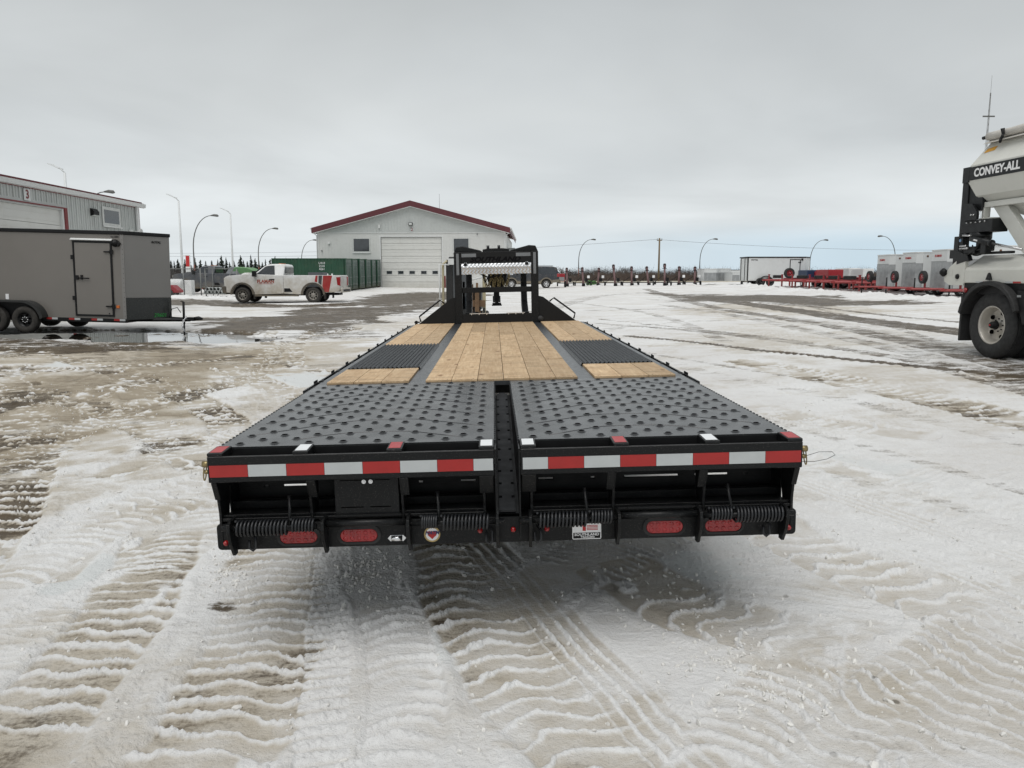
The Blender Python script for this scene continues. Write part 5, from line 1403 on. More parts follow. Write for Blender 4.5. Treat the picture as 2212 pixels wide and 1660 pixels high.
for (p0, p1, sg_, lab) in ((PT, (-150, 190, 9.6), 3.2, 'power line running left from the utility pole behind the workshop'), ((UX, UY, UZ + 7.9), (150, 160, 9.9), 2.4, 'power line running right from the utility pole over the parked trailers'), ((-12, 168, 7.8), (-150, 190, 8.6), 1.2, 'lower power line over the spruces at the left')):
    w_ = wire(p0, p1, sg_).build('power_line', WIRE); tag(w_, lab, 'power line', 'overhead power lines')
# far radio mast beside the seed tender
e = empty('radio_mast', (71.6, 120, gz(71.6, 120))); tag(e, 'thin far radio mast rising above the white hopper at the right', 'radio mast')
m = MB()
for a in range(3): m.tube([(.35 * math.cos(a * 2.1), .35 * math.sin(a * 2.1), 0), (.06 * math.cos(a * 2.1), .06 * math.sin(a * 2.1), 28)], .03, 4)
for k in range(28): z_ = k; r_ = .35 - .29 * k / 28; m.tube([(r_ * math.cos((k % 3) * 2.1), r_ * math.sin((k % 3) * 2.1), z_), (r_ * math.cos((k % 3 + 1) * 2.1), r_ * math.sin((k % 3 + 1) * 2.1), z_ + 1)], .02, 3)
m.build('lattice', GALV, e)
MB().box(-.9, .9, -.05, .05, 24.5, 24.7).build('antenna', GALV, e); MB().tube([(0, 0, 28), (0, 0, 30.5)], .02, 4).build('whip', GALV, e)

# ================================================================ TREES
SPRUCE = mat('dark spruce needles', (0.018, 0.026, 0.018), 0.9, var=0.5, vscale=0.9, objrand=.25)
BARK = mat('brown bark', (0.06, 0.045, 0.035), 0.9, var=0.3)
TWIG = mat('bare grey brown twigs', (0.085, 0.065, 0.055), 0.9, var=0.4, vscale=.2, objrand=.15)
def spruce_mesh(H, rad_, seed, dens=1.0):
    r_ = random.Random(seed); m = MB()
    prof = [(0.02, H * .97)] + [(rad_ * .5 * (1 - t) ** .9 * (1.25 if q % 2 else .7), .5 + (H - .6) * t) for q, t in enumerate([.95 - .95 * k / 11 for k in range(12)])]
    m.lathe(prof[::-1], (0, 0, 0), 'z', 7, smooth=False)
    lev = int(H * 5.5)
    for k in range(lev):
        t = (k + r_.random() * .6) / lev; z = .35 + (H - .4) * t
        w = rad_ * (1 - t) ** .85 * r_.uniform(.7, 1.15) + .05
        nb = max(4, int(9 * (1 - t) + 3))
        for b_ in range(nb):
            a = r_.random() * 2 * PI; L_ = w * r_.uniform(.55, 1.1); dz = -L_ * r_.uniform(.1, .45)
            ca, sa = math.cos(a), math.sin(a); hw_ = L_ * .36 + .09
            for q in range(2):
                f0 = .15 + .4 * q; f1 = f0 + .5
                p0 = (ca * L_ * f0, sa * L_ * f0, z + dz * f0); p1 = (ca * L_ * f1, sa * L_ * f1, z + dz * f1)
                h_ = hw_ * (1 - .35 * q)
                m.add([p0, (p1[0] - sa * h_, p1[1] + ca * h_, p1[2] - .10 - r_.random() * .1), (ca * L_ * (f1 + .12), sa * L_ * (f1 + .12), p1[2] + .02), (p1[0] + sa * h_, p1[1] - ca * h_, p1[2] - .10 - r_.random() * .1)], [(0, 1, 2), (0, 2, 3)])
    return m
sp_protos = []
for k, (H, rd) in enumerate(((6.5, 1.25), (5.2, 1.3), (7.6, 1.15), (4.4, 1.2))):
    cm = spruce_mesh(H, rd, 100 + k); tm = MB(); tm.tube([(0, 0, -.3), (0, 0, H * .96)], [.13, .02], 6)
    sp_protos.append((cm, tm, H))
sp_mesh = {}
def spruce(k, x, y, s, rz, label):
    e = empty('spruce_tree', (x, y, gz(x, y)), (0, 0, rz)); e.scale = (s, s, s)
    tag(e, label, 'tree', 'spruces on the left skyline')
    if k not in sp_mesh:
        c_ = sp_protos[k][0].build('crown', SPRUCE, e); t_ = sp_protos[k][1].build('trunk', BARK, e); sp_mesh[k] = (c_.data, t_.data)
    else:
        for nme, me_ in zip(('crown', 'trunk'), sp_mesh[k]):
            o = bpy.data.objects.new(nme, me_); col.objects.link(o); o.parent = e
    return e
spx = [(371, 572), (378, 576), (385, 575), (393, 574), (408, 573), (418, 575), (430, 570), (441, 577), (452, 579), (465, 577), (478, 573), (486, 569), (496, 568), (503, 578), (513, 577), (527, 568), (533, 575), (541, 577), (549, 566), (558, 572), (566, 575), (573, 577), (580, 574), (590, 572), (601, 570), (612, 574), (624, 571), (636, 573), (650, 570), (664, 574), (676, 575)]
ordn = ['first', 'second', 'third', 'fourth', 'fifth', 'sixth', 'seventh', 'eighth', 'ninth', 'tenth', 'eleventh', 'twelfth', 'thirteenth', 'fourteenth', 'fifteenth', 'sixteenth', 'seventeenth', 'eighteenth', 'nineteenth', 'twentieth', 'twenty-first', 'twenty-second', 'twenty-third', 'twenty-fourth', 'twenty-fifth', 'twenty-sixth', 'twenty-seventh', 'twenty-eighth', 'twenty-ninth', 'thirtieth', 'thirty-first', 'thirty-second']
for i_, (px, py) in enumerate(spx):
    Y = 185 + random.uniform(-14, 14); X = (px - 1106) / 1662 * Y; k = i_ % 4
    H = (598 - py - random.uniform(3, 8)) / 1662 * Y + 1.7 - gz(X, Y) + 1.4
    spruce(k, X, Y, H / sp_protos[k][2] * 1.18, random.random() * 6, 'dark spruce, %s from the left on the left skyline' % ordn[i_])
# thicket: thin bare stems in thousands
def thicket(name, x0, x1, y0, y1, n_, hmin, hmax, mt, seed, lean=.35):
    r_ = random.Random(seed); m = MB()
    for _ in range(n_):
        x = r_.uniform(x0, x1); y = r_.uniform(y0, y1); z = gzf(x, y); h = r_.uniform(hmin, hmax) * (0.75 + .5 * math.sin(x * .23 + math.sin(x * .71)) ** 2)
        for b_ in range(3):
            a = r_.random() * PI; w = r_.uniform(.02, .05); lx, ly = r_.gauss(0, lean), r_.gauss(0, lean)
            c0 = (x + r_.gauss(0, .3), y + r_.gauss(0, .3)); hh = h * r_.uniform(.6, 1.1)
            m.add([(c0[0] - w * math.cos(a), c0[1] - w * math.sin(a), z - .2), (c0[0] + w * math.cos(a), c0[1] + w * math.sin(a), z - .2), (c0[0] + lx * hh * .5 + .006, c0[1] + ly * hh * .5, z + hh)], [(0, 1, 2)])
            q = r_.uniform(.4, .8); bx_, by_, bz_ = c0[0] + lx * hh * .5 * q, c0[1] + ly * hh * .5 * q, z + hh * q
            m.add([(bx_, by_, bz_ - .03), (bx_, by_, bz_ + .05), (bx_ + r_.gauss(0, .35), by_ + r_.gauss(0, .35), bz_ + r_.uniform(.2, .7))], [(0, 1, 2)])
    return m.build(name, mt)
def gzf(x, y): return 0.80 if y > 110 else 0.6
BRUSH = mat('brown winter brush', (0.105, 0.08, 0.066), 0.95, var=0.35, vscale=.08)
BRUSHD = mat('dark grey winter brush', (0.055, 0.048, 0.044), 0.95, var=0.35, vscale=.06)
o = thicket('roadside_brush', 12, 112, 158, 172, 5200, 1.0, 2.2, BRUSH, 3); tag(o, 'brown leafless brush along the far field edge at the right', 'brush', kind='stuff')
o = thicket('distant_wood', 0, 190, 200, 240, 9000, 2.4, 3.6, BRUSHD, 4); tag(o, 'dark distant leafless wood on the right horizon', 'wood', kind='stuff')
o = thicket('left_brush', -112, -32, 172, 200, 6500, 2.2, 3.4, BRUSHD, 5); tag(o, 'grey brown leafless brush under the spruces on the left skyline', 'brush', kind='stuff')
def bare_tree(px, py, Y, label, seed, spread=.5):
    r_ = random.Random(seed); X = (px - 1106) / 1662 * Y; z0 = gz(X, Y); H = (598 - py) / 1662 * Y + 1.7 - z0
    e = empty('bare_tree', (X, Y, z0)); tag(e, label, 'tree', 'bare trees on the right skyline')
    mt = MB(); mt.tube([(0, 0, -.3), (.05, 0, H * .45)], [.10, .06], 5); mt.build('trunk', BARK, e)
    m = MB()
    def br(p, d, L_, r0, dep):
        q = p + d * L_
        m.tube([tuple(p), tuple(q)], [r0, r0 * .55], 3, caps=False)
        if dep == 0: return
        for _ in range(4 if dep > 1 else 3):
            nd = (d + Vector((r_.gauss(0, spread), r_.gauss(0, spread), r_.uniform(-.05, .35)))).normalized()
            br(p.lerp(q, r_.uniform(.45, 1)), nd, L_ * r_.uniform(.55, .8), r0 * .6, dep - 1)
    for _ in range(5):
        br(Vector((0, 0, H * r_.uniform(.12, .4))), Vector((r_.gauss(0, .35), r_.gauss(0, .35), 1)).normalized(), H * .3, .045, 3)
    m.build('crown', TWIG, e)
for i_, (px, py, lab) in enumerate(((1213, 570, 'tallest bare tree just right of the dark SUV'), (1228, 580, 'small bare tree between the dark SUV and the first auger'), (1285, 585, 'bare tree left of the second auger from the left'), (1338, 573, 'left half of the pair of bushy bare trees in the middle of the skyline'), (1352, 574, 'right half of the pair of bushy bare trees in the middle of the skyline'),
     (1318, 588, 'low bare tree left of the pair of bushy bare trees'), (1390, 588, 'low bare tree left of the utility pole'), (1462, 584, 'bare tree right of the utility pole'), (1478, 588, 'second bare tree right of the utility pole'), (1560, 585, 'bare tree behind the small white cargo trailers'), (1500, 587, 'bare tree beside the curved street lamp left of the small white trailers'), (1262, 588, 'low bare tree behind the first street lamp right of the SUV'))):
    bare_tree(px, py, 160 + (i_ * 7) % 25, lab, 50 + i_)
# ================================================================ GREY ENCLOSED TRAILER
GREYT = mat('warm grey trailer skin', (0.175, 0.162, 0.146), 0.34, var=0.06, vscale=0.8, bump=0.03, bscale=3)
GREYN = mat('lighter grey nose skin', (0.20, 0.193, 0.183), 0.34, var=0.06, vscale=0.8)
DARKG = mat('dark stone guard', (0.014, 0.017, 0.016), 0.25, var=0.2)
GT = empty('enclosed_trailer', (-10.29, 20.55, gz(-12, 20.6) + .0), (0, R(1.5), 0))
GT.location.z = .165
tag(GT, 'grey enclosed cargo trailer with black trim standing over the meltwater puddle', 'trailer')
def pg(n, m, mt, parent=GT, **k): return m.build(n, mt, parent, **k)
L0, Z0, Z1 = -5.5, .37, 2.72
m = MB(); m.box(L0, 0, 0, 2.15, Z0, Z1 - .09); pg('body', m, GREYT, bevel=.01)
nose = [(.001, 0), (.70, 1.0), (.74, 1.075), (.70, 1.15), (.001, 2.15)]
m = MB(); m.prism(nose, 'z', Z0 + .60, Z1 - .09); pg('nose', m, GREYN, bevel=.01)
m = MB(); m.prism([(.001, -.003), (.703, .995), (.745, 1.075), (.703, 1.155), (.001, 2.153)], 'z', Z0 + .02, Z0 + .599); sg_ = pg('stone_guard', m, DARKG)
m = MB(); m.prism([(L0 - .02, -.03), (.01, -.03), (.72, .985), (.77, 1.075), (.72, 1.165), (.01, 2.18), (L0 - .02, 2.18)], 'z', Z1 - .0899, Z1); pg('roof_trim', m, BLKM, bevel=.01)
m = MB(); m.box(L0, .0, -.014, -.0005, Z0 - .02, Z0 + .045); m.box(L0, 0, .0, 2.15, Z0 - .06, Z0 - .001); pg('bottom_rail', m, BLKM)
m = MB(); m.box(-.075, .012, -.012, -.0003, Z0 + .046, Z1 - .0901); ct = pg('corner_trim', m, GREYN)
m = MB()
for k in range(18): m.lathe([(.009, 0), (.0001, -.008)], (-.02, -.0122, Z0 + .12 + k * .125), 'y', 6)
m.build('rivets', BLKM, ct)['kind'] = 'stuff'
for k in range(4):
    xc = -2.12 + k * .60
    m = MB(); m.box(xc, xc + .15, -.0165, -.0145, Z0 - .012, Z0 + .04); o = m.build('reflective_tape', RTAPE, GT)
    m = MB(); m.box(xc + .151, xc + .30, -.0165, -.0145, Z0 - .012, Z0 + .04); o = m.build('reflective_tape', SILV, GT)
# side door
dx0, dx1, dz0, dz1 = -1.33, -.30, .47, 2.44
m = MB(); w = .045
m.box(dx0, dx0 + w, -.03, -.0006, dz0, dz1); m.box(dx1 - w, dx1, -.03, -.0006, dz0, dz1); m.box(dx0 + w + .0002, dx1 - w - .0002, -.03, -.0006, dz0, dz0 + w); m.box(dx0 + w + .0002, dx1 - w - .0002, -.03, -.0006, dz1 - w, dz1)
pg('door_frame', m, BLKM, bevel=.004)
m = MB(); m.box(dx0 + w + .005, dx1 - w - .005, -.020, -.0007, dz0 + w + .005, dz1 - w - .005); dr = pg('side_door', m, GREYT)
for z in (dz1 - .27, dz0 + .27):
    m = MB(); m.box(dx1 - .045, dx1 + .035, -.05, -.0302, z - .06, z + .06); m.tube([(dx1 - .20, -.045, z), (dx1 - .03, -.045, z + .003)], [.016, .022], 8); m.build('hinge', BLKM, dr)
for z in (dz1 - .43, dz0 + .47):
    m = MB(); m.box(dx0 - .05, dx0 + .03, -.045, -.0305, z - .055, z + .055); m.build('door_catch', BLKM, dr)
m = MB(); m.box(dx0 + .03, dx0 + .13, -.05, -.0305, 1.42, 1.54); m.tube([(dx0 + .13, -.06, 1.47), (dx0 + .42, -.06, 1.465)], .016, 8); m.box(dx0 + .2, dx0 + .24, -.07, -.0205, 1.43, 1.55); m.build('bar_lock', BLKM, dr)
m = MB(); m.lathe([(.02, 0), (.0001, -.02)], (dx1 - .13, -.0206, dz0 + .08), 'y', 10); m.build('latch', BLKM, dr)
m = MB(); m.prism([(-.0006, dz1 + .05), (-.06, dz1 + .02), (-.06, dz1 + .035), (-.0006, dz1 + .07)], 'x', dx0 - .04, dx1 + .02); pg('drip_awning', m, TRIMW)
m = MB(); m.lathe([(.10, 0), (.095, -.05), (.06, -.10), (.0001, -.115)], (-.20, -.0006, 2.40), 'y', 14); m.prism([(-.13, 2.47), (-.07, 2.42), (-.05, 2.39), (-.07, 2.36), (-.13, 2.31)], 'y', -.07, -.001); pg('porch_lamp', m, BLKM)
pg('marker_lamp', MB().box(-.24, -.16, -.02, -.0006, .70, .77), ORANGE); pg('marker_lamp', MB().box(-3.30, -3.18, -.03, -.0006, .80, .83), ORANGE)
pg('label_plate', MB().box(-3.17, -3.09, -.012, -.0006, .86, 1.0), DECALW)
# fender and tandem wheels
m = MB(); arc = []
cxw = (-2.57, -3.39); rz = .345
for k in range(11): a = R(8 + 82 * k / 10); arc.append((cxw[0] + .50 * math.cos(a), rz + .50 * math.sin(a)))
for k in range(11): a = R(90 + 82 * k / 10); arc.append((cxw[1] + .50 * math.cos(a), rz + .50 * math.sin(a)))
inner = [(x * 1 - (.07 * (1 if x > -2.98 else -1)), z - .05) for x, z in arc]
m.prism(arc + inner[::-1], 'y', -.27, -.0151); pg('fender', m, mat('dull black fender', (0.02, 0.021, 0.02), .6, var=.2))
m = MB(); m.prism([(a[0], a[1]) for a in arc] + [(-3.85, .40), (-2.12, .40)], 'y', -.013, -.0007); pg('wheel_panel', m, BLKM)
for x in cxw:
    wheel(GT, (x, -.135, rz), .345, .205, .195, BLK, 'y', -1, 6, style='steel', tyremat=RUBBERD)
    wheel(GT, (x, 2.285, rz), .345, .205, .195, BLK, 'y', 1, 6, style='steel', tyremat=RUBBERD)
    pg('axle', MB().cyl((x, 0, rz), (x, 2.15, rz), .04, 8), BLKM)
# tongue, jack, chains
m = MB(); m.tube([(-.2, .35, Z0 - .0), (1.25, 1.05, Z0 + .0)], .05, 4, smooth=False); m.tube([(-.2, 1.8, Z0), (1.25, 1.10, Z0)], .05, 4, smooth=False); pg('tongue', m, BLKM)
m = MB(); m.box(1.2, 1.38, 1.0, 1.15, Z0 - .03, Z0 + .07); m.tube([(1.38, 1.075, Z0 + .03), (1.5, 1.075, Z0 + .05), (1.6, 1.075, Z0 + .03)], [.05, .055, .03], 8); pg('coupler', m, BLKM)
m = MB(); m.cyl((1.12, .98, Z0 + .50), (1.12, .98, Z0 - .12), .032, 10); m.cyl((1.12, .98, Z0 - .12), (1.12, .98, -.0), .024, 10); m.box(1.05, 1.19, .91, 1.05, -.02, .0); m.tube([(1.12, .98, Z0 + .50), (1.12, .90, Z0 + .52), (1.12, .80, Z0 + .52)], .012, 6); pg('jack', m, [BLKM])
m = MB(); m.tube([(.75, .9, Z0 + .05), (.85, .85, Z0 + .30), (.98, .9, Z0 + .34), (1.05, .95, Z0 + .2)], .012, 6); pg('brake_cable', m, BLKM)
pg('safety_chain', chain([(1.2, .95, Z0 + .10), (1.16, .85, Z0 - .02), (1.14, .8, Z0 - .20), (1.2, .82, Z0 - .32)], .024, .007), CHROME)
lettering('lettering', '29601', .15, GREENMARK, sg_, (.56, .77, Z0 + .12), (PI / 2, 0, math.atan2(1.0, .70)), extrude=.001, shear=.2)
lettering('lettering', 'ROYAL', .085, BLKM, GT, (.53, .735, 2.47), (PI / 2, 0, math.atan2(1.0, .70)), extrude=.001, offset=.003, shear=.3)
lettering('lettering', 'CLASSIC', .06, BLKM, GT, (-.21, -.002, 2.56), (PI / 2, 0, 0), extrude=.001, offset=.002)

# ================================================================ VEHICLES
DIRTC = (0.34, 0.285, 0.20)
TRUCKW = mat('white truck paint under road dirt', (0.74, 0.75, 0.75), 0.3, var=0.03, coat=.3, dirt=(DIRTC, 1.7, 0.95))
TRUCKG = mat('dark grey truck paint', (0.06, 0.065, 0.075), 0.3, var=0.05, coat=.4, dirt=(DIRTC, 0.9, 0.5))
DIRTPL = mat('dirty dark plastic', (0.055, 0.05, 0.045), 0.8, var=0.3, dirt=(DIRTC, 1.2, 0.5))
SUVB = mat('dark blue black paint', (0.014, 0.018, 0.026), 0.22, var=0.1, coat=.5, dirt=(DIRTC, 0.8, 0.4))
SUVT = mat('tan lower cladding', (0.15, 0.13, 0.10), 0.55, var=0.15, dirt=(DIRTC, 0.9, 0.5))
DRED = mat('red truck stripe', (0.33, 0.025, 0.025), 0.35, var=0.06, dirt=(DIRTC, 0.9, 0.3))
DGRY = mat('charcoal truck stripe', (0.04, 0.05, 0.055), 0.35, var=0.06, dirt=(DIRTC, 0.9, 0.3))
ALLOY = mat('dusty alloy wheel', (0.30, 0.28, 0.245), 0.45, 0.3, var=0.2)
ALLOYS = mat('silver alloy wheel', (0.55, 0.55, 0.55), 0.35, 0.6, var=0.1)
LAMPG = mat('headlamp glass', (0.35, 0.33, 0.28), 0.1, var=0.2)
def arch(cx_, cz_, r_, n=12, up=True):
    return [(cx_ + r_ * math.cos(PI - PI * k / n), cz_ + r_ * math.sin(PI * k / n)) for k in range(n + 1)]
def tprism(poly, wf):
    """side outline extruded across the width; half width at each height from wf(z)"""
    m = MB(); n_ = len(poly)
    vs_ = [(x, -wf(z), z) for x, z in poly] + [(x, wf(z), z) for x, z in poly]
    area = sum(poly[i][0] * poly[(i + 1) % n_][1] - poly[(i + 1) % n_][0] * poly[i][1] for i in range(n_))
    c0 = tuple(range(n_)); c1 = tuple(range(n_, 2 * n_))
    if area < 0: c0 = c0[::-1]
    else: c1 = c1[::-1]
    m.add(vs_, [c0, c1] + [((i + 1) % n_, i, i + n_, (i + 1) % n_ + n_) if area > 0 else (i, (i + 1) % n_, (i + 1) % n_ + n_, i + n_) for i in range(n_)])
    return m
def pane_side(poly, s, wf, off=.006):
    m = MB(); n_ = len(poly)
    m.add([(x, s * (wf(z) + off), z) for x, z in poly], [tuple(range(n_)) if s < 0 else tuple(range(n_))[::-1]])
    m.add([(x, s * (wf(z) - .01), z) for x, z in poly], [tuple(range(n_))])
    return m
def pickup(name, loc, rz, label, body, decals=True):
    E_ = empty(name, loc, (0, 0, rz)); tag(E_, label, 'pickup truck')
    def pp(n, m, mt, parent=E_, **k): return m.build(n, mt, parent, **k)
    hw = .99
    # front clip, hood, cab lower
    ft = [(2.60, .52), (2.70, .80), (2.72, 1.12), (2.66, 1.30), (2.50, 1.37), (2.0, 1.42), (1.25, 1.45), (-.30, 1.40), (-.30, .47), (1.26, .47)] + [(x, z) for x, z in arch(1.8, .39, .52)][1:] + [(2.34, .50)]
    ft = [(2.60, .52), (2.70, .80), (2.72, 1.12), (2.66, 1.30), (2.50, 1.37), (2.0, 1.42), (1.25, 1.45), (-.30, 1.40), (-.30, .47)] + arch(1.8, .42, .52) + [(2.34, .50)]
    m = MB(); m.prism(ft, 'y', -hw, hw); pp('body', m, body, bevel=.05, seg=3)
    m = MB(); m.box(1.30, 2.30, -.80, .80, .42, .97); pp('inner_fender', m, BLKM)
    bt = [(-.31, 1.40), (-3.16, 1.40), (-3.19, 1.30), (-3.17, .62), (-3.0, .56), (-2.34, .52)] + arch(-1.8, .42, .52)[::-1] + [(-1.26, .47), (-.31, .47)]
    bt = [(-.31, .47)] + [(-.31, 1.40), (-3.16, 1.40), (-3.19, 1.30), (-3.17, .62), (-2.9, .54), (-2.34, .52)] + arch(-1.8, .42, .52)
    for s in (-1, 1):
        m = MB(); m.prism(bt, 'y', *sorted((s * .90, s * hw))); pp('bed_side', m, body, bevel=.03, seg=2)
    m = MB(); m.box(-3.10, -.33, -.899, .899, .76, .80); m.box(-2.32, -1.28, -.80, .80, .5, .7599); pp('bed_floor', m, BLKM)
    m = MB(); m.box(-3.17, -3.10, -.895, .895, .66, 1.39); tg = pp('tailgate', m, body, bevel=.015)
    m = MB(); m.box(-.36, -.315, -.895, .895, .8, 1.39); pp('bed_front', m, body)
    wf = lambda z: .97 - max(0, (z - 1.38)) * .38
    cab_ = [(1.30, 1.36), (.70, 1.84), (.52, 1.93), (.30, 1.965), (-.10, 1.975), (-.30, 1.94), (-.36, 1.86), (-.31, 1.36)]
    pp('cab', tprism(cab_, wf), body, bevel=.03, seg=2)
    for s in (-1, 1):
        pp('side_window', pane_side([(1.08, 1.44), (.62, 1.84), (.45, 1.88), (.17, 1.89), (.12, 1.42)], s, wf), GLASS)
        m = MB(); m.prism([(1.20, .55), (1.20, 1.43), (.05, 1.39), (.05, .55)], 'y', *sorted((s * (hw - .002), s * (hw + .008)))); d_ = pp('door', m, body, bevel=.006)
        m = MB(); m.box(.14, .40, *sorted((s * (hw + .009), s * (hw + .035))), 1.16, 1.21); m.build('handle', BLKM, d_)
        m = MB(); m.box(1.02, 1.20, *sorted((s * 1.0, s * 1.26)), 1.33, 1.62); pp('wing_mirror', m, BLKM, bevel=.03, seg=2)
        for cx_ in (1.8, -1.8):
            a1 = arch(cx_, .42, .52, 14); a2 = arch(cx_, .42, .62, 14)
            m = MB(); m.prism(a2 + a1[::-1], 'y', *sorted((s * (hw - .01), s * (hw + .045)))); pp('wheel_flare', m, DIRTPL, bevel=.01)
            m = MB(); m.box(cx_ - .62, cx_ - .58, *sorted((s * .72, s * 1.02)), .2, .55); pp('mud_flap', m, RUBBERD)
            wheel(E_, (cx_, s * .86, .395), .395, .27, .235, ALLOY, 'y', s, 8, style='spoke', tyremat=RUBBERD)
        m = MB(); m.box(2.62, 2.735, *sorted((s * .62, s * .97)), 1.02, 1.27); pp('headlamp', m, LAMPG, bevel=.03)
        m = MB(); m.prism([(-3.205, .86), (-3.205, 1.32), (-3.0, 1.30), (-3.05, .9)], 'y', *sorted((s * .80, s * (hw + .006)))); pp('tail_lamp', m, REDLENS, bevel=.01)
        m = MB(); m.box(-1.05, 1.18, *sorted((s * .88, s * 1.0)), .33, .41); pp('side_step', m, DIRTPL)
        m = MB(); m.prism([(-.34, .74), (-.62, .74), (-.76, .56), (-.34, .56)], 'y', *sorted((s * (hw + .001), s * (hw + .015)))); pp('bed_step', m, BLKM)
    wsm = MB(); wsm.add([(1.27, -.88, 1.44), (1.27, .88, 1.44), (.735, .76, 1.865), (.735, -.76, 1.865)], [(0, 1, 2, 3)]); wsm.xf(Matrix.Translation((.02, 0, .012))); pp('windscreen', wsm, GLASS)
    m = MB(); m.box(-.375, -.352, -.70, .70, 1.50, 1.80); pp('rear_window', m, GLASS)
    m = MB(); m.box(2.68, 2.745, -.60, .60, .86, 1.27); pp('grille', m, BLKM, bevel=.02)
    m = MB(); m.prism([(2.60, .45), (2.82, .52), (2.84, .80), (2.71, .86), (2.60, .84)], 'y', -1.0, 1.0); pp('front_bumper', m, DIRTPL, bevel=.03, seg=2)
    m = MB(); m.box(-3.32, -3.20, -.98, .98, .52, .76); pp('rear_bumper', m, body, bevel=.03, seg=2)
    m = MB(); m.box(-3.328, -3.321, -.8, .8, .58, .68); pp('bumper_tread', m, BLKM)
    m = MB(); m.prism([(1.55, 1.42), (2.02, 1.40), (1.98, 1.47), (1.85, 1.52), (1.6, 1.53)], 'y', -.45, .45); pp('hood_scoop', m, body, bevel=.03)
    m = MB()
    for y in (-.4, -.2, 0, .2, .4): m.box(-.05, .05, y - .04, y + .04, 1.975, 2.005)
    pp('clearance_lamps', m, ORANGE)
    m = MB(); m.box(-3.0, 2.3, -.45, .45, .38, .50); pp('chassis', m, BLKM)
    if decals:
        for s in (-1, 1):
            def dec(n, poly, mt, par=None):
                m = MB(); m.prism(poly, 'y', *sorted((s * (hw + .0005), s * (hw + .004)))); m.build(n, mt, E_)
            dec('red_stripe', [(-1.96, 1.385), (-2.07, 1.385), (-2.03, 1.04), (-1.90, 1.075)], DRED)
            dec('grey_stripe', [(-2.11, 1.385), (-2.30, 1.385), (-2.24, .90), (-2.09, 1.015)], DGRY)
            dec('red_stripe', [(-2.34, 1.385), (-2.80, 1.385), (-2.62, .55), (-2.395, .55), (-2.29, .85)], DRED)
            lettering('lettering', 'FLAMAN', .225, DRED, E_, (.59, s * (hw + .0115), 1.08), (PI / 2, 0, PI if s > 0 else 0), extrude=.002, offset=.011)
            m = MB(); m.box(.22, .96, *sorted((s * (hw + .009), s * (hw + .012))), .955, .975); m.build('underline', DRED, E_)
        m = MB(); m.box(-2.8, -1.2, -.5, .5, .801, 1.15); m.box(-2.2, -1.4, -.5, .3, 1.151, 1.55); pp('cargo_box', m, mat('grey cargo box', (0.12, 0.13, 0.14), .5))
    return E_
pickup('pickup_truck', (-11.95, 40.5, gz(-11.95, 40.5) + .01), PI, 'white mud-splashed regular cab pickup lettered FLAMAN with red and charcoal stripes', TRUCKW)
pickup('pickup_truck', (-22.0, 57.5, gz(-21.5, 57) + .1), PI, 'dark grey pickup parked behind the white pickup and the chain link fence', TRUCKG, decals=False)

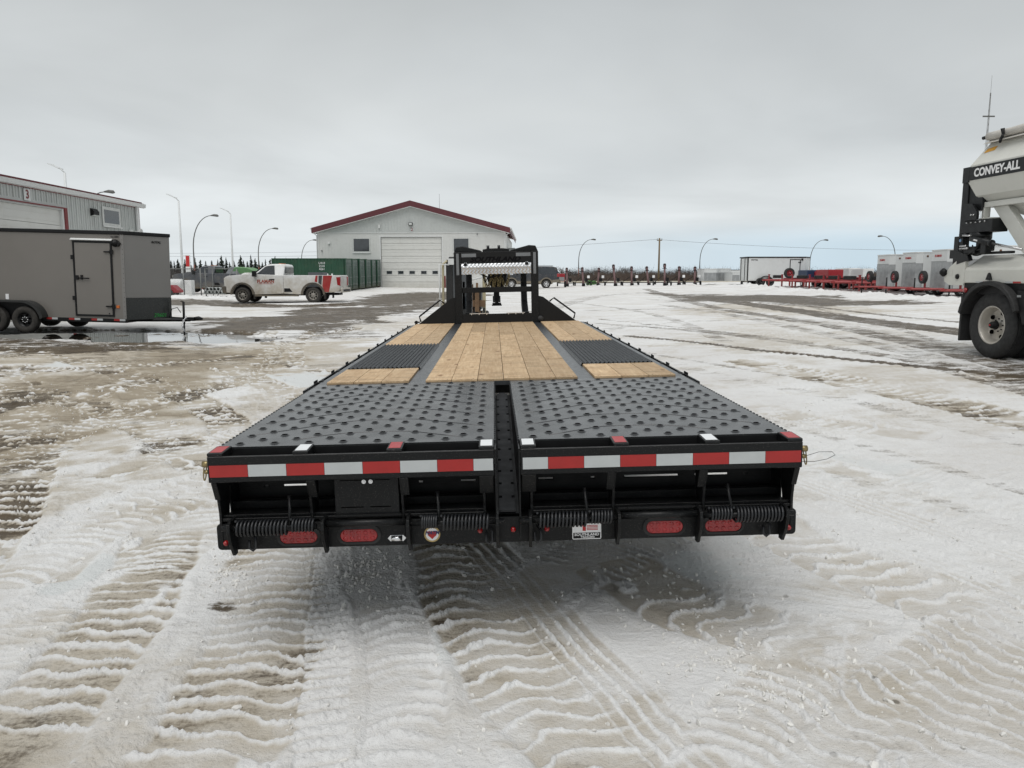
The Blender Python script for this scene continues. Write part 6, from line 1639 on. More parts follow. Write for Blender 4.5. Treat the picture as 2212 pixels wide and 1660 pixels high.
def suv():
    E_ = empty('sport_utility_vehicle', (1.46, 68, gz(1.46, 68)), (0, 0, PI)); tag(E_, 'dark sport utility vehicle with tan lower cladding behind the flatbed headboard', 'suv')
    def pp(n, m, mt, parent=E_, **k): return m.build(n, mt, parent, **k)
    hw = .98
    bd = [(2.45, .72), (2.52, .95), (2.44, 1.08), (1.9, 1.14), (1.15, 1.18), (-2.55, 1.16), (-2.62, 1.0), (-2.60, .72), (-2.0, .72)] 
    m = MB(); m.prism([(2.45, .50), (2.52, .95), (2.44, 1.08), (1.9, 1.14), (1.15, 1.18), (-2.55, 1.16), (-2.62, 1.0), (-2.60, .55), (-1.98, .48)] + arch(-1.5, .38, .46) + [(-1.0, .42), (1.0, .42)] + arch(1.5, .38, .46), 'y', -hw, hw)
    pp('body', m, SUVB, bevel=.05, seg=3)
    wf = lambda z: .965 - max(0, (z - 1.14)) * .30
    pp('cabin', tprism([(1.25, 1.12), (.55, 1.74), (.35, 1.84), (-.2, 1.88), (-2.1, 1.87), (-2.40, 1.80), (-2.60, 1.12)], wf), SUVB, bevel=.03, seg=2)
    for s in (-1, 1):
        for n_, po in (('side_window', [(1.02, 1.24), (.52, 1.70), (.12, 1.75), (.10, 1.22)]), ('side_window', [(.02, 1.22), (.04, 1.75), (-.88, 1.77), (-.88, 1.22)]), ('side_window', [(-.98, 1.22), (-.98, 1.77), (-2.18, 1.74), (-2.36, 1.24)])):
            pp(n_, pane_side(po, s, wf), GLASS)
        m = MB(); y_ = sorted((s * (hw + .001), s * (hw + .02)))
        m.prism([(1.0, .42), (1.0, .62), (-1.0, .62), (-1.0, .42)], 'y', *y_); m.prism([(-2.0, .5), (-2.02, .72), (-2.59, .78), (-2.59, .55)], 'y', *y_); pp('cladding', m, SUVT)
        for cx_ in (1.5, -1.5):
            m = MB(); m.prism(arch(cx_, .38, .56, 14) + arch(cx_, .38, .45, 14)[::-1], 'y', *sorted((s * (hw - .01), s * (hw + .04)))); pp('wheel_flare', m, SUVT)
            wheel(E_, (cx_, s * .86, .375), .375, .25, .225, ALLOYS, 'y', s, 5, style='spoke', tyremat=RUBBERD)
        m = MB(); m.box(-2.63, -2.42, *sorted((s * .80, s * (hw + .008))), .98, 1.26); pp('tail_lamp', m, REDLENS, bevel=.02)
        m = MB(); m.tube([(-.3, s * .72, 1.93), (-2.1, s * .72, 1.93)], .02, 6); pp('roof_rail', m, BLKM)
        m = MB(); m.box(.95, 1.1, *sorted((s * .99, s * 1.2)), 1.15, 1.32); pp('wing_mirror', m, BLKM, bevel=.02)
    m = MB(); m.box(-1.96, 1.96, -.82, .82, .35, .88); pp('underbody', m, BLKM)
    m = MB(); m.box(-2.74, -2.61, -.97, .97, .48, .76); pp('rear_bumper', m, SUVT, bevel=.03); m = MB(); m.box(2.46, 2.62, -.97, .97, .45, .75); pp('front_bumper', m, SUVT, bevel=.03)
    m = MB(); m.add([(-2.58, -.72, 1.28), (-2.58, .72, 1.28), (-2.415, .68, 1.74), (-2.415, -.68, 1.74)], [(0, 1, 2, 3)]); m.xf(Matrix.Translation((-.02, 0, 0))); pp('rear_window', m, GLASS)
suv()

# ================================================================ SEED TENDER (white hopper on black frame) at the right edge
HWHT = mat('cream white hopper paint', (0.62, 0.62, 0.575), 0.42, var=0.06, vscale=1.2, dirt=((0.22, 0.2, 0.13), 2.2, 0.25))
TARP = mat('rolled white tarpaulin', (0.50, 0.48, 0.44), 0.7, var=0.15, bump=.4, bscale=12)
CYL = mat('hydraulic rod', (0.5, 0.5, 0.5), 0.25, 0.8)
ang_h = math.atan2(-.9962, .0872)
ST = empty('hopper_trailer', (7.42, 11.9, .435), (0, 0, ang_h))
tag(ST, 'white seed hopper trailer with black rear frame lettered CONVEY-ALL at the right edge', 'trailer')
def ps(n, m, mt, parent=ST, **k): return m.build(n, mt, parent, **k)
G = .435
# local: x towards the camera side (front of the trailer), y into depth, z up.  side skin at y = 0
W2 = 2.45
def hz(z): return z - G
# wheel, fender, flap
for xx in (-.05, 1.25):
    for yy in (.10, 1.95 + .25):
        wheel(ST, (xx, yy + .05, .52), .52, .285, .292, mat('pale truck rim', (0.50, 0.47, 0.42), .35, .3, var=.1) if 'pale truck rim' not in MATS else MATS['pale truck rim'], 'y', -1 if yy < 1 else 1, 5, style='truck')
ps('inner_tyre', MB().lathe([(.3, .30), (.5, .30), (.52, .33), (.52, .55), (.5, .58), (.3, .58)], (-.05, 0, .52), 'y', 32), RUBBER)
ps('hub', MB().lathe([(.0001, -.02), (.035, -.02), (.05, .0), (.07, .08)], (-.05, .02, .52), 'y', 16), BLKM)
ps('hub_cap', MB().lathe([(.0001, -.035), (.014, -.03), (.014, -.021)], (-.05, .02, .52), 'y', 12), DECALR)
m = MB(); arc = [(-.05 + .66 * math.cos(R(a)), .58 + .62 * math.sin(R(a))) for a in range(170, 8, -9)]
inn = [(-.05 + .60 * math.cos(R(a)), .56 + .57 * math.sin(R(a))) for a in range(170, 8, -9)]
m.prism(arc + inn[::-1], 'y', -.10, .42); ps('fender', m, RUBBER, bevel=.01)
m = MB(); m.prism([(.50, hz(1.50)), (.9, hz(1.45)), (.95, hz(1.05)), (.66, hz(1.0)), (.60, hz(1.15))], 'y', -.04, .35); fb = ps('fender_bracket', m, BLKM, bevel=.01)
MB().box(.52, .60, -.045, -.041, hz(1.40), hz(1.43)).build('tag_plate', GREYP, fb)
m = MB(); m.prism(stad_rect(-.745, -.70, hz(.66), hz(1.42), .02, 2), 'y', -.02, .55); m.box(-.80, -.7455, .02, .12, hz(1.0), hz(1.07)); ps('mud_flap', m, RUBBER)
# frame
m = MB(); m.box(-.74, 8, .02, .30, hz(1.42), hz(1.595)); m.box(-.74, 8, 2.0, 2.3, hz(1.42), hz(1.595)); m.box(-.74, -.5, .3001, 1.9999, hz(1.42), hz(1.595)); ps('chassis', m, BLKM)
m = MB(); m.box(-.78, -.7405, .04, .14, hz(1.47), hz(1.59)); lr = ps('tail_lamp', m, REDLENS)
ps('marker_lamp', MB().lathe([(.04, .0), (.04, -.02), (.0001, -.03)], (-.70, .019, hz(1.48)), 'y', 12), REDLENS)
m = MB(); m.prism([(.0, hz(1.60)), (-.0, hz(1.80)), (.02, hz(1.84)), (.30, hz(2.04)), (2.2, hz(2.04)), (2.4, hz(1.84)), (2.4, hz(1.60))], 'x', -.74, 8, ); ps('side_deck', m, HWHT, bevel=.012, seg=2)
m = MB(); m.prism([(-.7405, hz(1.60)), (-.7405, hz(2.03)), (-.92, hz(1.98)), (-1.12, hz(1.86)), (-1.26, hz(1.72)), (-1.24, hz(1.62)), (-1.1, hz(1.56)), (-.75, hz(1.56))], 'y', .0, .06); m.box(-1.12, -1.04, -.004, -.0005, hz(1.72), hz(1.82)); ps('rear_gusset', m, HWHT, bevel=.006)
m = MB(); m.box(-1.22, -.76, .0605, 2.4, hz(1.57), hz(1.66)); ps('rear_crossbeam', m, HWHT)
m = MB(); m.lathe([(.0001, -.06), (.03, -.06), (.07, -.02), (.07, .02), (.03, .06)], (-1.24, -.02, hz(1.77)), 'y', 6); ps('turn_knob', m, BLKM)
ps('marker_lamp', MB().lathe([(.0001, -.03), (.04, -.02), (.045, -.001)], (-.90, -.001, hz(1.70)), 'y', 10), BLKM)
for k, (x, mt) in enumerate(((-.45, DECALW), (-.28, RTAPE), (.2, DECALW), (.36, RTAPE), (.9, DECALW))):
    ps('reflective_tape', MB().box(x, x + .16, -.004, -.0008, hz(1.603), hz(1.628)), SILV if mt is DECALW else RTAPE)
m = MB(); m.prism([(-.20, hz(1.65)), (-.08, hz(1.65)), (-.12, hz(1.74)), (-.14, hz(1.76)), (-.16, hz(1.74))], 'y', -.03, -.001); ps('side_marker', m, BLKM)
# black rear masts
BMAST = mat('satin black mast', (0.008, 0.009, 0.010), 0.45, var=0.2, spec=.4)
m = MB(); m.box(-1.10, -.95, .10, .28, hz(2.40), hz(3.36)); m.box(-.9499, -.62, .12, .27, hz(2.75), hz(3.20)); m.prism([(-1.0, hz(3.36)), (-.97, hz(3.43)), (-.66, hz(3.45)), (-.66, hz(3.2)), (-1.0, hz(3.2))], 'y', .06, .1); ps('upper_mast', m, BMAST, bevel=.008)
m = MB(); m.box(-1.0, -.30, .08, .35, hz(2.40), hz(2.60)); ps('mast_beam', m, BMAST, bevel=.006)
m = MB(); m.prism([(-.96, hz(2.6)), (-.62, hz(2.6)), (-.62, hz(2.72)), (-.74, hz(2.86)), (-.96, hz(2.88))], 'y', .04, .078); pgz = ps('mast_gusset', m, BMAST)
m = MB()
for x in (-.88, -.78, -.67, -.57, -.46): m.lathe([(.0001, -.02), (.014, -.018), (.014, 0)], (x, .079, hz(2.565)), 'y', 6)
for x in (-.74, -.68): m.lathe([(.0001, -.02), (.014, -.018), (.014, 0)], (x, .0395, hz(2.68)), 'y', 6)
for x in (-.78, -.70): m.lathe([(.0001, -.02), (.014, -.018), (.014, 0)], (x, .0595, hz(3.25)), 'y', 6)
m.build('bolts', CYL, pgz)
m = MB(); m.box(-1.18, -1.06, .08, .2, hz(1.84), hz(2.36)); m.box(-1.04, -.96, .08, .2, hz(1.70), hz(2.34)); m.box(-1.30, -1.1805, .10, .16, hz(2.0), hz(2.14)); ps('lower_mast', m, BMAST, bevel=.005)
m = MB(); m.cyl((-.98, .14, hz(2.34)), (-.98, .14, hz(2.40)), .10, 16); m.cyl((-.7, .2, hz(2.30)), (-.7, .2, hz(2.40)), .16, 20); ps('swivel', m, BMAST)
ps('pivot_sticker', MB().lathe([(.0001, -.004), (.028, -.003), (.028, 0)], (-1.02, .0795, hz(2.29)), 'y', 14), mat('pale blue sticker', (.25, .4, .6), .4))
m = MB(); m.prism([(-.95, hz(1.98)), (-.95, hz(2.12)), (-.70, hz(2.04)), (-.66, hz(1.96)), (-.95, hz(1.9))], 'y', -.006, .07); ps('corner_plate', m, BMAST)
m = MB(); m.cyl((-.62, -.01, hz(2.30)), (-.18, -.01, hz(2.215)), .045, 14); m.cyl((-.18, -.01, hz(2.215)), (-.14, -.01, hz(2.207)), .055, 14); hc = ps('hydraulic_cylinder', m, BMAST)
MB().cyl((-.14, -.01, hz(2.207)), (.5, -.01, hz(2.09)), .018, 12).build('rod', CYL, hc)
m = MB(); m.cyl((-.50, -.058, hz(2.275)), (-.42, -.058, hz(2.26)), .012, 8); m.build('label_band', DECALW, hc)
rr_ = random.Random(4)
m = MB()
for k in range(9):
    p0 = Vector((-.92 + rr_.random() * .3, .02 + rr_.random() * .1, hz(2.1 + rr_.random() * .12))); p3 = Vector((-.55 + rr_.random() * .35, .02 + rr_.random() * .12, hz(2.08 + rr_.random() * .22)))
    c1 = p0 + Vector((.1, -.05, -.10 - rr_.random() * .08)); c2 = p3 + Vector((-.1, -.04, -.08))
    m.tube([tuple(p0 * (1 - t) ** 3 + c1 * 3 * t * (1 - t) ** 2 + c2 * 3 * t * t * (1 - t) + p3 * t ** 3) for t in [q / 8 for q in range(9)]], .011, 6)
ps('hydraulic_hoses', m, RUBBER)
m = MB(); m.box(-.80, -.55, .0, .12, hz(2.07), hz(2.18)); m.box(-.6, -.35, .05, .2, hz(2.10), hz(2.24)); m.box(-.42, -.30, .0, .1, hz(2.06), hz(2.3)); m.box(-.9, 0.1, .12, .2, hz(2.05), hz(2.09)); ps('valve_block', m, BMAST, bevel=.01)
for a_, b_ in (((-.86, -.03, 2.15), (-.66, -.03, 2.15)), ((-.86, -.03, 2.19), (-.70, -.03, 2.19)), ((-.80, -.04, 2.36), (-.62, -.03, 2.345))): ps('hose_fitting', MB().cyl((a_[0], a_[1], hz(a_[2])), (b_[0], b_[1], hz(b_[2])), .015, 8), CYL)
# hopper: end profile lofted along x
m = MB(); b_ = [(.30, 3.82), (.02, 3.43), (.0, 3.24), (.10, 2.98), (.28, 2.86)]
Xr = [(-.66, .18), (-.80, .02)]
def ring(xr, prof): return prof
prof_z = [(3.82, -.70, .26), (3.46, -.83, .02), (3.22, -.84, .0), (2.98, -.74, .09), (2.875, -.64, .22)]
vs_ = []
for (z, xr, yi) in prof_z:
    vs_ += [(xr, yi, hz(z)), (7.5 - (xr + .8), yi, hz(z)), (7.5 - (xr + .8), W2 - yi, hz(z)), (xr, W2 - yi, hz(z))]
fs_ = []
for k in range(4):
    for q in range(4):
        a = 4 * k + q; b2 = 4 * k + (q + 1) % 4
        fs_.append((a, a + 4, b2 + 4, b2))
m.add(vs_, fs_); 
ps('hopper', m, HWHT)
m = MB()
cone = [(2.80, -.50, .30), (2.12, 1.0, 1.0)]
vs_ = []
for (z, xr, yi) in cone: vs_ += [(xr, yi, hz(z)), (3.2 - (xr + .5) , yi, hz(z)), (3.2 - (xr + .5), W2 - yi, hz(z)), (xr, W2 - yi, hz(z))]
m.add(vs_, [(0, 4, 5, 1), (1, 5, 6, 2), (2, 6, 7, 3), (3, 7, 4, 0)]); 
vs_ = [(x + 4.0, y, z) for x, y, z in vs_]; m.add(vs_, [(0, 4, 5, 1), (1, 5, 6, 2), (2, 6, 7, 3), (3, 7, 4, 0)]); ps('hopper_cone', m, HWHT)
m = MB(); m.box(-.66, 7.4, .16, .26, hz(2.79), hz(2.874)); m.box(-.66, 7.4, W2 - .26, W2 - .16, hz(2.79), hz(2.874)); m.box(-.66, -.58, .2601, W2 - .2601, hz(2.79), hz(2.874)); m.box(-.66, -.60, .15, .26, hz(2.58), hz(2.7899)); m.box(-.70, -.40, .14, .30, hz(2.605), hz(2.625)); ps('hopper_rail', m, HWHT, bevel=.004)
m = MB()
m.add([(-.50, .22, hz(2.79)), (-.18, .22, hz(2.79)), (.52, .22, hz(2.045)), (.22, .22, hz(2.045)), (-.50, .34, hz(2.79)), (-.18, .34, hz(2.79)), (.52, .34, hz(2.045)), (.22, .34, hz(2.045))], [(0, 3, 2, 1), (4, 5, 6, 7), (0, 4, 7, 3), (1, 2, 6, 5), (0, 1, 5, 4)]); ps('hopper_leg', m, HWHT, bevel=.006)
m = MB(); m.box(.62, .72, .9, 1.5, hz(2.045), hz(2.78)); ps('hopper_post', m, HWHT)
m = MB(); m.box(-.80, 7.4, -.012, .0, hz(3.225), hz(3.43)); m.box(-.95, -.8005, -.014, .06, hz(3.20), hz(3.44)); bd_ = ps('name_band', m, BMAST)
lettering('lettering', 'CONVEY-ALL', .165, DECALW, bd_, (-.19, -.0135, hz(3.325)), (PI / 2, 0, 0), extrude=.001, offset=.006, sx=1.0, sy=1.05)
m = MB(); m.prism([(-.68, hz(3.65)), (-.46, hz(3.665)), (-.48, hz(3.72)), (-.66, hz(3.705))], 'y', .09, .0999); 
m = MB(); vq = []
for x, z in ((-.70, 3.64), (-.47, 3.655), (-.46, 3.72), (-.67, 3.705)):
    yi = .02 + (z - 3.46) / .36 * .24 - .006; vq.append((x, yi, hz(z)))
m.add(vq, [(0, 1, 2, 3)]); ps('amber_reflector', m, mat('yellow amber tape', (0.62, 0.30, 0.02), .4))
m = MB(); pts = [(x, .22 + .01 * math.sin(x * 7), hz(3.90 + .006 * math.sin(x * 5))) for x in [-.74 + .25 * k for k in range(33)]]
m.tube(pts, [.065 + .006 * math.sin(k * 2.1) for k in range(33)], 12); tp = ps('rolled_tarp', m, TARP)
MB().cyl((-.86, .22, hz(3.90)), (-.74, .22, hz(3.90)), .028, 8).build('tarp_shaft', BLKM, tp)
m = MB(); m.prism([(.12, hz(3.78)), (.28, hz(3.86)), (1.2, hz(3.92)), (2.3, hz(3.86)), (2.35, hz(3.8)), (2.2, hz(3.8)), (.26, hz(3.80))], 'x', -.72, 7.4); ps('tarp_cover', m, TARP)
m = MB(); m.tube([(-.30, .12, hz(3.95)), (-.30, .135, hz(3.86)), (-.30, .10, hz(3.78)), (-.28, .08, hz(3.74))], [.03, .02, .022, .018], 8); m.tube([(-.30, .13, hz(3.86)), (-.24, .09, hz(3.84)), (-.22, .08, hz(3.80))], .014, 6); ps('tarp_ratchet', m, BLKM)

# ================================================================ PARKED TRAILERS AND MACHINERY AT THE RIGHT
TRED = mat('red implement paint', (0.26, 0.016, 0.02), 0.5, var=0.2, vscale=2, dirt=((0.14, .10, .08), .8, .35))
TREDB = mat('bright red box', (0.30, 0.012, 0.02), 0.4, var=0.1)
BOXW = mat('white cargo box skin', (0.62, 0.635, 0.63), 0.4, var=0.05, vscale=.8, dirt=((.3, .27, .22), .9, .35))
ALUF = mat('dull tread aluminium', (0.36, 0.37, 0.375), 0.45, .6, var=.35, vscale=2.2, bump=.3, bscale=40)
def cargo(x, y, label, w_=1.8, l_=3.6, h_=1.75, tongue=True, rot=0, grp='white cargo trailers in the right-hand row', far=False, skin=None, logo=True, zoff=0):
    sk = skin or BOXW
    e = empty('cargo_trailer', (x, y, gz(x, y) + zoff), (0, 0, rot)); tag(e, label, 'trailer', grp)
    zf = .45; zt = zf + h_
    front = [(0.0, -w_ / 2 + .22), (.22, -w_ / 2), (l_, -w_ / 2), (l_, w_ / 2), (.22, w_ / 2), (0.0, w_ / 2 - .22)]
    m = MB(); m.prism(front, 'z', zf, zt - .05); m.build('body', sk, e, bevel=.01)
    m = MB(); m.prism([(a - (.02 if a < .1 else 0), b * 1.02) for a, b in front], 'z', zt - .0499, zt); m.build('roof_trim', TRIMW, e)
    m = MB(); m.prism([(-.006, w_ / 2 - .224), (-.006, -w_ / 2 + .224), (.21, -w_ / 2 - .008), (.24, -w_ / 2 - .008), (.24, -w_ / 2 + .1), (.1, 0), (.24, w_ / 2 - .1), (.24, w_ / 2 + .008), (.21, w_ / 2 + .008)], 'z', zf + .02, zf + h_ * .68); m.build('stone_guard', ALUF, e)
    if far: return e
    m = MB(); m.box(-.014, -.0065, -w_ / 2 + .23, w_ / 2 - .23, zf + h_ * .685, zf + h_ * .70); m.build('guard_trim', GREYP, e)
    for yy in (-w_ / 2, w_ / 2):
        s = -1 if yy < 0 else 1
        wheel(e, (l_ * .6, yy + s * .12, .30), .30, .17, .17, ALLOYS, 'y', s, 5, style='spoke')
    m = MB(); m.box(l_ * .6 - .4, l_ * .6 + .4, -w_ / 2 - .22, -w_ / 2 - .0085, .62, .66); m.box(l_ * .6 - .4, l_ * .6 + .4, w_ / 2 + .0085, w_ / 2 + .22, .62, .66); m.build('fender', BLKM, e)
    m = MB(); m.lathe([(.0001, -.03), (.05, -.02), (.05, -.001)], (.45, -w_ / 2, zt - .22), 'y', 8); m.build('marker_lamp', mat('brown lamp', (.12, .05, .02), .4) if 'brown lamp' not in MATS else MATS['brown lamp'], e)
    if logo: lettering('lettering', 'FLAMAN', .15, DECALR, e, (-.012, 0.1, zt - .3), (PI / 2, 0, -PI / 2), extrude=.002, offset=.004)
    if tongue:
        m = MB(); m.tube([(.3, -w_ / 2 + .2, .42), (-1.3, -.04, .42)], .055, 4, smooth=False); m.tube([(.3, w_ / 2 - .2, .42), (-1.3, .04, .42)], .055, 4, smooth=False); m.box(-1.5, -1.25, -.07, .07, .38, .48); m.box(.24, l_, -w_ / 2 + .02, w_ / 2 - .02, .36, .449); m.build('frame', TRED, e)
        m = MB(); m.tube([(-1.05, .1, .95), (-1.05, .1, .02)], .035, 8); m.build('jack', BLKM, e)
        m = MB(); m.box(-.45, -.38, .32, .40, .42, 1.0); m.build('spare_bracket', TRED, e)
        wheel(e, (-.52, .36, .98), .31, .18, .17, TREDB, 'x', -1, 5, style='steel', name='spare_wheel')
    return e
for (y, lab, h_) in ((42.8, 'white cargo trailer with treadplate nose, leftmost of the three beside the red trailers', 1.72), (40.0, 'white cargo trailer with treadplate nose, middle one of the three with red spare wheels', 1.78), (37.2, 'white cargo trailer with treadplate nose, nearest to the seed hopper trailer', 1.84), (34.2, 'white cargo trailer mostly hidden behind the seed hopper trailer', 1.9)):
    cargo(20.4, y, lab, h_=h_)
def equip(x, y, label, tire='flat', ramp=False, box=False):
    e = empty('equipment_trailer', (x, y, gz(x, y) + .05)); tag(e, label, 'trailer', 'red equipment trailers parked in a row')
    m = MB(); m.box(1.3, 6.5, -.95, .95, .52, .66); m.box(1.2, 1.2999, -.95, .95, .50, .72); m.build('deck', TRED, e)
    m = MB(); m.tube([(1.3, -.75, .55), (-.5, -.06, .55)], .075, 4, smooth=False); m.tube([(1.3, .75, .55), (-.5, .06, .55)], .075, 4, smooth=False); m.box(-.75, -.45, -.09, .09, .49, .62); m.build('tongue', TRED, e)
    m = MB(); m.box(-.23, -.14, .12, .21, .05, .95); m.box(-.25, -.12, .10, .23, .9501, 1.0); m.build('jack', TRED, e)
    m = MB(); m.box(1.02, 1.12, -.9, -.8, .1, .62); m.box(1.02, 1.12, .8, .9, .1, .62); m.build('support_leg', TRED, e)
    if tire == 'flat':
        wheel(e, (.45, 0, .82), .38, .23, .21, TREDB, 'x', -1, 5, name='spare_wheel'); w_ = [o for o in bpy.data.objects if o.parent == e and o.name.startswith('spare_wheel')][-1]; w_.rotation_euler = (0, R(90), 0)
    else:
        wheel(e, (.2, -.2, 1.08), .38, .23, .21, TREDB, 'y', -1, 5, name='spare_wheel')
    m = MB(); m.box(1.15, 1.25, -.5, -.2, .5, .6); m.build('decal_plate', mat('yellow decal', (.5, .42, .1), .5) if 'yellow decal' not in MATS else MATS['yellow decal'], e)
    for s in (-1, 1):
        for xx in (3.9, 4.8): wheel(e, (xx, s * 1.08, .36), .36, .2, .2, WHITE, 'y', s, 5)
        m = MB(); m.box(3.4, 5.3, *sorted((s * .97, s * 1.2)), .74, .78); m.build('fender', TRED, e)
    if ramp:
        m = MB()
        for s in (-.25, .25): m.tube([(6.35, .2 + s, .66), (6.55, .2 + s, 2.15)], .04, 4, smooth=False)
        for k in range(10): m.box(6.36 + .02 * k, 6.42 + .02 * k, -.05, .45, .75 + k * .145, .80 + k * .145)
        m.build('ramp', TRED, e)
    if box:
        m = MB(); m.box(1.6, 3.0, -.85, .85, .661, 1.35); m.build('tool_chest', TREDB, e, bevel=.02)
    return e
eq = [(1675, 60.0, 'flat', 0, 0, 'red equipment trailer at the far end of the row, before the long white trailer'), (1704, 57.6, 'up', 0, 0, 'red equipment trailer with its spare wheel standing upright'), (1727, 55.2, 'flat', 0, 0, 'red equipment trailer right of the one with the upright spare wheel'),
      (1765, 52.8, 'flat', 1, 0, 'red equipment trailer in front of the dark blue box trailer'), (1796, 50.4, 'flat', 1, 0, 'red equipment trailer in front of the bright red box trailer'), (1829, 48.0, 'flat', 1, 0, 'red equipment trailer with raised ladder ramps, second from the white cargo trailers'), (1876, 45.6, 'flat', 1, 1, 'red equipment trailer carrying a red chest, next to the white cargo trailers')]
for (px, Y, ti, ra, bo, lab) in eq:
    X = (px - 1106) / 1662 * Y - .45
    equip(X, Y, lab, ti, ra, bo)
# long white enclosed trailer side-on
WT = empty('enclosed_trailer', (24.9, 66, gz(22.5, 66) + .06)); tag(WT, 'long white enclosed trailer with black trim standing side-on behind the red trailers', 'trailer')
def pw(n, m, mt, parent=WT, **k): return m.build(n, mt, parent, **k)
m = MB(); m.box(-4.9, 0, 0, 2.1, .42, 2.36); pw('body', m, BOXW)
m = MB(); m.prism([(.0005, 0), (.75, 1.05), (.0005, 2.1)], 'z', .42, 2.36); pw('nose', m, BOXW)
m = MB(); m.prism([(-5.0, -.03), (0, -.03), (.8, 1.05), (0, 2.13), (-5.0, 2.13)], 'z', 2.3605, 2.46); pw('roof_trim', m, BLKM)
m = MB(); m.box(-4.9, 0, -.012, -.0006, .39, .44); m.box(-4.93, -4.85, -.015, -.0127, .44, 2.36); pw('edge_trim', m, BLKM)
m = MB(); x0, x1, z0, z1 = -1.35, -.45, .62, 2.24
m.box(x0, x0 + .06, -.02, -.0006, z0, z1); m.box(x1 - .06, x1, -.02, -.0006, z0, z1); m.box(x0 + .0601, x1 - .0601, -.02, -.0006, z1 - .06, z1); m.box(x0 + .0601, x1 - .0601, -.02, -.0006, z0, z0 + .06); pw('door_frame', m, BLKM)
d_ = pw('side_door', MB().box(x0 + .07, x1 - .07, -.012, -.0007, z0 + .07, z1 - .07), BOXW)
MB().box(x0 + .05, x0 + .38, -.05, -.0205, 1.25, 1.31).build('bar_lock', BLKM, d_); MB().box(x1 - .2, x1 + .04, -.04, -.0205, 1.95, 2.02).build('hinge', BLKM, d_)
pw('porch_lamp', MB().lathe([(.1, 0), (.08, -.08), (.0001, -.1)], (-.32, -.0006, 2.22), 'y', 10), BLKM)
lettering('lettering', 'ROYAL', .15, BLKM, WT, (-4.35, -.003, 2.18), (PI / 2, 0, 0), extrude=.001, offset=.006, sx=1.2, shear=.2)
m = MB(); m.box(-4.99, -4.93, .1, 2.0, .45, 2.3); rd = pw('rear_door', m, BOXW)
for y_ in (.5, 1.6): MB().cyl((-5.02, y_, .45), (-5.02, y_, 2.3), .025, 6).build('lock_rod', BLKM, rd)
arc = [(-3.35 + .58 * math.cos(R(a)), .36 + .5 * math.sin(R(a))) for a in range(5, 176, 12)]
m = MB(); m.prism(arc + [(x * .9 - 3.35 * .1, z - .06) for x, z in arc][::-1], 'y', -.25, -.0125); pw('fender', m, RUBBER)
for xx in (-3.0, -3.85):
    for yy, s in ((-.12, -1), (2.22, 1)): wheel(WT, (xx, yy, .34), .34, .2, .19, BLK, 'y', s, 5)
m = MB(); m.tube([(.1, .5, .4), (1.8, 1.05, .4)], .05, 4); m.tube([(.1, 1.6, .4), (1.8, 1.05, .4)], .05, 4); pw('tongue', m, BLKM)
# small boxes further back
for i_, (px0, px1, py0, py1, Y, lab) in enumerate(((1518, 1547.5, 583, 614, 80, 'small white cargo trailer at the left end of the far group, grey lower nose'), (1547.5, 1575, 583, 614, 82, 'small white cargo trailer second from the left in the far group'), (1571, 1608, 587, 614, 88, 'white cargo trailer with black roof edge behind the far group'), (1579, 1621, 592, 614, 78, 'lowest white cargo trailer in the far group'), (1628, 1648, 589, 614, 76, 'small white cargo trailer just left of the long white enclosed trailer'))):
    X0 = (px0 - 1106) / 1662 * Y; w_ = (px1 - px0) / 1662 * Y; h_ = (py1 - py0) / 1662 * Y
    c_ = cargo(X0 + w_ / 2, Y, lab, w_=w_, l_=3.2, h_=h_ * .86, tongue=False, rot=PI / 2, grp='white cargo trailers of the far group', far=True)
    if i_ == 2:
        [o for o in bpy.data.objects if o.parent == c_ and o.name.startswith('roof_trim')][0].data.materials[0] = BLKM
DBLUE = mat('dark blue box', (0.012, 0.03, 0.075), 0.4, var=.1)
for (px0, px1, py0, py1, Y, mt, lab) in ((1737, 1768, 584, 610, 64, DBLUE, 'dark blue box trailer behind the red equipment trailers'), (1768, 1780, 587, 606, 62.5, TREDB, 'small red box squeezed beside the dark blue box trailer'), (1783, 1815, 583, 605, 60.5, TREDB, 'bright red box trailer behind the red equipment trailers'), (1826, 1851, 580, 606, 63, BOXW, 'white box trailer seen between the raised ladder ramps'), (1856, 1880, 581, 606, 61, BOXW, 'white box trailer left of the nearest ladder ramp')):
    X0 = (px0 - 1106) / 1662 * Y; w_ = (px1 - px0) / 1662 * Y; z1 = 1.7 + (598 - py0) / 1662 * Y; zb = gz(X0, Y)
    e = empty('box_trailer', (X0 + w_ / 2, Y, zb)); tag(e, lab, 'trailer')
    m = MB(); m.box(-w_ / 2, w_ / 2, 0, 2.6, .45, z1 - zb); m.build('body', mt, e, bevel=.06, seg=2)
    m = MB(); m.box(-w_ / 2 + .05, w_ / 2 - .05, .05, 2.5, .35, .4499); m.build('frame', BLKM, e)
    for s in (-1, 1): wheel(e, (s * (w_ / 2 - .12), 1.3, .3), .3, .18, .17, WHITE, 'x', s, 0)
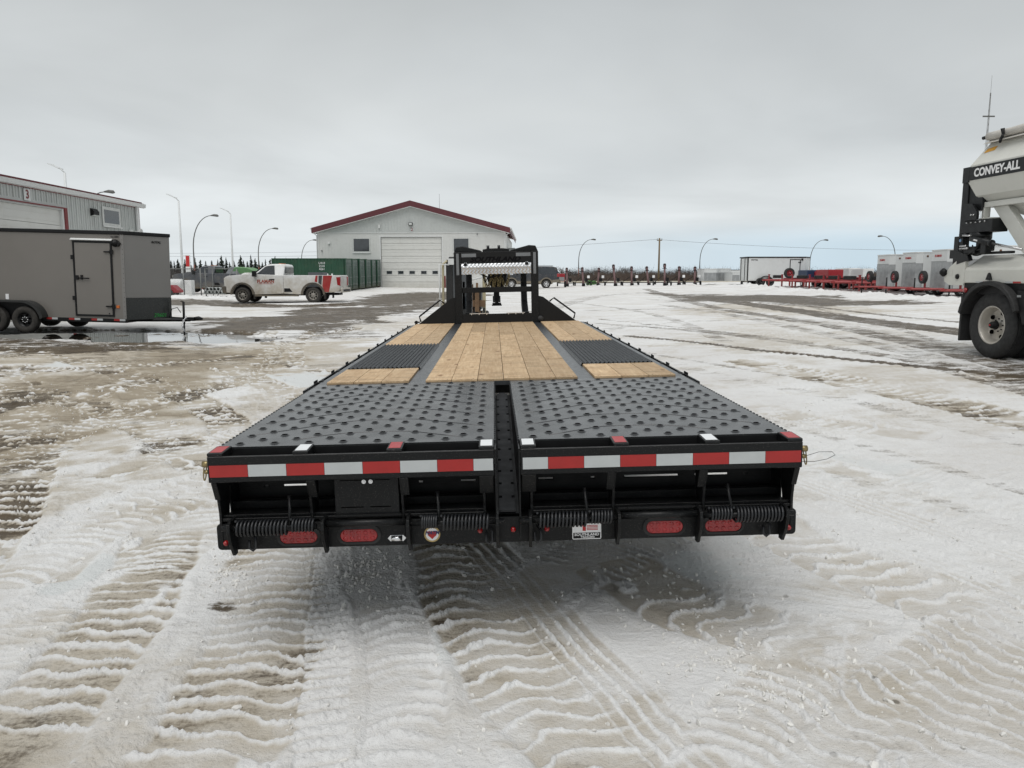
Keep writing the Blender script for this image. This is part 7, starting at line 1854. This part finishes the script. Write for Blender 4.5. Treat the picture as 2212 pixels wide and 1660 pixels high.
# augers in a row
AUGR = mat('faded red auger tube', (0.13, 0.07, 0.07), 0.55, var=.25)
def auger(px, Y, top, lean, lab, i_):
    X = (px - 1106) / 1662 * Y; z = gz(X, Y); H = (598 - top) / 1662 * Y + 1.7 - z
    e = empty('grain_auger', (X, Y, z), (0, 0, 0)); tag(e, lab, 'auger', 'grain augers lined up at the back of the yard')
    dx_ = lean * H
    m = MB(); m.tube([(0, -.5, .12), (dx_, .9, H - .25)], .105, 8); m.tube([(dx_ * .85, .70, H * .85 - .1), (dx_, .95, H)], .13, 8); m.build('tube', AUGR, e)
    m = MB(); m.box(dx_ - .12, dx_ + .12, .75, 1.15, H - .30, H); m.box(dx_ * .8 - .22, dx_ * .8 + .22, .65, .72, H * .8 - .03, H * .8 + .03); m.build('discharge_head', BLKM, e)
    m = MB(); m.box(-.16, .16, -.8, -.45, .02, .30); m.build('intake_hopper', BLKM, e)
    m = MB(); m.tube([(-.9, .8, .35), (.9, .8, .35)], .05, 6); m.tube([(-.85, .8, .35), (dx_ * .6 - .1, .6, H * .5)], .03, 5); m.tube([(.85, .8, .35), (dx_ * .6 + .1, .6, H * .5)], .03, 5); m.build('undercarriage', BLKM, e)
    m = MB(); m.box(.18, .46, -.3, .1, .45, .85); m.build('engine', BLKM, e)
    if i_ % 3: m = MB(); m.box(.40, .66, -.35, -.301, .85, 1.12); m.build('cover', DECALW, e)
    for s in (-1, 1): wheel(e, (s * .92, .8, .24), .24, .12, .12, BLKM, 'x', s, 0)
al = ['nearest to the dark SUV', 'second from the dark SUV, right of the street lamp', 'third from the dark SUV, leaning right', 'fourth from the dark SUV, tall and upright', 'fifth from the dark SUV', 'left neighbour of the utility pole', 'right neighbour of the utility pole, the tallest', 'third from the street lamp at the small white trailers, leaning right', 'left of the street lamp by the small white cargo trailers', 'standing among the small white cargo trailers']
for i_, (px, top, ln) in enumerate(((1223.5, 580, .02), (1258, 579, .0), (1289, 580, .12), (1326, 573, -.02), (1361, 577, .08), (1397, 577, .0), (1431, 571, .10), (1461, 577, .16), (1495, 577.5, .16), (1622, 584, .05))):
    auger(px, 80 + (i_ % 3), top, ln, 'grain auger %s' % al[i_], i_)
LIME = mat('lime green cover', (0.07, 0.17, 0.045), 0.6, var=.25)
m = MB(); m.prism([(-.55, 0.1), (-.5, .5), (-.3, .62), (.1, .55), (.35, .6), (.5, .4), (.5, .1)], 'y', -.6, .6)
g_ = m.build('machine_cover', LIME); g_.location = (8.6, 84, gz(8.6, 84)); tag(g_, 'low lime green machine cover between the second and third augers', 'cover')
e = empty('utility_trailer', (4.0, 71.5, gz(5, 71.5))); tag(e, 'red utility trailer standing right behind the dark SUV', 'trailer')
MB().box(-.8, .8, -1, 1.2, .55, 1.25).build('box', TREDB, e, bevel=.03); MB().box(-.3, .75, -1.04, -1.0005, .6, .95).build('tail_panel', GREYP, e)
for s in (-1, 1): wheel(e, (s * .9, 0, .3), .3, .18, .16, BLKM, 'x', s, 0)

# ================================================================ LEFT BACKGROUND: FENCE, PIPES, MACHINES
FEN = mat('galvanised fence steel', (0.16, 0.165, 0.16), 0.5, .3, var=.2)
FY = 48.0; FZ = gz(-19, 48)
e = empty('chain_link_fence', (0, FY, FZ)); tag(e, 'chain link fence with swing gate between the grey trailer and the white pickup', 'fence')
for x, h in ((-23.5, 1.85), (-20.3, 2.0), (-19.25, 1.85), (-18.95, 1.8), (-17.0, 1.8)):
    MB().tube([(x, 0, -.3), (x, 0, h)], .04, 6).build('post', FEN, e)
MB().tube([(-23.5, 0, 1.78), (-19.25, 0, 1.80)], .028, 6).build('top_rail', FEN, e)
m = MB(); m.tube([(-18.95, -.05, 1.80), (-17.0, -.4, 1.80)], .028, 6); m.tube([(-18.95, -.05, .12), (-17.0, -.4, .12)], .028, 6); m.tube([(-18.2, -.19, .12), (-17.05, -.4, 1.78)], .025, 6); m.tube([(-18.45, -.14, .12), (-18.45, -.14, 1.8)], .025, 6); m.build('gate', FEN, e)
m = MB()
for k in range(44):
    for sg_ in (-1, 1):
        x = -23.5 + k * .10
        xa, xb = (x, x + 1.75) if sg_ > 0 else (x + 1.75, x)
        if max(xa, xb) <= -19.2: m.tube([(xa, 0, .05), (xb, 0, 1.78)], .0045, 3, caps=False)
m.build('wire_mesh', FEN, e)['kind'] = 'stuff'
PIPE = mat('pale culvert pipe', (0.42, 0.44, 0.43), 0.6, var=.15)
names_ = ['first', 'second', 'third', 'fourth', 'fifth', 'sixth']
def pipe_(x, y, z, r_, lab):
    m = MB(); m.lathe([(r_ * .84, 0), (r_, 0), (r_ * 1.0, .3), (r_ * .97, .35), (r_, .4), (r_ * .97, .45), (r_, 3.0), (r_ * .84, 3.0), (r_ * .84, 0)], (0, 0, 0), 'y', 16)
    o = m.build('culvert_pipe', PIPE); o.location = (x, y, z); tag(o, lab, 'pipe', 'pale culvert pipes stacked by the fence')
PY = 56.0; gp0 = gz(-22, 56)
for k in range(6): pipe_(-22.15 + k * .262, PY, gp0 + .16, .128, 'pale culvert pipe, %s from the left in the bottom layer by the fence' % names_[k])
for k in range(4): pipe_(-22.02 + k * .262, PY, gp0 + .39, .128, 'pale culvert pipe, %s from the left in the upper layer by the fence' % names_[k])
HOPG = mat('grey galvanised hopper', (0.13, 0.14, 0.15), 0.5, .3, var=.2)
for x0, lab in ((-23.7, 'grey steel hopper bin left of its twin behind the culvert pipes'), (-22.2, 'grey steel hopper bin right of its twin behind the culvert pipes')):
    e = empty('hopper_bin', (x0 + .6, 60.5, gz(-22, 60))); tag(e, lab, 'hopper', 'grey hopper bins')
    m = MB(); m.add([(-.75, -.7, 1.0), (.75, -.7, 1.0), (.75, .7, 1.0), (-.75, .7, 1.0), (-.25, -.25, 2.0), (.25, -.25, 2.0), (.25, .25, 2.0), (-.25, .25, 2.0)], [(0, 1, 5, 4), (1, 2, 6, 5), (2, 3, 7, 6), (3, 0, 4, 7), (4, 5, 6, 7)]); m.box(-.75, .75, -.7, .7, .5, .999); m.build('bin', HOPG, e)
    for sx in (-.7, .65):
        for sy in (-.65, .6): MB().box(sx, sx + .06, sy, sy + .06, 0, .4995).build('leg', HOPG, e)
e = empty('forage_wagon', (-20.6, 61, gz(-20, 61))); tag(e, 'lime green rounded machine hood behind the white pickup', 'machine')
MB().prism([(-1.0, .9), (-1.0, 1.85), (-.7, 2.0), (.1, 1.95), (.7, 1.7), (1.0, 1.3), (1.0, .9)], 'y', -.9, .9).build('hood', mat('pale lime green', (0.13, 0.27, 0.12), .5, var=.15), e, bevel=.04)
MB().box(-.9, .9, -.8, .8, .5, .8995).build('frame', BLKM, e)
for s in (-1, 1):
    for x in (-.6, .6): wheel(e, (x, s * .95, .4), .4, .25, .22, BLKM, 'y', s, 0)
m = MB(); m.lathe([(.0001, 0), (.35, .02), (.38, .1), (.38, 1.5), (.35, 1.58), (.0001, 1.6)], (0, 0, .75), 'x', 16)
for x in (.3, 1.2): m.box(x, x + .1, -.3, .3, 0, .5)
o = m.build('storage_tank', TRIMW); o.location = (-24.9, 55, gz(-24, 55)); tag(o, 'white horizontal tank partly hidden by the nose of the grey trailer', 'tank')
def imp(x, y, sx, lab):
    e = empty('farm_implement', (x, y, gz(x, y))); tag(e, lab, 'implement')
    MB().prism([(-.9 * sx, .25), (-.9 * sx, .55), (-.3 * sx, .8), (.5 * sx, .75), (.9 * sx, .4), (.9 * sx, .25)], 'y', -.4, .4).build('body', TREDB, e, bevel=.03)
    m = MB(); m.tube([(-.9 * sx, 0, .5), (-1.3 * sx, 0, .3)], .06, 6); m.box(-.2 * sx, .3 * sx, -.41, -.401, .3, .6); m.build('hitch', BLKM, e)
    for s in (-1, 1): wheel(e, (.3 * sx, s * .5, .25), .25, .15, .14, BLKM, 'y', s, 0)
imp(-22.9, 51.5, 1.0, 'small red implement beside the snow pile left of the fence post')
imp(-23.4, 62, 2.0, 'red machine behind the fence gate under the spruces')
m = MB(); m.box(-.3, .3, -.3, .3, 0.1, 1.05); m.box(-.32, .32, -.32, .32, 0, .0995)
o = m.build('tote_tank', TRIMW, bevel=.03); o.location = (-22.5, 54, gz(-22, 54)); tag(o, 'tall white tote tank behind the chain link fence', 'tank')
m = MB(); m.prism([(-.6, .5), (-.55, 1.25), (.0, 1.35), (.5, 1.2), (.6, .5)], 'y', -.5, .5)
o = m.build('wrapped_bundle', TRIMW, bevel=.06); o.location = (-22.4, 57.5, gz(-22, 57)); tag(o, 'white wrapped bundle behind the chain link fence, right of the tote tank', 'bundle')
e = empty('banner_sign', (-31.4, 75, gz(-31, 75))); tag(e, 'tall red and white banner sign behind the chain link fence', 'sign')
m = MB(); m.box(-.42, -.36, -.03, .03, 0, 3.2); m.box(.36, .42, -.03, .03, 0, 3.2); m.box(-.36, .36, -.03, .03, 3.14, 3.2); m.build('frame', TRIMW, e)
MB().box(.0, .35, -.02, .02, 2.1, 3.13).build('red_panel', DECALR, e); MB().box(-.05, .35, -.02, .02, 1.2, 2.09).build('white_panel', TRIMW, e)

# ================================================================ FORKLIFT behind the flatbed's headboard
FKD = mat('dark machine paint', (0.018, 0.018, 0.018), 0.5, var=.3)
FKC = mat('cream machine paint', (0.45, 0.40, 0.26), 0.5, var=.2)
FKB = mat('brown rusty frame', (0.16, 0.095, 0.05), 0.7, var=.35)
e = empty('forklift', (-.75, 14.6, gz(-.75, 15))); tag(e, 'old cream and black forklift with a cab standing behind the flatbed headboard', 'forklift')
def pf_(n, m, mt, **k): return m.build(n, mt, e, **k)
m = MB(); m.box(-.55, -.42, 0, .12, .5, 1.94); m.box(-.55, -.42, 1.3, 1.42, .5, 1.94); pf_('cab_post', m, FKD, bevel=.01)
m = MB(); m.box(-.50, .2, 0.0, 1.42, 1.9401, 2.0); pf_('cab_roof', m, FKD, bevel=.02)
m = MB(); m.box(-.53, -.45, .13, 1.29, 1.1, 1.90); pf_('side_window', m, GLASS)
m = MB(); m.tube([(-.60, -.05, .35), (-.60, -.05, 1.85), (-.52, -.05, 1.92)], .022, 8); pf_('grab_rail', m, FKC)
m = MB(); m.tube([(-.66, -.1, 1.0), (-.66, -.1, 1.84), (-.48, -.1, 1.84)], .016, 8); m.box(-.50, -.38, -.12, -.08, 1.84, 1.96); pf_('mirror_arm', m, TRIMW)
m = MB(); m.box(-.56, -.38, -.03, -.001, .45, 1.05); pf_('side_panel', m, FKD)
m = MB(); m.box(-.53, -.42, -.034, -.0305, .86, .94); pf_('warning_label', m, TRIMW); m = MB(); m.box(-.53, -.42, -.034, -.0305, .945, .98); pf_('warning_label', m, DECALR)
m = MB(); m.box(.13, .19, .1, .2, .25, 1.66); pf_('mast_rail', m, FKC); m = MB(); m.box(-.10, -.05, .1, .2, .3, 1.45); pf_('mast_rail', m, FKB)
m = MB(); m.box(-.20, .18, .05, .099, 1.0, 1.13); pf_('carriage_bar', m, FKB)
m = MB(); m.box(-.01, .07, .0, .0495, .90, 1.32); m.box(.01, .05, .0, .0495, 1.3201, 1.48); pf_('lift_chain_plate', m, FKB)
m = MB(); m.box(-.22, .24, .25, .6, .1, .90); m.box(-.3, .10, .3, 1.0, .901, 1.30); pf_('body', m, FKD, bevel=.03)
m = MB(); m.tube([(-.16, 0, 1.52), (.16, .05, 1.60)], .02, 6); m.tube([(-.08, 0, 1.5), (-.10, 0, 1.8)], .014, 6); pf_('hand_lever', m, TRIMW)
for k in range(5): pf_('fork_guide', MB().box(-.20 + k * .085, -.16 + k * .085, .06, .12, .3, .97 - .06 * (k % 2)), FKB if k % 2 else FKD)
pf_('mast_post', MB().box(-.24, -.20, .02, .12, .1, 1.5), FKD)
for x in (-.40, .22):
    for y in (.55, 1.5): wheel(e, (x, y, .28), .28, .2, .15, FKC, 'x', -1 if x < 0 else 1, 0)
for x, y, h in ((-.45, 0, .3),): pass
m = MB(); m.box(-.419, -.15, .02, .06, .95, 1.86); pf_('rear_window', m, GLASS)
m = MB(); m.box(-.419, -.1, .0, .10, .45, .9499); pf_('rear_panel', m, FKD)
e.scale = (1, 1, .935); e.location.x += .06
print('objects', len(bpy.data.objects))
